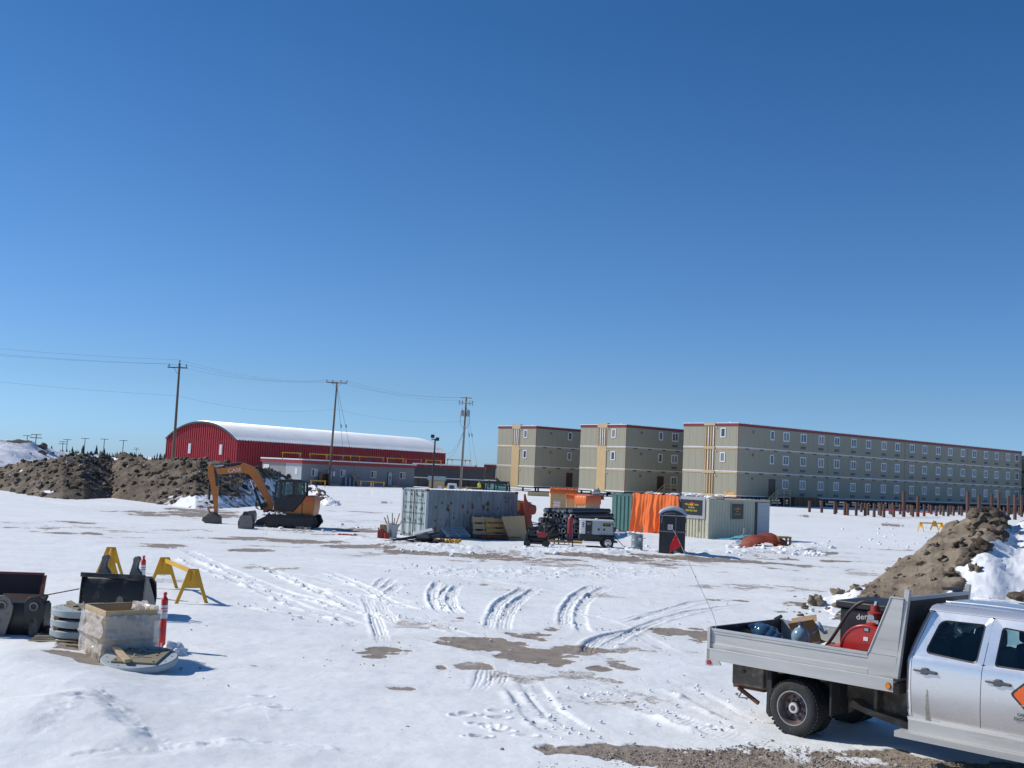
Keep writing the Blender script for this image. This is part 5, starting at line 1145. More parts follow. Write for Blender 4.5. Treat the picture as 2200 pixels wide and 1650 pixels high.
m.grid(P);tag(m.build('red_tarp',K['tarp_red'],smooth=60),'crumpled reddish tarp on the snow under the leaning pallets','tarp')
# big orange-red steel hook part behind the container's right end
p_=at(1126,1150,62.5);s=thing('steel_attachment','orange-red curved steel machine attachment hooked round the container right end','machine attachment',(p_.x,62.6,0),0)
FX=lambda x,y:(at(800+x/5.789,1020+y/5.789,62.6).x-p_.x,at(800+x/5.789,1020+y/5.789,62.6).z)
sh=[(1885,240),(1905,235),(1918,300),(1950,360),(2000,372),(2035,385),(2042,430),(2030,480),(2000,497),(1975,492),(1965,520),(1985,580),(2000,640),(1990,700),(1930,700),(1890,560),(1880,400)]
m=MB();m.prism([FX(*q) for q in sh],-.25,.25,'xz');b_=m.build('curved_plate',mat('attachment_red',(.36,.06,.03),.45,var=.1,dirt=(.16,.04,.03),dthr=.55),s,bevel=.03)
m=MB();a_,c_=FX(1990,430);m.cyl((a_,-.32,c_),(a_,-.25,c_),.2,n=18);m.build('boss',bpy.data.materials['attachment_red'],s);m=MB();m.box(-.3,.2,.1,.22,0,2.0);m.build('back_post',K['tarp_red'],s)
# small black and red compressor
p_=gp(1160,1176);s=thing('compressor','small black and red engine-driven compressor beside the plywood sheet','compressor',p_+Vector((-.1,.35,0)),-15);s.scale=(1.05,)*3
m=MB();m.box(-.55,.55,-.25,.25,.14,.24);m.cyl((-.5,0,.36),(.5,0,.36),.16,n=14);m.build('tank',K['black_plastic'],s);m=MB();m.box(.02,.42,-.26,.1,.46,.72);m.build('engine_cover',K['red_dull'],s,bevel=.03)
m=MB();m.cyl((-.3,-.2,.66),(-.3,.0,.66),.15,n=16);m.build('flywheel',K['dark_steel'],s)
m=MB();m.box(-.5,-.1,-.1,.2,.5,.95);m.box(-.15,.2,-.05,.2,.78,.98);m.box(-.6,-.45,-.2,.1,.3,.62);m.build('engine_block',K['exc_dark'],s,bevel=.03)
for q_ in range(6):
    m=MB();m.box(-.48,-.12,-.13,-.1,.56+q_*.06,.585+q_*.06);m.build('cooling_fin',K['galv'] if q_%3==0 else K['dark_steel'],s)
m=MB();m.tube([(-.5,-.1,.9),(-.3,-.2,1.15),(.1,-.15,1.1),(.3,-.1,.8)],.025,n=6);m.build('hose_loop',K['hose_black'],s);m=MB();m.cyl((.1,0,.78),(.1,0,1.0),.1,n=10);m.cyl((-.05,0,.9),(.3,0,1.15),.03,n=6);m.build('air_filter',K['black_plastic'],s)
for x in(-.45,.45):
    m=MB();m.cyl((x,-.34,.16),(x,-.26,.16),.17,n=16);m.build('wheel',K['rubber'],s)
m=MB();m.tube([(.5,-.2,.6),(.75,-.2,.95),(.75,.2,.95),(.5,.2,.6)],.02,n=6);m.build('handle',K['dark_steel'],s)
p_=gp(1178,1172);s=thing('machine_frame','black machine frame standing behind the small compressor','machine',p_+Vector((.1,1.2,0)),20);m=MB();
for x in(-.4,.4):
    m.beam((x,-.3,0),(x*.8,-.2,1.3),.06,.06);m.beam((x,.3,0),(x*.8,.2,1.3),.06,.06)
m.box(-.4,.4,-.25,.25,1.0,1.08);m.build('frame',K['dark_steel'],s);m=MB();m.cyl((-.3,0,.5),(.35,0,.6),.32,n=16);m.build('drum',K['bucket_black'],s);m=MB();m.ico((.1,0,1.2),.22,3,.3);m.build('motor',K['exc_dark'],s)
# pipe stack
random.seed(2)
pa=gp(1225,1158)+Vector((-.95,0,0));rot=24
rows=[7,8,7,7,6,5];r=.158;zc=r;first=None;cnt=0
dv=Vector((.55,.835,0)).normalized() # pipe axis, away to the right
fv=Vector((1,-.12,0)).normalized()
xo=-1.15
for ri,nr_ in enumerate(rows):
    for k in range(nr_):
        c0=pa+fv*(xo+ri*.14+(k)*r*2.02)+Vector((0,random.uniform(-.12,.12),zc+.03));c0=c0-dv*random.uniform(-.15,.15)
        m=MB();Lp=4.7;m.cyl((0,0,0),dv*Lp,r,n=14,caps=False)
        if first is None:
            m.v=[v for v in m.v];o_=m.build('insulated_pipe',K['pipe_black'],smooth=60);first=o_
            m=MB();m.ring([tuple(Vector((0,0,0))+(Vector((0,0,1))*math.cos(t)+dv.cross(Vector((0,0,1))).normalized()*math.sin(t))*r) for t in [6.283*i/14 for i in range(14)]],[tuple((Vector((0,0,1))*math.cos(t)+dv.cross(Vector((0,0,1))).normalized()*math.sin(t))*r*.55+dv*.05) for t in [6.283*i/14 for i in range(14)]]);e_=m.build('foam_end',K['pipe_foam'],first)
            m=MB();m.cyl(dv*.04-dv*.18,dv*.08,r*.56,n=12);e2=m.build('core_pipe',K['galv'],first)
        else:
            o_=first.copy();C.objects.link(o_)
            c1=e_.copy();C.objects.link(c1);c1.parent=o_
            if random.random()<.6:c1=e2.copy();C.objects.link(c1);c1.parent=o_
        o_.location=c0;tag(o_,'black insulated pipe in the '+['bottom','second','third','fourth','fifth','sixth','topmost'][ri]+' row of the stack, '+['first','second','third','fourth','fifth','sixth','seventh','eighth'][k]+' from left','pipe','black insulated pipes in the stack');cnt+=1
    zc+=r*1.74
# red cylinder standing before the pipes
p_=gp(1224,1164);s=thing('red_cylinder','dull red gas cylinder standing in front of the pipe stack','gas cylinder',p_,0)
m=MB();m.lathe([(.01,0),(.16,0),(.16,1.2),(.13,1.32),(.06,1.38),(.01,1.38)],n=16);m.build('body',mat('cyl_red',(.30,.04,.05),.5,var=.15),s,smooth=40);m=MB();m.cyl((0,0,1.38),(0,0,1.5),.05,n=8);m.build('valve',K['white_paint'],s)
m=MB();m.box(-1.1,.7,-.06,.06,.0,.1);tag(m.build('yellow_beam',K['yellow'],loc=gp(1222,1172)+Vector((0,.2,.12))),'weathered yellow beam lying behind the generator drawbar','beam')
# generator on a trailer
p_=gp(1276,1177);s=thing('generator_trailer','grey and black generator set on a single-axle trailer with drawbar','generator',(p_.x,p_.y,p_.z),3);s.scale=(.88,)*3
z0=.58;G=lambda *a:MB()
m=MB();m.box(-.85,1.02,-.45,.45,z0+.2,z0+1.02);hb=m.build('canopy',K['generator_grey'],s,bevel=.03)
m=MB();m.box(-.88,1.05,-.48,.48,z0+1.0,z0+1.06);m.build('lid',K['white_paint'],hb,bevel=.015)
m=MB();m.box(-.84,-.60,-.462,-.45,z0+.25,z0+1.0);m.build('pale_panel',K['white_paint'],hb);m=MB();m.box(-.60,-.22,-.462,-.45,z0+.22,z0+.98);m.build('black_panel',K['black_plastic'],hb)
for i in range(3):
    m=MB();m.box(-.77,-.67,-.468,-.462,z0+.62+i*.1,z0+.68+i*.1);m.build('louvre',K['exc_dark'],hb)
text('WHISPER',.07,K['sign_white'],hb,(-.41,-.465,z0+.85),(90,0,0));text('WATT',.07,K['sign_white'],hb,(-.41,-.465,z0+.77),(90,0,0));text('DCA 25',.06,K['sign_white'],hb,(-.41,-.465,z0+.33),(90,0,0))
for x in(.18,.50):
    m=MB();m.box(x-.055,x+.055,-.462,-.45,z0+.45,z0+.57);m.build('latch',K['exc_dark'],hb)
m=MB();m.box(.42,.86,-.462,-.45,z0+.70,z0+.88);m.build('brand_plate',K['sign_black'],hb);text('RENTALS',.075,K['sign_yellow'],hb,(.64,-.465,z0+.82),(90,0,0));text('SALES',.06,K['sign_red'],hb,(.64,-.465,z0+.745),(90,0,0))
m=MB();m.box(-.2,-.19,-.458,-.45,z0+.2,z0+1.0);m.box(.33,.335,-.456,-.45,z0+.2,z0+1.0);m.box(.96,.965,-.456,-.45,z0+.2,z0+1.0);m.build('panel_gap',K['exc_dark'],hb)
m=MB();m.cyl((.1,0,z0+1.06),(.1,0,z0+1.13),.09,n=12);m.build('lifting_eye',K['white_paint'],hb);m=MB();m.cyl((.95,-.47,z0+.85),(.95,-.45,z0+.85),.04,n=8);m.build('fuel_cap',K['exc_dark'],hb)
m=MB();m.box(-.9,1.1,-.47,.47,z0-.08,z0+.2);m.box(1.0,1.3,-.5,.5,z0-.22,z0-.12);m.prism([(-.8,z0-.08),(.9,z0-.08),(.7,z0-.2),(-.6,z0-.2)],-.35,.35,'xz');m.build('base_tank',K['black_plastic'],s,bevel=.02)
m=MB();m.beam((-.7,-.3,.42),(-1.75,0,.42),.08,.1);m.beam((-.7,.3,.42),(-1.75,0,.42),.08,.1);m.box(-2.0,-1.7,-.06,.06,.36,.46);m.build('drawbar',K['dark_steel'],s)
m=MB();m.cyl((-1.25,0,0),(-1.25,0,.62),.035,n=8);m.cyl((-1.25,0,.0),(-1.25,0,.03),.1,n=10);m.build('jack',K['dark_steel'],s)
m=MB();m.tube([(-1.8,-.05,.4),(-1.7,-.1,.12),(-1.5,-.1,.1),(-1.45,-.05,.36)],.018,n=6);m.build('safety_chain',K['dark_steel'],s)
for y in(-.62,.46):
    m=MB();m.lathe([(.20,0),(.30,0),(.335,.03),(.335,.13),(.30,.16),(.20,.16)],(.72,y,.335),n=24,axis='y');w_=m.build('wheel',K['rubber'],s,smooth=40)
    m=MB();m.lathe([(.01,.0),(.07,-.01),(.08,.02),(.16,.04),(.19,.0),(.205,.0),(.205,.02)],(.72,y if y<0 else y+.16,.335),n=20,axis='y');m.build('rim',K['chrome'],w_,smooth=40)
    m=MB();m.box(.30,1.14,y-.02,y+.18,z0+.08,z0+.12);m.build('fender',K['black_plastic'],s)
m=MB();m.box(-.45,.4,-.4,.35,.03,.1);m.build('skid',K['dark_steel'],s)
m=MB();m.tube([(1.05,-.3,.85),(1.3,-.4,.55),(1.6,-.6,.22),(2.1,-.7,.02)],.02,n=6);m.build('power_cable',K['hose_black'],s)
# steel drum
p_=gp(1368,1187);s=thing('steel_drum','dented grey-green steel drum between generator and portable toilet','drum',p_,0)
m=MB();m.lathe([(.01,0),(.285,0),(.30,.01),(.29,.03),(.285,.28),(.30,.30),(.285,.32),(.285,.58),(.30,.60),(.285,.62),(.285,.86),(.30,.885),(.30,.90),(.275,.90),(.27,.875),(.01,.87)],n=28);m.build('shell',K['drum_grey'],s,smooth=50)
m=MB();m.box(.02,.16,-.31,-.285,.60,.74);m.v=[v for v in m.v];m.build('label',K['white_paint'],s);m=MB();m.cyl((.12,.1,.87),(.12,.1,.9),.04,n=8);m.build('bung',K['galv'],s)
# portable toilet
p_=gp(1443,1193);s=thing('portable_toilet','black portable toilet with grey domed roof behind the red flag','portable toilet',p_,-9)
w_=.62;m=MB();m.box(-w_,w_,-.6,.6,.12,1.95)
b_=m.build('cabin',K['potty_black'],s,bevel=.03)
m=MB();m.box(-w_-.03,w_+.03,-.64,.63,0,.13);m.build('skid_base',K['potty_black'],s,bevel=.02)
m=MB();P=[]
for i in range(17):
    x=-w_-.04+(2*w_+.08)*i/16;t=(i/16-.5)*2;zz=2.0+.36*math.sqrt(max(0,1-(t*.97)**2))*(1-.25*abs(t))
    P.append([(x,-.66,zz-.07),(x,-.62,zz-.01),(x,-.3,zz+.03),(x,.3,zz+.03),(x,.62,zz-.01),(x,.66,zz-.07)])
m.grid(P);m.grid([[(r_[0]),(r_[0][0],-.64,1.90)] for r_ in P]);m.grid([[(r_[-1]),(r_[0][0],.64,1.90)] for r_ in P]);m.box(-w_-.03,w_+.03,-.63,.63,1.9,1.96)
rf=m.build('roof',K['potty_roof'],s,smooth=50);
m=MB();P2=[(-w_+.02,1.95)]+[(q_[0][0]*.97,q_[0][2]-.08) for q_ in P]+[(w_-.02,1.95)];m.prism(P2,-.655,-.6,'xz');m.build('gable',K['potty_black'],rf)
m=MB();m.box(-.44,.40,-.63,-.6,.18,1.86);d=m.build('door',K['potty_black'],s,bevel=.015)
m=MB();m.tube([(-.52,-.64,1.55),(-.50,-.65,1.85),(-.35,-.66,2.02),(0,-.66,2.06),(.12,-.66,2.02),(.16,-.66,1.9),(.16,-.655,.2)],.02,n=6);m.build('door_trim',K['potty_band'],d)
m=MB();m.box(-w_-.012,w_+.012,-.645,.612,1.13,1.19);m.build('belt',K['potty_band'],s);m=MB();m.box(-.22,.02,-.65,-.63,1.25,1.5);m.build('notice',K['sign_white'],d)
for k in range(4):
    m=MB();m.box(-.19,-.02 if k%2 else -.06,-.654,-.65,1.44-k*.045,1.455-k*.045);m.build('notice_line',K['sign_red'] if k<2 else K['letter_dark'],d)
m=MB();m.prism([(-.27,1.55),(.04,1.55),(.08,1.66),(.04,1.72),(-.27,1.72)],-.66,-.63,'xz');m.build('vent_hood',K['black_plastic'],d);m=MB();m.ico((-.13,-.66,1.64),.022,1,.0);m.build('lock',K['chrome'],d)
m=MB();m.box(w_-.001,w_+.02,-.3,.35,1.6,1.78);m.build('side_vent',K['potty_panel'],s);m=MB();m.cyl((.35,.45,1.9),(.35,.45,2.6),.05,n=10);m.build('vent_pipe',K['black_plastic'],s)
m=MB();m.box(.1,.28,-.65,-.64,.12,.26);m.build('handle',K['potty_band'],s)
# red tarp heap, blue sheet, wooden stand
p_=gp(1640,1176);m=MB();P=[]
for i in range(27):
    row=[]
    for j in range(17):
        u=i/26*2-1;v=j/16*2-1;h=max(0,1-(abs(u)**2.2)-(abs(v)**2.2)*.8)
        row.append((u*1.45+.1*v,v*.85,.02+.72*h**.55+.07*math.sin(u*7+v*4)*h+.05*math.sin(v*11+u*3)*h+.1*u*h))
    P.append(row)
m.grid(P);tag(m.build('covered_heap',mat('tarp_brick',(.24,.045,.02),.6,var=.2,bump=.4,bsc=5),smooth=70,loc=p_),'brick-orange tarp pulled over a heap at the cream container foot','tarp')
m=MB();P=[[(i*.12-.75,j*.14-.9,.10+.2*abs(math.sin(i*1.1+j*.4))*.6+.18*math.exp(-((i-7)/4)**2)+(.02*math.sin(j*3))) for j in range(5)] for i in range(14)];m.grid(P);tag(m.build('orange_fold',K['tarp_orange'],smooth=70,loc=p_),'bright orange fold along the front of the tarp heap','tarp')
q_=gp(1575,1166);m=MB();P=[[(i*.18-1.4,j*.22,.10+.34*math.exp(-((i-12)/6)**2)+.05*math.sin(i*1.3+j*2)) for j in range(6)] for i in range(18)];m.grid(P);tag(m.build('blue_sheet',K['tarp_blue'],smooth=70,loc=q_+Vector((.3,-.1,0))),'pale blue snow-dusted sheet in the shade beside the cream container','sheet')
clb=MB();clumps(26,1545,1640,1150,1162,.12,.30,clb,.15);tag(clb.build('snow_lumps_by_container',K['snow_on'],smooth=60),kind='stuff')
m=MB();m.beam((0,0,0),(.1,0,.9),.05,.09);tag(m.build('tilted_board',K['lumber'],loc=q_+Vector((.6,.2,0))),'narrow board standing in the snow beside the blue sheet','board')
p_=gp(1681,1176);s=thing('wooden_stand','low dark timber stand right of the tarp heap','stand',p_,12);m=MB();m.box(-.4,.4,-.3,.3,.52,.62);m.build('top',K['plydark'],s)
for x in(-.34,.34):
    for y in(-.24,.24):
        m=MB();m.box(x-.05,x+.05,y-.05,y+.05,0,.52);m.build('leg',K['plydark'],s)
m=MB();m.box(-.36,.36,-.27,-.22,.12,.2);m.build('stretcher',K['plydark'],s)
m=MB();m.tube([gp(1690,1182)+Vector((0,0,.15)),gp(1702,1178)+Vector((0,0,.2)),gp(1711,1182)+Vector((0,0,.12)),gp(1706,1190)+Vector((0,0,.05))],.03,n=6);tag(m.build('grey_hose',K['fibre']),'pale hose looping on the snow right of the wooden stand','hose')
# ---------------- between the container and the blocks ----------------
# orange-topped plywood crates
random.seed(8)
def bigcrate(label,px,py,D,w_,d_,h_,rot,cap,notice=False,drop_=0):
    b_=at(px,py,D);s=thing('plywood_crate',label,'crate',(b_.x,D,float(gz0(0,D))),rot,'plywood crates with orange tarps')
    m=MB();m.box(0,w_,0,d_,0,h_);m.build('box',K['osb'] if False else K['plywood'],s)
    for x in(0,w_-.12):
        m=MB();m.box(x,x+.12,-.04,0,0,h_-cap);m.build('batten',K['lumber'],s)
    m=MB();m.box(-.02,w_*.0,0,d_,0,.1)
    m=MB();P=[]
    for i in range(25):
        x=-.04+(w_+.08)*i/24;dz=.05*math.sin(i*1.9)+.03*math.sin(i*4.3);P.append([(x,-.07,h_-cap+dz-(drop_ if i>12 else 0)),(x,-.06,h_-.05),(x,.02,h_+.06+.03*math.sin(i)),(x,d_*.5,h_+.12+.03*math.sin(i*2)),(x,d_,h_+.05)])
    m.grid(P);P=[]
    for i in range(13):
        y=-.04+(d_+.08)*i/12;dz=.05*math.sin(i*1.7)
        P.append([(w_+.07,y,h_-cap-drop_+dz),(w_+.05,y,h_),(w_-.05,y,h_+.07)])
    m.grid(P);P=[[(-.07,-.04+(d_+.08)*i/12,h_-cap+.05*math.sin(i*2)),(-.05,-.04+(d_+.08)*i/12,h_),(.05,-.04+(d_+.08)*i/12,h_+.07)] for i in range(13)];m.grid(P)
    m.build('tarp_cover',K['tarp_orange'],s,smooth=60)
    if notice:
        m=MB();m.box(.3,.95,-.05,-.02,h_-1.75,h_-1.1);n_=m.build('notice',K['sign_white'],s);text('NASA',.0001,K['sign_red'],n_,(0,0,0),(90,0,0)) if False else None
        text('WASA',.2,K['sign_red'],n_,(.62,-.055,h_-1.42),(90,0,0),sx=1.1)
        m=MB();m.box(.36,.9,-.055,-.05,h_-1.2,h_-1.16);m.box(.36,.9,-.055,-.05,h_-1.7,h_-1.66);m.build('rule',K['sign_red'],n_)
    return s
bigcrate('leftmost plywood crate with a red and white notice, orange tarp on top',1183,1067,110,2.6,2.0,2.2,0,.42,True)
bigcrate('middle plywood crate, orange tarp flap hanging halfway down',1217,1070,107,2.3,1.2,1.75,-2,.35,False,.15)
bigcrate('front right plywood crate with deep orange tarp, turned at an angle',1236,1071,105,1.2,2.4,1.75,-38,.75,False,0)
# loose lumber and pale box in front
p_=gp(1155,1066);m=MB();m.box(-1.4,1.6,-.5,.5,0,.55);tag(m.build('lumber_stack',K['lumber'],loc=p_+Vector((.0,.8,0)),bevel=.02),'pale stack of lumber on the snow left of the plywood crates','lumber')
for k in range(3):
    p_=gp(1185+k*14,1068+k);m=MB();m.beam((0,0,.1+.1*k),(1.6,.15,.3-.1*k),.08,.12);tag(m.build('loose_board',K['lumber'],loc=p_),['left','middle','right'][k]+' loose board leaning at the foot of the plywood crates','board')
# grey tank on red cart
p_=gp(1280,1073);s=thing('tank_cart','grey rounded tank on a red cart behind the green container','tank cart',p_,5)
m=MB();m.lathe([(.01,-.6),(.3,-.55),(.42,-.35),(.42,.35),(.3,.55),(.01,.6)],(0,0,1.0),n=18,axis='x');m.build('tank',K['galv'],s,smooth=50)
m=MB();m.box(-.8,.9,-.4,.4,.35,.6);m.build('cart_bed',K['red_paint'],s)
for x in(-.5,.6):
    m=MB();m.cyl((x,-.5,.25),(x,-.4,.25),.26,n=16);m.build('wheel',K['rubber'],s)
m=MB();m.box(.9,1.1,-.1,.1,0,.9);m.build('hitch_post',K['red_paint'],s);m=MB();m.cyl((.3,0,1.35),(.3,0,1.6),.06,n=8);m.build('filler',K['exc_dark'],s)
# tractor cab seen above the blue container
p_=at(1065,1060,82);s=thing('tractor','dark-roofed tractor with teal cab glass behind the blue-grey container','tractor',(p_.x,82,0),-8)
m=MB();m.box(-.95,.9,-.75,.75,2.78,2.98);m.build('cab_roof',K['exc_dark'],s,bevel=.05)
m=MB()
for x,y in((-.85,-.7),(-.85,.7),(.0,-.7),(.0,.7),(.95,-.7),(.95,.7)):m.beam((x,y,1.6),(x*.92,y,2.8),.09,.09)
m.box(-.9,1.0,-.72,.72,1.3,1.7);m.build('cab_frame',K['exc_dark'],s)
for x0,x1 in((-.8,-.05),(.05,.88)):
    for y in(-.71,.70):
        m=MB();m.box(x0,x1,y,y+.01,1.7,2.78);m.build('cab_glass',K['car_glass'],s)
m=MB();m.box(-.87,-.86,-.65,.65,1.7,2.75);m.build('cab_glass',K['car_glass'],s);m=MB();m.box(-.3,.2,-.3,.3,1.6,2.1);m.build('seat',K['cab_inside'],s)
m=MB();m.prism([(.9,.8),(2.6,.8),(2.6,1.55),(.9,1.75)],-.45,.45,'xz');m.build('hood',K['exc_orange'],s,bevel=.05);m=MB();m.beam((-.2,-.8,2.1),(1.8,-.8,1.5),.12,.2);m.build('loader_arm',K['exc_orange'],s)
for x,r_ in((-.5,.75),(2.1,.5)):
    for y in(-.95,.65):
        m=MB();m.lathe([(r_*.5,0),(r_*.9,0),(r_,.05),(r_,.27),(r_*.9,.32),(r_*.5,.32)],(x,y,r_),n=22,axis='y');t_=m.build('wheel',K['rubber'],s);m=MB();m.cyl((x,y+.1,r_),(x,y+.22,r_),r_*.5,n=16);m.build('rim',K['yellow'],t_)
m=MB();m.box(-1.1,2.5,-.35,.35,.7,1.3);m.build('chassis',K['exc_dark'],s)
p_=at(1031,1052,95);m=MB();m.box(-.7,.6,-.5,.5,0,2.1);tag(m.build('grey_bin',K['galv'],loc=(p_.x,95,0),bevel=.03),'plain grey steel bin left of the tractor cab, behind the container','bin')
# white equipment behind
p_=at(969,1058,142);s=thing('site_cabin_cart','small white cart with a square dark window by the utility pole','cart',(p_.x,142,.4),0)
m=MB();m.prism([(-.6,.3),(.75,.3),(.65,1.55),(-.4,1.55)],-.4,.4,'xz');m.build('body',K['white_paint'],s,bevel=.05);m=MB();m.box(-.22,.4,-.43,-.4,.8,1.3);m.build('window',K['window_glass'],s);m=MB();m.box(-1.3,1.2,-.5,.5,.1,.35);m.build('bed',K['snow_on'],s)
for x in(-.7,.7):
    m=MB();m.cyl((x,-.5,.2),(x,-.42,.2),.24,n=12);m.build('wheel',K['rubber'],s)
for i,(px_,w1,h1,mt,lb) in enumerate(((984,1.0,.95,'white_paint','white wrapped bundle just left of the utility pole foot'),(1001,.5,.95,'sign_white','narrow pinkish post-like canister right of the utility pole foot'),(1012,.7,.6,'white_paint','low white tank right of the canister'))):
    b_=at(px_,1055,146);m=MB();m.lathe([(.01,0),(w1/2,0),(w1/2,h1*.75),(w1*.35,h1),(.01,h1)],n=12);tag(m.build('canister',K[mt],loc=(b_.x,146,.4),smooth=40),lb,'canister')
# workers
def person(label,loc,rot,top,legs,arm=(.32,-.1,1.0),scale=1,helmet='white_paint'):
    s=thing('person',label,'person',loc,rot)
    V=[(0,0,.92),(0,0,1.12),(0,0,1.36),(0,0,1.5),(0,0,1.58),(.0,-.02,1.68),(.18,0,1.40),(.26,-.02,1.15),(.24,-.14,.95),(-.18,0,1.40),(-.27,-.02,1.15),(-.25,-.12,.93),(.1,0,.88),(.12,-.03,.48),(.12,.02,.08),(.12,-.12,.04),(-.1,0,.88),(-.13,.03,.48),(-.13,.04,.08),(-.13,-.1,.04),(0,-.02,1.78)]
    Ed=[(0,1),(1,2),(2,3),(3,4),(4,5),(5,20),(2,6),(6,7),(7,8),(2,9),(9,10),(10,11),(0,12),(12,13),(13,14),(14,15),(0,16),(16,17),(17,18),(18,19)]
    R_=[.16,.15,.17,.08,.06,.10,.075,.05,.035,.075,.05,.035,.10,.065,.045,.045,.10,.065,.045,.045,.08]
    me=bpy.data.meshes.new('body');me.from_pydata(V,Ed,[]);o=bpy.data.objects.new('body',me);C.objects.link(o);o.parent=s
    sk_=o.modifiers.new('skin','SKIN')
    for v,r_ in zip(me.skin_vertices[0].data,R_):v.radius=(r_,r_)
    me.skin_vertices[0].data[0].use_root=True
    ss=o.modifiers.new('sub','SUBSURF');ss.levels=1;ss.render_levels=2
    dg=bpy.context.evaluated_depsgraph_get();me2=bpy.data.meshes.new_from_object(o.evaluated_get(dg));o.modifiers.clear();o.data=me2
    me2.materials.clear();me2.materials.append(K['clothes']);me2.materials.append(K['skin'])
    for f in me2.polygons:
        f.use_smooth=True
        if f.center.z>1.52:f.material_index=1
    m=MB();m.lathe([(.14,.90),(.19,1.0),(.20,1.2),(.215,1.38),(.13,1.48),(.08,1.5)],n=16);m.v=[Vector((v.x*1.15,v.y*.85,v.z)) for v in m.v];m.build('vest',K[top],s,smooth=60)
    m=MB();m.lathe([(.13,1.74),(.125,1.80),(.09,1.87),(.01,1.90)],(0,-.02,0),n=14);m.cyl((0,-.04,1.735),(0,-.04,1.75),.16,n=14);m.build('helmet',K[helmet],s,smooth=60);s.scale=(scale,)*3
    return s
b_=at(1029.5,1050,150);person('person in a bright yellow vest, standing back-on by the dark wing',(b_.x,150,.55),175,'vest','clothes',helmet='clothes')
b_=at(1094.5,1058,120);person('person in a white jacket right of the tractor cab',(b_.x,120,.2),200,'white_paint','clothes')
# ---------------- foreground left ----------------
def fs(name,label,cat,px,py,rot=0,group=None,dz=0):
    q=gp(px,py);return thing(name,label,cat,(q.x,q.y,q.z+dz),rot,group)
# concrete manhole discs
def disc_mesh(s,r,t,hatch=True):
    m=MB();m.lathe([(.001,0),(r-.02,0),(r,.02),(r,t-.015),(r-.015,t),(.001,t)],n=56);m.build('slab',K['concrete'],s,smooth=40)
    for k in range(12):
        a=6.283*k/12+.2;m=MB();m.cyl((math.cos(a)*(r-.1),math.sin(a)*(r-.1),t-.01),(math.cos(a)*(r-.1),math.sin(a)*(r-.1),t+.003),.017,n=8);m.build('bolt_hole',K['letter_dark'],s)
    if hatch:
        m=MB();m.box(-.34,.42,-.40,.36,t,t+.035);h=m.build('hatch_board',K['ply_hatch'],s,bevel=.004)
        for x,y in((-.28,-.34),(.36,-.34),(-.28,.30),(.36,.30),(.04,.30),(.3,0),(.3,.1)):
            m=MB();m.cyl((x,y,t+.03),(x,y,t+.045),.018,n=8);m.build('bolt',K['dark_steel'],h)
        for y in(-.14,.18):
            m=MB();m.tube([(-.06,y-.06,t+.035),(-.03,y,t+.09),(.02,y+.03,t+.045),(.12,y,t+.04),(.26,y,t+.04)],.006,n=5);m.build('wire_handle',K['galv'],h)
f0=gp(300,1430)
s=thing('manhole_lid','round pale concrete lid lying flat on the snow, board across its plywood hatch','concrete lid',(-6.12,19.5,float(gz(-6.12,19.5))+.07),-2,'round concrete lids');s.rotation_euler=(math.radians(8),0,math.radians(-2));LM=Matrix.Translation(s.location)@s.rotation_euler.to_matrix().to_4x4()
disc_mesh(s,.63,.12);lidp=s.location.copy()
m=MB();m.M=LM@TR((-.27,-.12,.187),(0,0,-55));m.box(-.42,.42,-.05,.05,-.03,.03);tag(m.build('short_board',K['lumber'],bevel=.004),'short pale wooden board lying across the flat round lid','board')
sx=gp(206,1392)
st0=Vector((-8.08,22.3,float(gz(-8.08,22.3))-.02))
s=thing('wooden_pallet','weathered pallet under the stack of round lids','pallet',(st0.x-.1,st0.y-.1,st0.z-.02),12)
for k in range(5):
    m=MB();m.box(-.8,.9,-.65+k*.28,-.50+k*.28,.13,.15);m.build('deck_board',K['worn_steel'] if k%2 else K['ply_hatch'],s)
for x in(-.7,0,.72):
    m=MB();m.box(x,x+.09,-.65,.62,.02,.128);m.build('stringer',K['plydark'],s)
z=st0.z+.15
for k in range(3):
    s=thing('manhole_lid',['bottom','middle','top'][k]+' round concrete lid of the stack behind the wrapped crate','concrete lid',(st0.x,st0.y,z),20*k,'round concrete lids')
    disc_mesh(s,.665,.135,k==2);z+=.135
    if k<2:
        for x in(-.45,.35):
            m=MB();m.box(x,x+.09,-.5,.5,0,.06);o_=m.build('spacer_board',K['plydark'],loc=(st0.x,st0.y,z));tag(o_,['left','right'][x>0]+' spacer board between the '+['bottom and middle','middle and top'][k]+' lids','board')
        z+=.06
m=MB();m.M=TR((st0.x-.25,st0.y-.15,z+.06),(10,6,-50));m.box(-.2,.2,-.05,.05,-.02,.03);tag(m.build('board_scrap',K['ply_hatch']),'board scrap on the top lid of the stack','board')
for i,(x,y,r_,lb) in enumerate(((185,1396,15,'left'),(235,1402,-20,'middle'),(170,1385,40,'upper'))):
    q=gp(x,y);m=MB();m.M=TR((q.x,q.y,q.z+.06),(4,3,r_));m.box(-.35,.35,-.06,.06,-.02,.02);tag(m.build('broken_board',K['ply_hatch']),lb+' broken board in the dirt below the stacked lids','board')
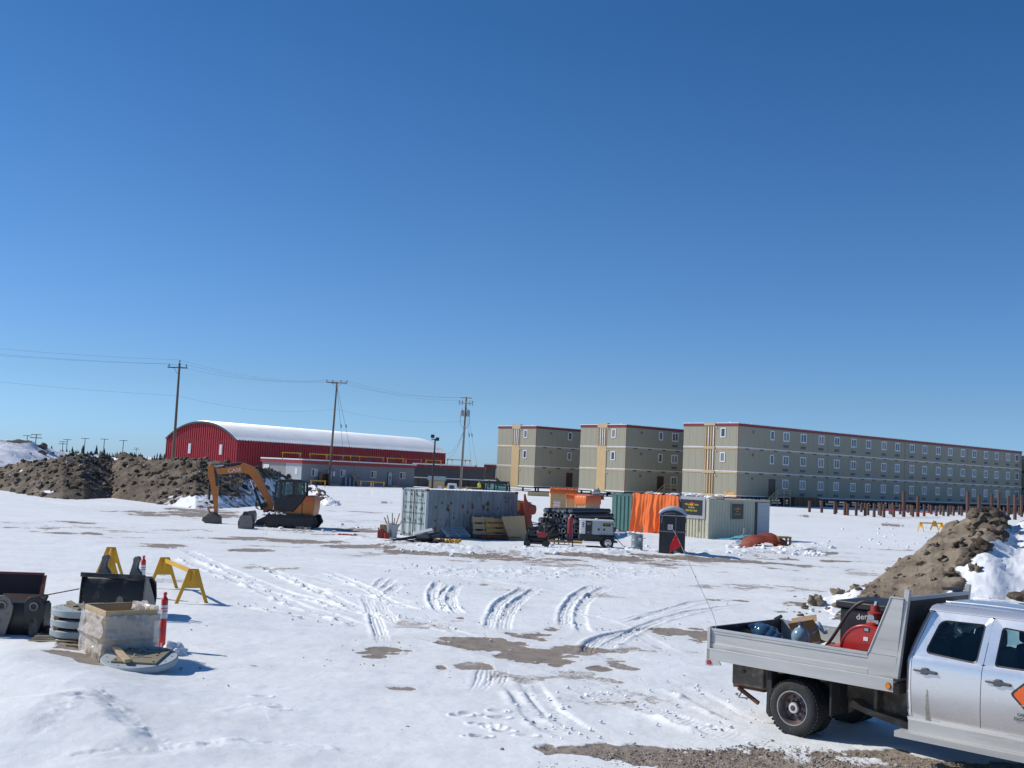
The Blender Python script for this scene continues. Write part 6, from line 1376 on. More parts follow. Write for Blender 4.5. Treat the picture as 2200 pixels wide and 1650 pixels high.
# shrink wrapped open crate
q=gp(223,1418);rz=38
s=thing('wrapped_crate','open timber crate wrapped in torn clear plastic film','crate',(q.x,q.y,q.z-.04),rz)
Wc,Dc,Hc=.85,1.06,.86
m=MB()
for (x0,x1,y0,y1) in((0,Wc,0,.03),(0,Wc,Dc-.03,Dc),(0,.03,.03,Dc-.03),(Wc-.03,Wc,.03,Dc-.03)):m.box(x0,x1,y0,y1,0.02,Hc-.02)
m.box(.03,Wc-.03,.03,Dc-.03,.02,.05);m.build('panel',K['plywood'],s)
for (x0,x1,y0,y1) in((-.02,Wc+.02,-.03,-.001),(-.02,Wc+.02,Dc+.001,Dc+.03),(-.03,-.001,-.02,Dc+.02),(Wc+.001,Wc+.03,-.02,Dc+.02)):
    m=MB();m.box(x0,x1,y0,y1,Hc-.13,Hc+.01);m.build('rim_board',K['lumber'],s,bevel=.003)
for k in range(4):
    m=MB();m.box(Wc-.06,Wc-.031,.18+k*.2,.24+k*.2,.2,Hc+.0);m.build('slat',K['lumber'],s)
random.seed(3)
def film(P0,P1,zt,amp,seed):
    m=MB();n=46;k=30;P=[];d=(Vector(P1)-Vector(P0));nn=Vector((d.y,-d.x,0)).normalized()
    for i in range(n+1):
        u=i/n;row=[]
        for j in range(k+1):
            v=j/k;zz=zt*(1-v)+.0
            a=amp*(mnoise.noise(Vector((u*5+seed,v*4,seed)))+.6*mnoise.noise(Vector((u*14+seed,v*7+u*6,1+seed)))+.5*abs(math.sin(v*9+.8))*.5+.5*mnoise.noise(Vector((u*3-v*9,seed,v*2))))
            if abs(v-.48)<.04:a+=.035
            if v<.06:zz+=.03*mnoise.noise(Vector((u*9+seed,2,0)))
            e=Vector(P0)+d*u+nn*(.05+a);row.append((e.x,e.y,zz))
        P.append(row)
    m.grid(P);return m
film((-.085,-.03,0),(Wc+.07,-.03,0),Hc-.07,.06,1.3).build('plastic_film',K['shrink'],s,smooth=80)
film((-.03,Dc+.05,0),(-.03,-.085,0),Hc-.06,.05,5.1).build('plastic_film',K['shrink'],s,smooth=80)
film((Wc+.03,-.05,0),(Wc+.03,Dc+.05,0),Hc+.0,.05,9.7).build('plastic_film',K['shrink'],s,smooth=80)
m=MB();P=[[(Wc-.15+.25*u/9+.03*math.sin(v*2+u),.1+v*.11,Hc-.05+.08*math.sin(u*1.1+v*.7)+.04) for v in range(8)] for u in range(10)];m.grid(P);m.build('loose_film',K['shrink'],s,smooth=80)
for i in range(14):
    x=random.uniform(-.12,.05);m=MB();m.tube([(x,-.08,.12),(x-.06,-.14,.02),(x-.05+random.uniform(-.1,.1),-.22,-.0)],[.012,.01,.002],n=4);m.build('film_tatter',K['shrink'],s)
# delineator posts
def dpost(label,px,py,rot):
    s=fs('delineator_post',label,'post',px,py,rot,'red and white delineator posts',-.02)
    m=MB();m.lathe([(.001,0),(.062,0),(.062,.80),(.068,.80),(.068,.815)],n=20);m.build('tube',K['post_red'],s,smooth=40)
    m=MB();m.lathe([(.066,.0),(.066,.13)],(0,0,.62),n=20);m.lathe([(.066,.0),(.066,.10)],(0,0,.77),n=20);m.build('reflector_band',K['post_white'],s,smooth=40)
    m=MB();m.lathe([(.067,0),(.067,.018)],(0,0,.751),n=20);m.lathe([(.062,.872),(.064,.96),(.055,.99),(.03,1.02),(.028,1.06),(.038,1.075),(.038,1.09),(.02,1.11),(.001,1.115)],n=20);m.build('cap',K['post_red'],s,smooth=40)
    m=MB();m.box(-.011,.011,-.066,-.058,.04,.17);m.build('slot',K['post_white'],s)
dpost('nearest red and white delineator post, right of the wrapped crate',347,1397,5);dpost('farther red and white delineator post, behind the digging bucket',303,1285,30)
# digging bucket with two hook ears
s=fs('digging_bucket','black digging bucket standing open side down with two upright hook ears','bucket',238,1330,-4)
W=1.42
def shell(prof,x0,x1,n=24):
    m=MB();P=[[(x0+(x1-x0)*i/n,y,z) for y,z in prof] for i in range(n+1)];m.grid(P);return m
prof=[(0,.02),(-.02,.3),(.0,.62),(.06,.86),(.14,.93),(.45,.93),(.72,.78),(.80,.45),(.72,.15),(.6,.02)]
m=MB();m.prism(prof+[(.55,.05),(.68,.17),(.75,.45),(.68,.75),(.44,.89),(.16,.89),(.10,.84),(.04,.6),(.02,.3),(.04,.03)],-W/2,W/2,'yz');m.build('shell',K['bucket_black'],s,bevel=.01)
for x in(-W/2-.03,W/2-.0):
    m=MB();m.prism([(-.03,0),(-.05,.3),(-.03,.62),(.02,.93),(.10,.95),(.30,.75),(.55,.45),(.70,.15),(.62,-.0)],x,x+.03,'yz');m.build('side_plate',K['worn_steel'] if x>0 else K['bucket_black'],s,bevel=.006)
m=MB();m.box(-W/2-.03,W/2+.03,-.06,-.02,.90,1.0);m.build('cutting_edge',K['bucket_black'],s,bevel=.01)
for x in(-.36,.36):
    hk=[(-.1,.9),(-.04,1.1),(.0,1.25),(-.0,1.34),(.05,1.39),(.12,1.37),(.14,1.31),(.10,1.24),(.09,1.12),(.18,1.02),(.22,.9)]
    m=MB();m.prism([(x+a_*.9,z_) for a_,z_ in hk],.12,.17,'xz');m.prism([(x+a_*.9,z_) for a_,z_ in hk],.26,.31,'xz');m.build('hook_ear',K['worn_steel'],s,bevel=.01)
for (cx,cz,r_) in((.18,.40,.10),):
    m=MB();n=11;m.add([(cx+r_*random.uniform(.6,1.1)*math.cos(6.283*k/n),-.0315+.02*0,cz+r_*random.uniform(.7,1.3)*math.sin(6.283*k/n)) for k in range(n)],[tuple(range(n))]);m.build('worn_patch',K['worn_steel'],s)
# far-left broad bucket with bolted ears
s=fs('grading_bucket','broad rusty-black grading bucket at the left edge, tipped back with pale bolted ears','bucket',40,1368,7)
W2=2.1;ox=-.95
prof=[(0,.05),(-.10,.25),(-.12,.45),(-.05,.66),(.08,.74),(.10,.70),(-.0,.6),(-.06,.44),(-.04,.27),(.05,.1),(.35,.03),(.35,-.02),(.1,-.0)]
m=MB();m.prism(prof,ox-W2/2+.1,ox+W2/2+.33,'yz');m.build('lower_shell',K['bucket_black'],s,bevel=.01)
m=MB();m.prism([(.35,.75),(.42,.75),(.60,1.18),(.53,1.18)],ox-1,ox+W2/2+.14,'yz');m.build('back_plate',K['bucket_rust'],s,bevel=.01);m=MB();m.box(ox-1,ox+W2/2+.14,.52,.61,1.16,1.2);m.build('back_edge',mat('edge_rust',(.16,.04,.03),.6),s)
m=MB();m.prism([(.05,.6),(.30,.68),(.42,.75),(.35,.8),(.05,.72)],ox+.5,ox+W2/2+.3,'yz');m.build('rear_wall',K['bucket_rust'],s)
m=MB();m.prism([(.0,.0),(.35,.0),(.42,.3),(.36,.62),(.2,.70),(-.02,.66),(-.12,.45),(-.1,.25)],ox+W2/2+.33,ox+W2/2+.38,'yz');
m.build('side_plate',K['bucket_black'],s,bevel=.01)
m=MB();m.prism([(.52,1.15),(.60,1.15),(.42,.60),(.2,.6)],ox+W2/2+.14,ox+W2/2+.19,'yz');m.build('side_plate',mat('side_rust',(.22,.07,.035),.6,dirt=(.08,.03,.03)),s)
for x,k in((ox+.62,0),(ox+1.22,1)):
    eo=[(x-.03,.0),(x+.10,-.02),(x+.16,.2),(x+.22,.42),(x+.24,.6),(x+.18,.76),(x+.06,.82),(x-.08,.80),(x-.16,.70),(x-.15,.45),(x-.06,.25)]
    m=MB();m.prism(eo,-.19,-.13,'xz');e_=m.build('bolted_ear',K['worn_steel'] if k==0 else K['bucket_black'],s,bevel=.012)
    m=MB();m.lathe([(.055,-.0),(.09,-.01),(.09,.06),(.055,.06)],(x+.03,-.215,.62),n=18,axis='y');m.build('pin_boss',K['worn_steel'],e_);m=MB();m.cyl((x+.03,-.2,.62),(x+.03,-.191,.62),.055,n=16);m.build('pin_hole',K['cab_black'],e_)
    m=MB();m.cyl((x-.01,-.215,.33),(x-.01,-.19,.33),.028,n=8);m.build('bolt',K['dark_steel'],e_)
m=MB();m.box(ox-.6,ox+.5,-.17,-.08,.62,.68);m.build('cross_tube',K['worn_steel'],s,bevel=.01);m=MB();m.beam((ox+1.2,-.05,.78),(ox+2.0,.2,.96),.02,.02);tag(m.build('thin_stick',K['rust'],loc=s.location),'thin rust-brown stick poking out over the grading bucket','stick')
m=MB();m.box(.0,.0,0,0,0,0)
q=gp(112,1372);s=thing('rusty_beam','dark rusty beam end between the grading bucket and the stacked lids','beam',(q.x,q.y,q.z),-38);m=MB();m.box(-.3,.45,-.1,.1,.0,.2);m.build('beam_body',K['bucket_rust'],s,bevel=.01);m=MB();m.box(-.32,-.3,-.12,.12,-.0,.22);m.build('end_plate',K['plydark'],s)
# wooden snow-half-buried block right of crate
q=gp(376,1404);m=MB();m.ico((0,0,.03),.22,seed=4.4,rough=.7,sq=.75,sub=3);tag(m.build('snow_lump',K['snow_on'],loc=q,smooth=70),'lump of hard snow right of the near red and white post','snow lump')
# ---------------- flatbed truck ----------------
T0=Vector((3.205,17.744,0));tr=thing('flatbed_truck','silver crew-cab pickup with aluminium flatbed and dual rear wheels','truck',T0,-45)
def tp(name,m,mt,parent=None,**k):return m.build(name,K[mt],parent or tr,**k)
# flatbed: y from 0 (near side) to 2.16, x from 0 (rear) to 3.05
m=MB();m.box(.0,3.05,.06,2.10,1.02,1.07);tp('deck',m,'alu')
for y0,sg in((0,1),(2.16,-1)):
    def Y(v):return y0+sg*v
    P=[(Y(0),.90),(Y(.012),.90),(Y(.012),1.055),(Y(.02),1.055),(Y(.02),1.066),(Y(0),1.066)]
    m=MB();m.prism(P,0,3.05,'yz');tp('side_skirt',m,'alu')
    m=MB();m.prism([(Y(-.001),1.066),(Y(.02),1.072),(Y(.02),1.079),(Y(-.001),1.077)],0,3.05,'yz');tp('skirt_lip',m,'alu_bright')
    P=[(Y(.03),1.08),(Y(.03),1.15),(Y(.042),1.158),(Y(.042),1.30),(Y(.030),1.305),(Y(.030),1.34),(Y(.022),1.345),(Y(.02),1.372),(Y(.075),1.372),(Y(.075),1.08)]
    m=MB();m.prism(P,.05,2.66,'yz');sd_=tp('side_panel',m,'alu');m=MB();m.box(.05,2.66,min(Y(.018),Y(.077)),max(Y(.018),Y(.077)),1.373,1.38);tp('top_edge',m,'alu_bright',sd_)
    m=MB();m.box(0,.05,min(Y(.0),Y(.08)),max(Y(.0),Y(.08)),.9,1.39);tp('corner_post',m,'alu')
    lean=.10
    m=MB();m.prism([(2.665,1.08),(3.055,1.08),(3.085,1.372),(2.665,1.372)],*sorted((Y(.03),Y(.08))),'xz');tp('gusset_base',m,'alu')
    m=MB();m.prism([(2.67,1.376),(3.086,1.376),(3.165,2.17),(2.99,2.18)],*sorted((Y(.034),Y(.08))),'xz');tp('gusset',m,'alu')
    m=MB();m.beam((3.07,Y(.06),1.08),(3.20,Y(.10),2.29),.07,.07);tp('headboard_post',m,'alu',bevel=.004)
    m=MB();m.beam((2.665,Y(.028),1.377),(2.988,Y(.028),2.18),.012,.012);m.beam((2.988,Y(.028),2.18),(3.16,Y(.028),2.172),.012,.012);tp('edge_trim',m,'alu_bright')
m=MB();m.prism([(-.02,.9),(.22,.9),(.26,.86),(.26,.84),(0,.80),(-.02,.80)],.0,.02,'xz');tp('lamp_bracket',m,'alu');m=MB();m.cyl((.05,-.02,.86),(.05,.0,.86),.037,n=18);tp('reflector',m,'tail_red')
m=MB();m.cyl((2.985,-.018,.975),(2.985,.0,.975),.036,n=18);mk_=tp('marker_lamp',m,'amber');m=MB();m.lathe([(.037,-.01),(.045,-.004),(.045,0)],(2.985,0,.975),n=18,axis='y');tp('bezel',m,'rust',mk_)
m=MB();m.box(-.0,.045,.081,2.079,1.075,1.385);tg=tp('tailgate',m,'cab_black',bevel=.004);m=MB();m.box(-.01,.05,.081,2.079,1.386,1.394);tp('top_edge',m,'exc_dark',tg)
m=MB();m.beam((0,1.95,1.39),(.12,1.95,1.46),.05,.05);tp('latch',m,'exc_dark',tg)
m=MB();m.box(-.01,.03,.1,2.06,.9,1.07);tp('rear_skirt',m,'alu')
# headboard: window opening, leaning forward; dark colour paints in its shaded side
def hb(u,z,o=0):return (3.075+.108*(z-1.1)+o,u,z)
m=MB()
def hplate(y0,y1,z0,z1):
    vs=[hb(y0,z0,0),hb(y1,z0,0),hb(y1,z1,0),hb(y0,z1,0),hb(y0,z0,.03),hb(y1,z0,.03),hb(y1,z1,.03),hb(y0,z1,.03)];m.add(vs,[(0,1,2,3),(4,7,6,5),(0,4,5,1),(1,5,6,2),(2,6,7,3),(3,7,4,0)])
hplate(.14,.62,1.08,2.15);hplate(1.54,2.02,1.08,2.15);hplate(.62,1.54,1.08,1.62);hplate(.62,1.54,2.03,2.15)
tp('headboard',m,'exc_dark');m=MB()
m.beam(hb(.12,2.17,.015),hb(2.04,2.17,.015),.05,.05);tp('headboard_rail',m,'galv')
m=MB();m.beam(hb(1.08,1.62,.01),hb(1.08,2.03,.01),.05,.03);tp('headboard_bar',m,'galv');m=MB();m.box(3.0,3.17,1.62,1.95,2.21,2.24);m.box(3.15,3.17,1.62,1.95,2.14,2.21);tp('light_bracket',m,'exc_dark')
# underbody
m=MB();m.box(.45,6.9,.62,.72,.60,.82);m.box(.45,6.9,1.44,1.54,.60,.82)
for x in(.5,1.2,1.9,2.6,3.0):m.box(x,x+.08,.1,2.06,.86,1.015)
tp('frame_rail',m,'underbody')
m=MB();m.prism([(.34,.58),(.52,.55),(.95,.55),(.95,.9),(.34,.9)],.25,1.9,'xz');m.box(.34,.9,.2,.25,.56,.88);tp('tool_box',m,'underbody',bevel=.02);m=MB();m.cyl((.55,.24,.78),(.55,.18,.78),.03,n=10);m.box(.42,.62,.235,.24,.64,.65);tp('bracket_hole',m,'cab_black')
m=MB();m.box(.3,.85,.3,1.8,.50,.55);m.beam((.4,.3,.5),(.75,.32,.32),.05,.05);m.tube([(.5,.28,.5),(.42,.28,.36),(.58,.28,.37)],.012,n=5);tp('step_hitch',m,'rust')
m=MB();m.prism([(1.02,.26),(1.07,.20),(1.12,.28),(1.09,.93),(1.03,.93)],.10,.66,'xz');tp('mud_flap',m,'rubber');m=MB();m.prism([(1.02,.26),(1.12,.28),(1.09,.93),(1.03,.93)],1.5,2.06,'xz');tp('mud_flap',m,'rubber')
m=MB();m.box(2.02,2.05,.16,.66,.38,.93);tp('mud_flap',m,'rubber')
m=MB();m.cyl((1.3,1.08,.42),(1.65,1.08,.42),.17,n=14);m.cyl((1.47,.4,.4),(1.47,1.76,.4),.07,n=10);m.cyl((1.6,1.08,.5),(4.6,1.08,.62),.045,n=8);tp('rear_axle',m,'underbody')
for y in(.68,1.48):
    m=MB();m.tube([(.85,y,.62),(1.2,y,.50),(1.47,y,.46),(1.75,y,.50),(2.1,y,.60)],.035,n=6);tp('leaf_spring',m,'underbody')
m=MB();m.cyl((2.25,.85,.55),(2.95,.85,.55),.15,n=14);m.box(2.3,3.25,.62,1.3,.40,.62);tp('fuel_tank',m,'underbody',bevel=.03)
m=MB();m.prism([(2.25,.62),(2.4,.55),(3.1,.45),(3.25,.38),(3.25,.33),(2.5,.45),(2.2,.52)],.40,.9,'xz');m.box(2.55,2.6,.45,.6,.5,.88);tp('exhaust_shield',m,'underbody')
m=MB();m.tube([(2.0,1.5,.5),(2.6,1.45,.42),(3.6,1.4,.45)],.05,n=8);tp('exhaust_pipe',m,'rust')
# wheels
def wheel(x,yo,sg,steer=False,outer=True):
    R_=.40;m=MB();yy=yo
    pr=[(.245,0),(.27,-.012),(.335,-.014),(.375,.006),(.398,.035)]
    w_=.20
    prof=[(r_,a_) for r_,a_ in pr]+[(.402,.05),(.402,w_-.05),(.398,w_-.035),(.375,w_-.006),(.335,w_+.014),(.27,w_+.012),(.245,w_)]
    m.lathe([(r_,sg*a_) for r_,a_ in prof],(x,yy,R_),n=56,axis='y');t_=tp('wheel',m,'rubber',smooth=50)
    m=MB()
    for k in range(44):
        a_=6.283*k/44
        for (c0,c1,ph) in((.012,.058,0),(.062,.098,.5),(.102,.138,0),(.142,.188,.5)):
            aa=a_+ph*.0714*2;vs=[]
            for rr_ in(.398,.409):
                for da in(-.045,.045):
                    for c_ in(c0,c1):vs.append((x+rr_*math.cos(aa+da),yy+sg*c_,R_+rr_*math.sin(aa+da)))
            m.add(vs,[(0,1,3,2),(4,6,7,5),(0,4,5,1),(2,3,7,6),(0,2,6,4),(1,5,7,3)])
    tp('tread',m,'rubber',t_)
    if outer:
        m=MB();m.lathe([(.248,sg*-.002),(.238,sg*-.008),(.228,sg*.004),(.222,sg*.03),(.205,sg*.10),(.195,sg*.13),(.10,sg*.135),(.085,sg*.12),(.08,sg*.04)],(x,yy,R_),n=48,axis='y');rm=tp('rim',m,'rim',t_,smooth=40)
        m=MB();m.lathe([(.252,sg*.004),(.25,sg*-.010),(.238,sg*-.012),(.234,sg*.0)],(x,yy,R_),n=48,axis='y');tp('rim_flange',m,'galv',rm,smooth=40)
        for k in range(8):
            a_=6.283*k/8+.3;m=MB();m.cyl((x+.155*math.cos(a_),yy+sg*.126,R_+.155*math.sin(a_)),(x+.155*math.cos(a_),yy+sg*.142,R_+.155*math.sin(a_)),.027,n=12);tp('hand_hole',m,'cab_black',rm)
        for k in range(8):
            a_=6.283*k/8;m=MB();m.cyl((x+.105*math.cos(a_),yy+sg*.10,R_+.105*math.sin(a_)),(x+.105*math.cos(a_),yy+sg*.14,R_+.105*math.sin(a_)),.012,n=6);tp('lug_nut',m,'galv',rm)
        m=MB();m.lathe([(.082,sg*.10),(.078,sg*.03),(.07,sg*.018),(.042,sg*.014),(.04,sg*.03)],(x,yy,R_),n=28,axis='y');hb_=tp('hub_cap',m,'hub',rm,smooth=40);m=MB();m.lathe([(.04,sg*.02),(.03,sg*.008),(.001,sg*.006)],(x,yy,R_),n=20,axis='y');tp('hub_centre',m,'rust',hb_)
    else:
        m=MB();m.cyl((x,yy+sg*.05,R_),(x,yy+sg*.15,R_),.246,n=24);tp('rim',m,'rim',t_)
wheel(1.47,.08,1);wheel(1.47,.36,1,outer=False);wheel(1.47,2.08,-1);wheel(1.47,1.80,-1,outer=False);wheel(5.85,.14,1);wheel(5.85,2.02,-1)
# ---- crew cab ----
CW=1.08
def sy(z):  # body side inset from the bed edge as a function of height
    zz=[.55,.65,.80,1.0,1.2,1.34,1.40,1.43,2.00,2.05,2.09];ii=[.17,.125,.10,.085,.085,.095,.11,.125,.265,.30,.37]
    return float(np.interp(z,zz,ii))
def side(sgn,x,z,o=0):
    v=sy(z)-o;return (x,v if sgn>0 else 2*CW-v,z)
def seam_r(z):return 3.262+.0*z+(.23*((z-1.35)/.69)**1.3 if z>1.35 else 0)   # rear edge of the rear door
def seam_b(z):return 4.19+(.03*(z-.6))+(.06*((z-1.35)/.69) if z>1.35 else 0)
def seam_f(z):return 5.36 if z<1.43 else 5.36-.62*((z-1.43)/.6)
ZL=[.60,.66,.73,.80,.9,1.0,1.1,1.2,1.28,1.34,1.38,1.42]
for sgn in(1,-1):
    for di,(fa,fb,win) in enumerate(((seam_r,seam_b,[(3.42,1.47),(3.60,1.93),(4.205,1.94),(4.135,1.425)]),(seam_b,seam_f,[(4.36,1.43),(4.415,1.935),(4.93,1.90),(5.20,1.43)]))):
        m=MB();P=[]
        for z in ZL:P.append([side(sgn,fa(z)+.004+(fb(z)-fa(z)-.008)*u/12,z) for u in range(13)])
        m.grid(P)
        # upper part: a ring between the door outline and the window opening
        n=10;outer=[];inner=[]
        rr_=.055
        # rounded window outline
        W_=[];pts=win
        for i in range(4):
            p0=Vector((*pts[i-1],0));p1=Vector((*pts[i],0));p2=Vector((*pts[(i+1)%4],0));a0=p1+(p0-p1).normalized()*rr_;a1=p1+(p2-p1).normalized()*rr_
            if (i in(0,1) and di==0):a0=p1+(p0-p1).normalized()*.10;a1=p1+(p2-p1).normalized()*.10
            for k in range(n):
                t=k/(n-1);W_.append(((a0*(1-t)**2+p1*2*t*(1-t)+a1*t*t).x,(a0*(1-t)**2+p1*2*t*(1-t)+a1*t*t).y))
        # walk the outer outline with the same number of points
        zt=2.03;c4=[(fa(1.42)+.004,1.42),(fa(zt)+.004,zt),(fb(zt)-.004,zt),(fb(1.42)-.004,1.42)]
        O_=[]
        for i in range(4):
            c=c4[i];prv=c4[i-1];nx_=c4[(i+1)%4]
            for k in range(n):
                t=k/(n-1)
                if t<.5:q=(c[0]+(prv[0]-c[0])*(.5-t)*.5,c[1]+(prv[1]-c[1])*(.5-t)*.5)
                else:q=(c[0]+(nx_[0]-c[0])*(t-.5)*.5,c[1]+(nx_[1]-c[1])*(t-.5)*.5)
                if i in(0,1) and ((i==0 and t>.5) or (i==1 and t<.5)):q=(fa(q[1])+.004,q[1])
                O_.append(q)
        m.ring([side(sgn,x,z) for x,z in O_],[side(sgn,x,z) for x,z in W_])
        d=tp('door',m,'silver',smooth=35)
        m=MB();In=[]
        cx=sum(q[0] for q in W_)/len(W_);cz_=sum(q[1] for q in W_)/len(W_)
        In=[(cx+(x-cx)*.94,cz_+(z-cz_)*.92) for x,z in W_]
        m.ring([side(sgn,x,z,.002) for x,z in W_],[side(sgn,x,z,-.006) for x,z in In]);wf=tp('window_seal',m,'cab_black',d)
        m=MB();m.add([side(sgn,x,z,-.008) for x,z in In],[tuple(range(len(In)))]);m.build('pane',K['car_glass'],d)
        hx=fa(1.24)+(.20 if di==0 else .22)
        m=MB();m.prism([(hx-.16,1.225),(hx-.16,1.255),(hx-.05,1.26),(hx-.04,1.285),(hx+.04,1.285),(hx+.05,1.258),(hx+.16,1.25),(hx+.17,1.215),(hx+.05,1.215),(hx+.03,1.195),(hx-.05,1.195),(hx-.06,1.222)],*sorted(((sy(1.24)-.035) if sgn>0 else 2*CW-sy(1.24)+.035,(sy(1.24)-.0) if sgn>0 else 2*CW-sy(1.24))),'xz')
        h_=m.build('handle',mat('handle_grey',(.10,.105,.12),.4) if 'handle_grey' not in bpy.data.materials else bpy.data.materials['handle_grey'],d,bevel=.01)
        m=MB();a_=side(sgn,fa(1.415)+.02,1.415,.004);b_=side(sgn,fb(1.415)-.02,1.415,.004)
        if di==0 and sgn>0:
            m=MB();n_=9;xs=hx+.03;vs=[];
            for k in range(n_+1):
                zz=1.0-.42*k/n_;wd=.012+.03*k/n_
                vs+=[side(sgn,xs-wd+.008*math.sin(k*2),zz,.0035),side(sgn,xs+wd*.8,zz,.0035)]
            m.add(vs,[(2*k,2*k+1,2*k+3,2*k+2) for k in range(n_)]);m.build('mud_streak',mat('mud_streak',(.36,.32,.26),.8,var=.3,sc=20,alpha=.55),d)
        if di==1:
            cx,cz2=4.80,1.12;m=MB();o_=.0045;r_=.185
            def dia(r_):return [side(sgn,cx+r_*1.05*u,cz2+r_*v,o_ if r_<.17 else .003) for u,v in((-1,.05),(-.93,-.1),(-.1,-.95),(.1,-.95),(.93,-.1),(1,.05),(.93,.18),(.1,1),(-.1,1),(-.93,.18))]
            m.add(dia(.20),[tuple(range(10))]);m.build('diamond_border',K['letter_dark'],d);m=MB();m.add(dia(.185-.02),[tuple(range(10))]);m.v=[v for v in m.v];m.build('diamond_emblem',K['diamond'],d)
            if sgn>0:
                text('CANADIAN',.05,K['letter_dark'],d,(cx,sy(.88)-.012,.885),(90,0,0));text('EXCAVATING',.055,K['letter_dark'],d,(cx,sy(.82)-.014,.825),(90,0,0))
    # rear quarter strip, roof rail and rocker
    m=MB();P=[]
    for z in ZL+[1.5,1.6,1.7,1.8,1.9,1.97,2.0,2.03]:
        r0=seam_r(z);row=[]
        for k in range(5):
            t=k/4;x=r0-.004-.085*t;ins=.06*t*t;v=sy(z)+ins;row.append((x,v if sgn>0 else 2*CW-v,z))
        P.append(row)
    m.grid(P);
    P=[]
    for z in(2.034,2.05,2.07,2.09,2.11):
        P.append([side(sgn,seam_r(2.03)-.07+(4.80-seam_r(2.03)+.05)*u/20,min(z,2.09),-.0 if z<2.1 else -.06) if z<2.1 else (seam_r(2.03)-.05+(4.78-seam_r(2.03)+.03)*u/20,(.47 if sgn>0 else 2*CW-.47),2.115) for u in range(21)])
    m.grid(P)
    m.grid([[side(sgn,3.19+2.2*u/10,z) for u in range(11)] for z in(.54,.57,.597)])
    tp('quarter_panel',m,'silver',smooth=40)
    # front fender and hood side, out of frame
    m=MB();P=[]
    for z in(.70,.85,1.0,1.15,1.25,1.30):P.append([side(sgn,5.37+1.55*u/8,z,.01) for u in range(9) ] )
    m.grid(P);tp('front_fender',m,'silver',smooth=40)
# roof
m=MB();P=[]
for i in range(21):
    x=3.43+1.36*i/20;row=[]
    for j in range(17):
        t=j/16;y=.45+(2*CW-.9)*t;row.append((x,y,2.113+.045*math.sin(math.pi*t)*(math.sin(math.pi*min(1,.12+i/20*.8)))**.5-(.02 if i==0 else 0)-(.03*(i/20)**6)))
    P.append(row)
m.grid(P);rf=tp('roof',m,'silver',smooth=60)
m=MB()
for y in(.62,2*CW-.62):m.tube([(3.5+1.25*i/10,y,2.145+.01*math.sin(i/10*3.14)) for i in range(11)],.008,n=6)
tp('roof_seam',m,'silver',rf)
# rear wall with window, windshield, hood
m=MB();m.add([(3.20,.25,.6),(3.20,1.91,.6),(3.22,1.93,1.42),(3.22,.23,1.42)],[(0,1,2,3)]);m.add([(3.22,.23,1.42),(3.22,1.93,1.42),(3.25,1.86,1.5),(3.25,.30,1.5)],[(0,1,2,3)]);m.add([(3.42,.36,1.98),(3.42,1.80,1.98),(3.44,1.72,2.11),(3.44,.44,2.11)],[(0,1,2,3)])
m.add([(3.22,.19,1.42),(3.44,.32,2.05),(3.40,.50,2.0),(3.25,.42,1.5)],[(0,1,2,3)]);m.add([(3.22,1.97,1.42),(3.44,1.84,2.05),(3.40,1.66,2.0),(3.25,1.74,1.5)],[(0,1,2,3)]);tp('rear_wall',m,'silver')
m=MB();m.add([(3.25,.42,1.5),(3.25,1.74,1.5),(3.40,1.66,1.98),(3.40,.50,1.98)],[(0,1,2,3)]);tp('rear_window',m,'car_glass')
m=MB();m.add([(5.42,.15,1.36),(5.42,2.01,1.36),(4.80,1.78,2.08),(4.80,.38,2.08)],[(0,1,2,3)]);tp('windshield',m,'car_glass')
m=MB();P=[[(5.40+1.55*i/10,.1+1.96*j/10,1.30+.07*math.sin(math.pi*j/10)-.10*(i/10)**3) for j in range(11)] for i in range(11)];m.grid(P);m.box(6.93,6.97,.12,2.04,.6,1.22);tp('hood',m,'silver',smooth=50)
m=MB();m.box(6.97,7.05,.1,2.06,.5,.72);tp('front_bumper',m,'chrome',bevel=.02);m=MB();m.box(6.975,6.99,.5,1.66,.78,1.14);tp('grille',m,'cab_black')
for y in(.14,1.68):
    m=MB();m.box(6.975,7.0,y,y+.34,.86,1.14);tp('headlight',m,'car_glass')
# interior
m=MB();m.box(3.24,5.35,.2,1.96,.60,.66);m.box(5.1,5.38,.2,1.96,.9,1.38);tp('cab_floor',m,'cab_inside')
for x in(3.38,4.28):
    for y in(.3,1.22):
        m=MB();m.box(x+.12,x+.62,y,y+.62,.66,.98);m.beam((x+.1,y+.31,.9),(x-.02,y+.31,1.62),.58,.15);m.box(x-.10,x+.02,y+.16,y+.46,1.62,1.86);tp('seat',m,'cab_inside',bevel=.05)
m=MB();m.box(3.30,5.0,.42,1.74,2.0,2.05);m.box(3.262,3.3,.2,1.9,.66,1.45);tp('headliner',m,'cab_inside')
m=MB();m.cyl((3.7,.55,1.78),(3.7,1.25,1.84),.06,n=12);o_=m.build('paper_roll',K['sign_grey']);o_.location=T0;o_.rotation_euler=(0,0,math.radians(-45));tag(o_,'rolled drawing standing on the rear seat behind the side window','roll')
m=MB();m.tube([(4.95,1.3+.17*math.cos(a_),1.33+.17*math.sin(a_)) for a_ in [6.283*k/20 for k in range(21)]],.015,n=6);tp('steering_wheel',m,'cab_black')
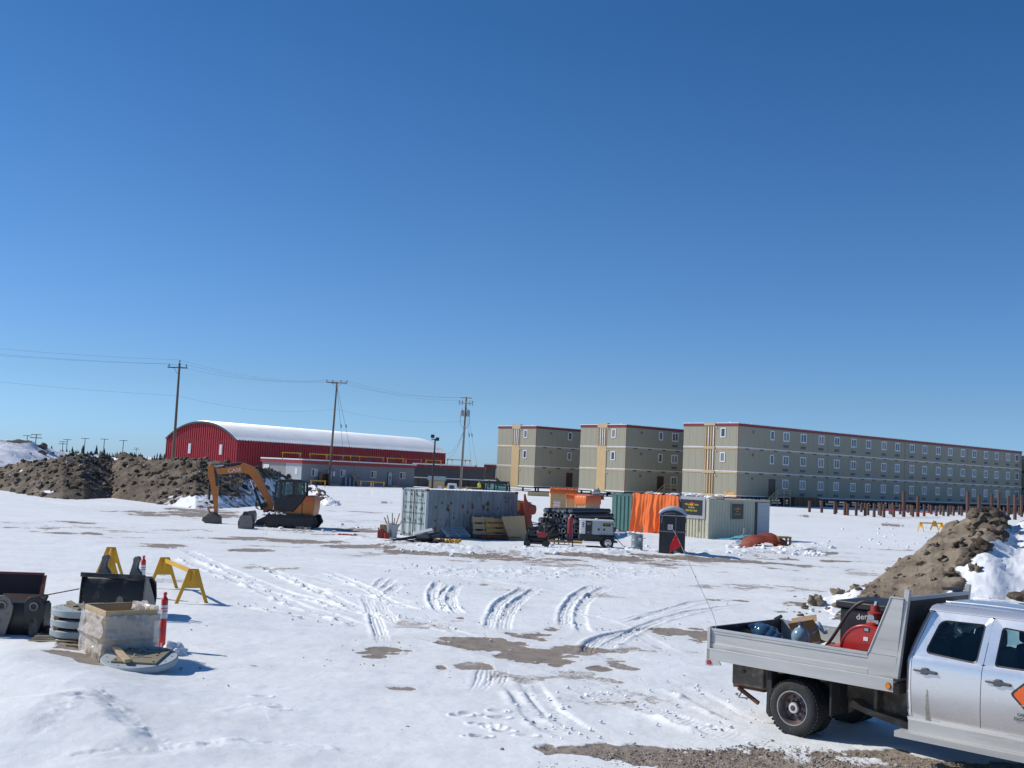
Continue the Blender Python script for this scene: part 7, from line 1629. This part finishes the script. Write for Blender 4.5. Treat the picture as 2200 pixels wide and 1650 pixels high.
# running board
m=MB();m.prism([(-.04,.375),(.17,.375),(.17,.41),(-.04,.41)],3.10,5.4,'yz');rb=tp('running_board',m,'alu',bevel=.004)
m=MB();m.prism([(.16,.41),(.19,.41),(.19,.55),(.16,.55)],3.2,5.4,'yz');tp('board_riser',m,'alu',rb);m=MB();m.box(3.10,5.4,-.045,-.04,.33,.41);tp('board_edge',m,'alu',rb)
m=MB();m.prism([(2*CW+.04,.375),(2*CW-.17,.375),(2*CW-.17,.41),(2*CW+.04,.41)],3.10,5.4,'yz');tp('running_board',m,'alu',bevel=.004)
for sgn,y in((1,-.14),(-1,2.12)):
    m=MB();m.box(5.0,5.12,y,y+.18,1.42,1.68);tp('side_mirror',m,'cab_black',bevel=.03);m=MB();m.beam((5.05,y+.18 if sgn>0 else y,1.45),(5.1,.15 if sgn>0 else 2.0,1.42),.04,.04);tp('mirror_arm',m,'cab_black')
# whip flag fixed to the rear corner of the bed
Mi=tr.matrix_basis.inverted() if False else (Matrix.Translation(T0)@Matrix.Rotation(math.radians(-45),4,'Z')).inverted()
wp=[Mi@at(x,y,17.72) for x,y in((1538,1338),(1530,1315),(1512,1278),(1494,1240),(1480,1208),(1466,1178),(1456,1156),(1447,1139))]
m=MB();m.tube([(wp[0].x,wp[0].y,1.05)]+wp,.0045,n=6);wh=tp('whip_antenna',m,'fibre')
c3=[Mi@at(x,y,17.72) for x,y in((1452,1146),(1434,1192),(1463,1172))]
m=MB();P=[]
for i in range(9):
    u=i/8;a_=c3[0].lerp(c3[1],u);b_=c3[0].lerp(c3[2],u);P.append([tuple(a_.lerp(b_,j/6)+Vector((.012*math.sin(u*9+j),.014*math.cos(u*7+j*1.3),0))) for j in range(7)])
m.grid(P);tp('flag',m,'flag_red',wh,smooth=80)
m=MB();m.tube([wp[3]+Vector((.0,.0,0)),wp[3]+Vector((.01,0,.02))],.008,n=6);tp('ferrule',m,'galv',wh)
# ---- load on the bed: things of their own ----
TM=Matrix.Translation(T0)@Matrix.Rotation(math.radians(-45),4,'Z')
def load(name,label,cat,x,y,z,rz=0,extra=None):
    s=thing(name,label,cat,(0,0,0));M=TM@Matrix.Translation((x,y,z))@Matrix.Rotation(math.radians(rz),4,'Z')
    if extra is not None:M=M@extra
    s.matrix_world=M;s.location=M.to_translation();s.rotation_euler=M.to_euler();return s
s=load('fuel_tank_box','big black tool-and-fuel box with white script, standing behind the headboard','tank',1.63,1.02,1.075)
m=MB();m.box(.06,1.3,.0,1.0,0,.76);m.build('body',K['black_plastic'],s,bevel=.02);m=MB();m.box(0,1.36,-.04,1.04,.765,.87);m.build('lid',K['exc_dark'],s,bevel=.02)
m=MB();m.box(.2,.5,-.012,0,.42,.62);m.build('recess',K['cab_black'],s)
text('der',.12,K['sign_white'],s,(.42,-.012,.66),(90,-8,0),sx=1.1);text('n',.08,K['sign_white'],s,(.66,-.012,.62),(90,0,0),sx=.9)
s=load('hose_reel','glossy red hose reel housing with two small stickers, ahead of the black box','hose reel',2.42,.42,1.075)
R_=.41;pr=[(R_*math.cos(math.radians(a_)),.22+R_*math.sin(math.radians(a_))) for a_ in range(-32,213,7)]
m=MB();m.prism(pr,.0,.42,'xz');m.build('housing',K['red_paint'],s,bevel=.015);m=MB();m.lathe([(R_-.015,-.0),(R_-.012,-.012),(R_-.03,-.012)],(0,0,.22),n=48,axis='y');m.build('rim_bead',K['red_paint'],s,smooth=50)
m=MB();m.box(-.03,.06,-.006,-.001,.53,.59);m.build('sticker',K['letter_dark'],s);m=MB();m.box(-.015,.045,-.010,-.006,.54,.58);m.build('sticker',K['sign_grey'],s);m=MB();m.box(-.03,.04,-.006,-.001,.40,.455);m.build('sticker',K['sign_white'],s);m=MB();m.box(-.10,.16,-.006,-.001,.26,.32);m.build('slot',K['red_dull'],s)
s=load('red_tray','low red steel tray on the bed left of the hose reel','tray',1.9,.46,1.075);m=MB();m.box(-.1,.3,0,.5,0,.26);m.build('tray_body',K['tarp_orange'],s,bevel=.01);m=MB();m.box(-.1,.3,-.012,-.001,.2,.26);m.build('tray_lip',K['red_paint'],s)
s=load('transfer_pump','red fuel transfer pump with gauge on top of the hose reel','pump',2.46,.62,1.70)
m=MB();m.lathe([(.001,0),(.12,0),(.12,.03),(.085,.05),(.085,.14),(.11,.15),(.11,.17),(.07,.19),(.06,.27),(.001,.28)],n=20);m.build('pump_body',K['red_dull'],s,smooth=40);m=MB();m.cyl((-.02,-.10,.10),(-.02,-.06,.10),.055,n=16);m.box(-.08,.10,-.10,-.07,.02,.07);m.build('gauge',K['galv'],s);m=MB();m.cyl((0,0,.27),(.02,0,.33),.03,n=10);m.build('outlet',K['chrome'],s)
m=MB();pts=[(2.47,.62,1.98),(2.40,.61,2.01),(2.25,.58,1.99),(2.08,.55,1.83),(1.96,.53,1.62),(1.82,.52,1.40),(1.70,.55,1.26),(1.60,.6,1.14)];pp=[];
for i in range(len(pts)-1):
    for k in range(5):
        p0=Vector(pts[max(i-1,0)]);p1=Vector(pts[i]);p2=Vector(pts[i+1]);p3=Vector(pts[min(i+2,len(pts)-1)]);t=k/5;pp.append(.5*((2*p1)+(p2-p0)*t+(2*p0-5*p1+4*p2-p3)*t*t+(3*p1-p0-3*p2+p3)*t**3))
pp.append(Vector(pts[-1]));m.M=TM;m.tube(pp,.024,n=10);tag(m.build('fuel_hose',K['hose_black'],smooth=60),'thick black hose looping from the red pump down to the bed','hose')
def jug(lb,mt,x,y,z,ex,rz=0):
    s=load('water_jug',lb,'water jug',x,y,z,rz,ex);r_=.135
    pr=[(.001,0),(r_-.02,0),(r_,.02),(r_,.09),(r_-.010,.105),(r_,.12),(r_,.20),(r_-.010,.215),(r_,.23),(r_,.30),(r_-.02,.345),(.085,.39),(.034,.42),(.030,.47),(.001,.47)]
    m=MB();m.lathe(pr,n=32);m.build('bottle',K[mt],s,smooth=60);m=MB();m.lathe([(.036,.45),(.038,.50),(.001,.505)],n=16);m.build('cap',K['jug_blue'],s,smooth=50);return s
jug('upright pale blue water jug in the middle of the bed','jug_pale',1.20,.72,1.08,None);jug('deep blue glossy water jug lying tilted by the tailgate','jug_blue',.78,.80,1.20,Matrix.Rotation(math.radians(-62),4,'Y')@Matrix.Rotation(math.radians(15),4,'X'))
jug('second deep blue water jug, half hidden behind the tilted one','jug_blue',.55,1.05,1.25,Matrix.Rotation(math.radians(-80),4,'Y'))
s=load('cardboard_box','open cardboard box tipped on its side between the water jugs','box',.82,1.2,1.09,25,Matrix.Rotation(math.radians(-14),4,'Y'))
m=MB();m.box(0,.40,0,.02,0,.32);m.box(0,.40,.3,.32,0,.32);m.box(.38,.40,.02,.3,0,.32);m.box(0,.02,.02,.3,0,.32);m.box(.02,.38,.02,.3,0,.02);m.build('walls',K['cardboard'],s)
m=MB();m.add([(0,0,.32),(.4,0,.32),(.4,-.14,.40),(0,-.14,.40)],[(0,1,2,3)]);m.add([(0,.32,.32),(.4,.32,.32),(.4,.45,.42),(0,.45,.42)],[(0,1,2,3)]);m.build('flap',K['cardboard'],s)
m=MB();P=[[(.9+.05*i+.03*math.sin(j*2.),1.3+.05*j,1.38+.06*math.sin(i*1.3+j)+.10*math.exp(-((i-3)/2)**2-((j-3)/2)**2)) for j in range(7)] for i in range(7)];m.M=TM;m.grid(P);tag(m.build('plastic_bag',K['plastic_clear'],smooth=80),'crumpled clear plastic bag on the cardboard box','bag')
for i,(x,y,z,a_,b_,mt,lb) in enumerate(((1.42,.62,1.12,.18,.10,'plydark','brown canvas bundle beside the pale jug'),(1.55,.75,1.14,.15,.12,'cardboard','tan work glove heap by the black box'),(1.50,.5,1.10,.2,.08,'exc_dark','dark tool bag at the hose end'),(1.35,1.1,1.12,.22,.12,'underbody','dusty rag heap behind the pale jug'))):
    m=MB();m.M=TM;m.ico((x,y,z),a_,seed=i*9.3,rough=.6,sq=.75,sub=3);tag(m.build('cargo_bundle',K[mt],smooth=80),lb,'bundle')
m=MB();m.M=TM@TR((1.58,.80,1.27),(20,-25,15));m.box(-.09,.09,-.06,.06,-.02,.02);tag(m.build('white_carton',K['white_paint'],bevel=.004),'small white carton lying on the work gloves','carton')
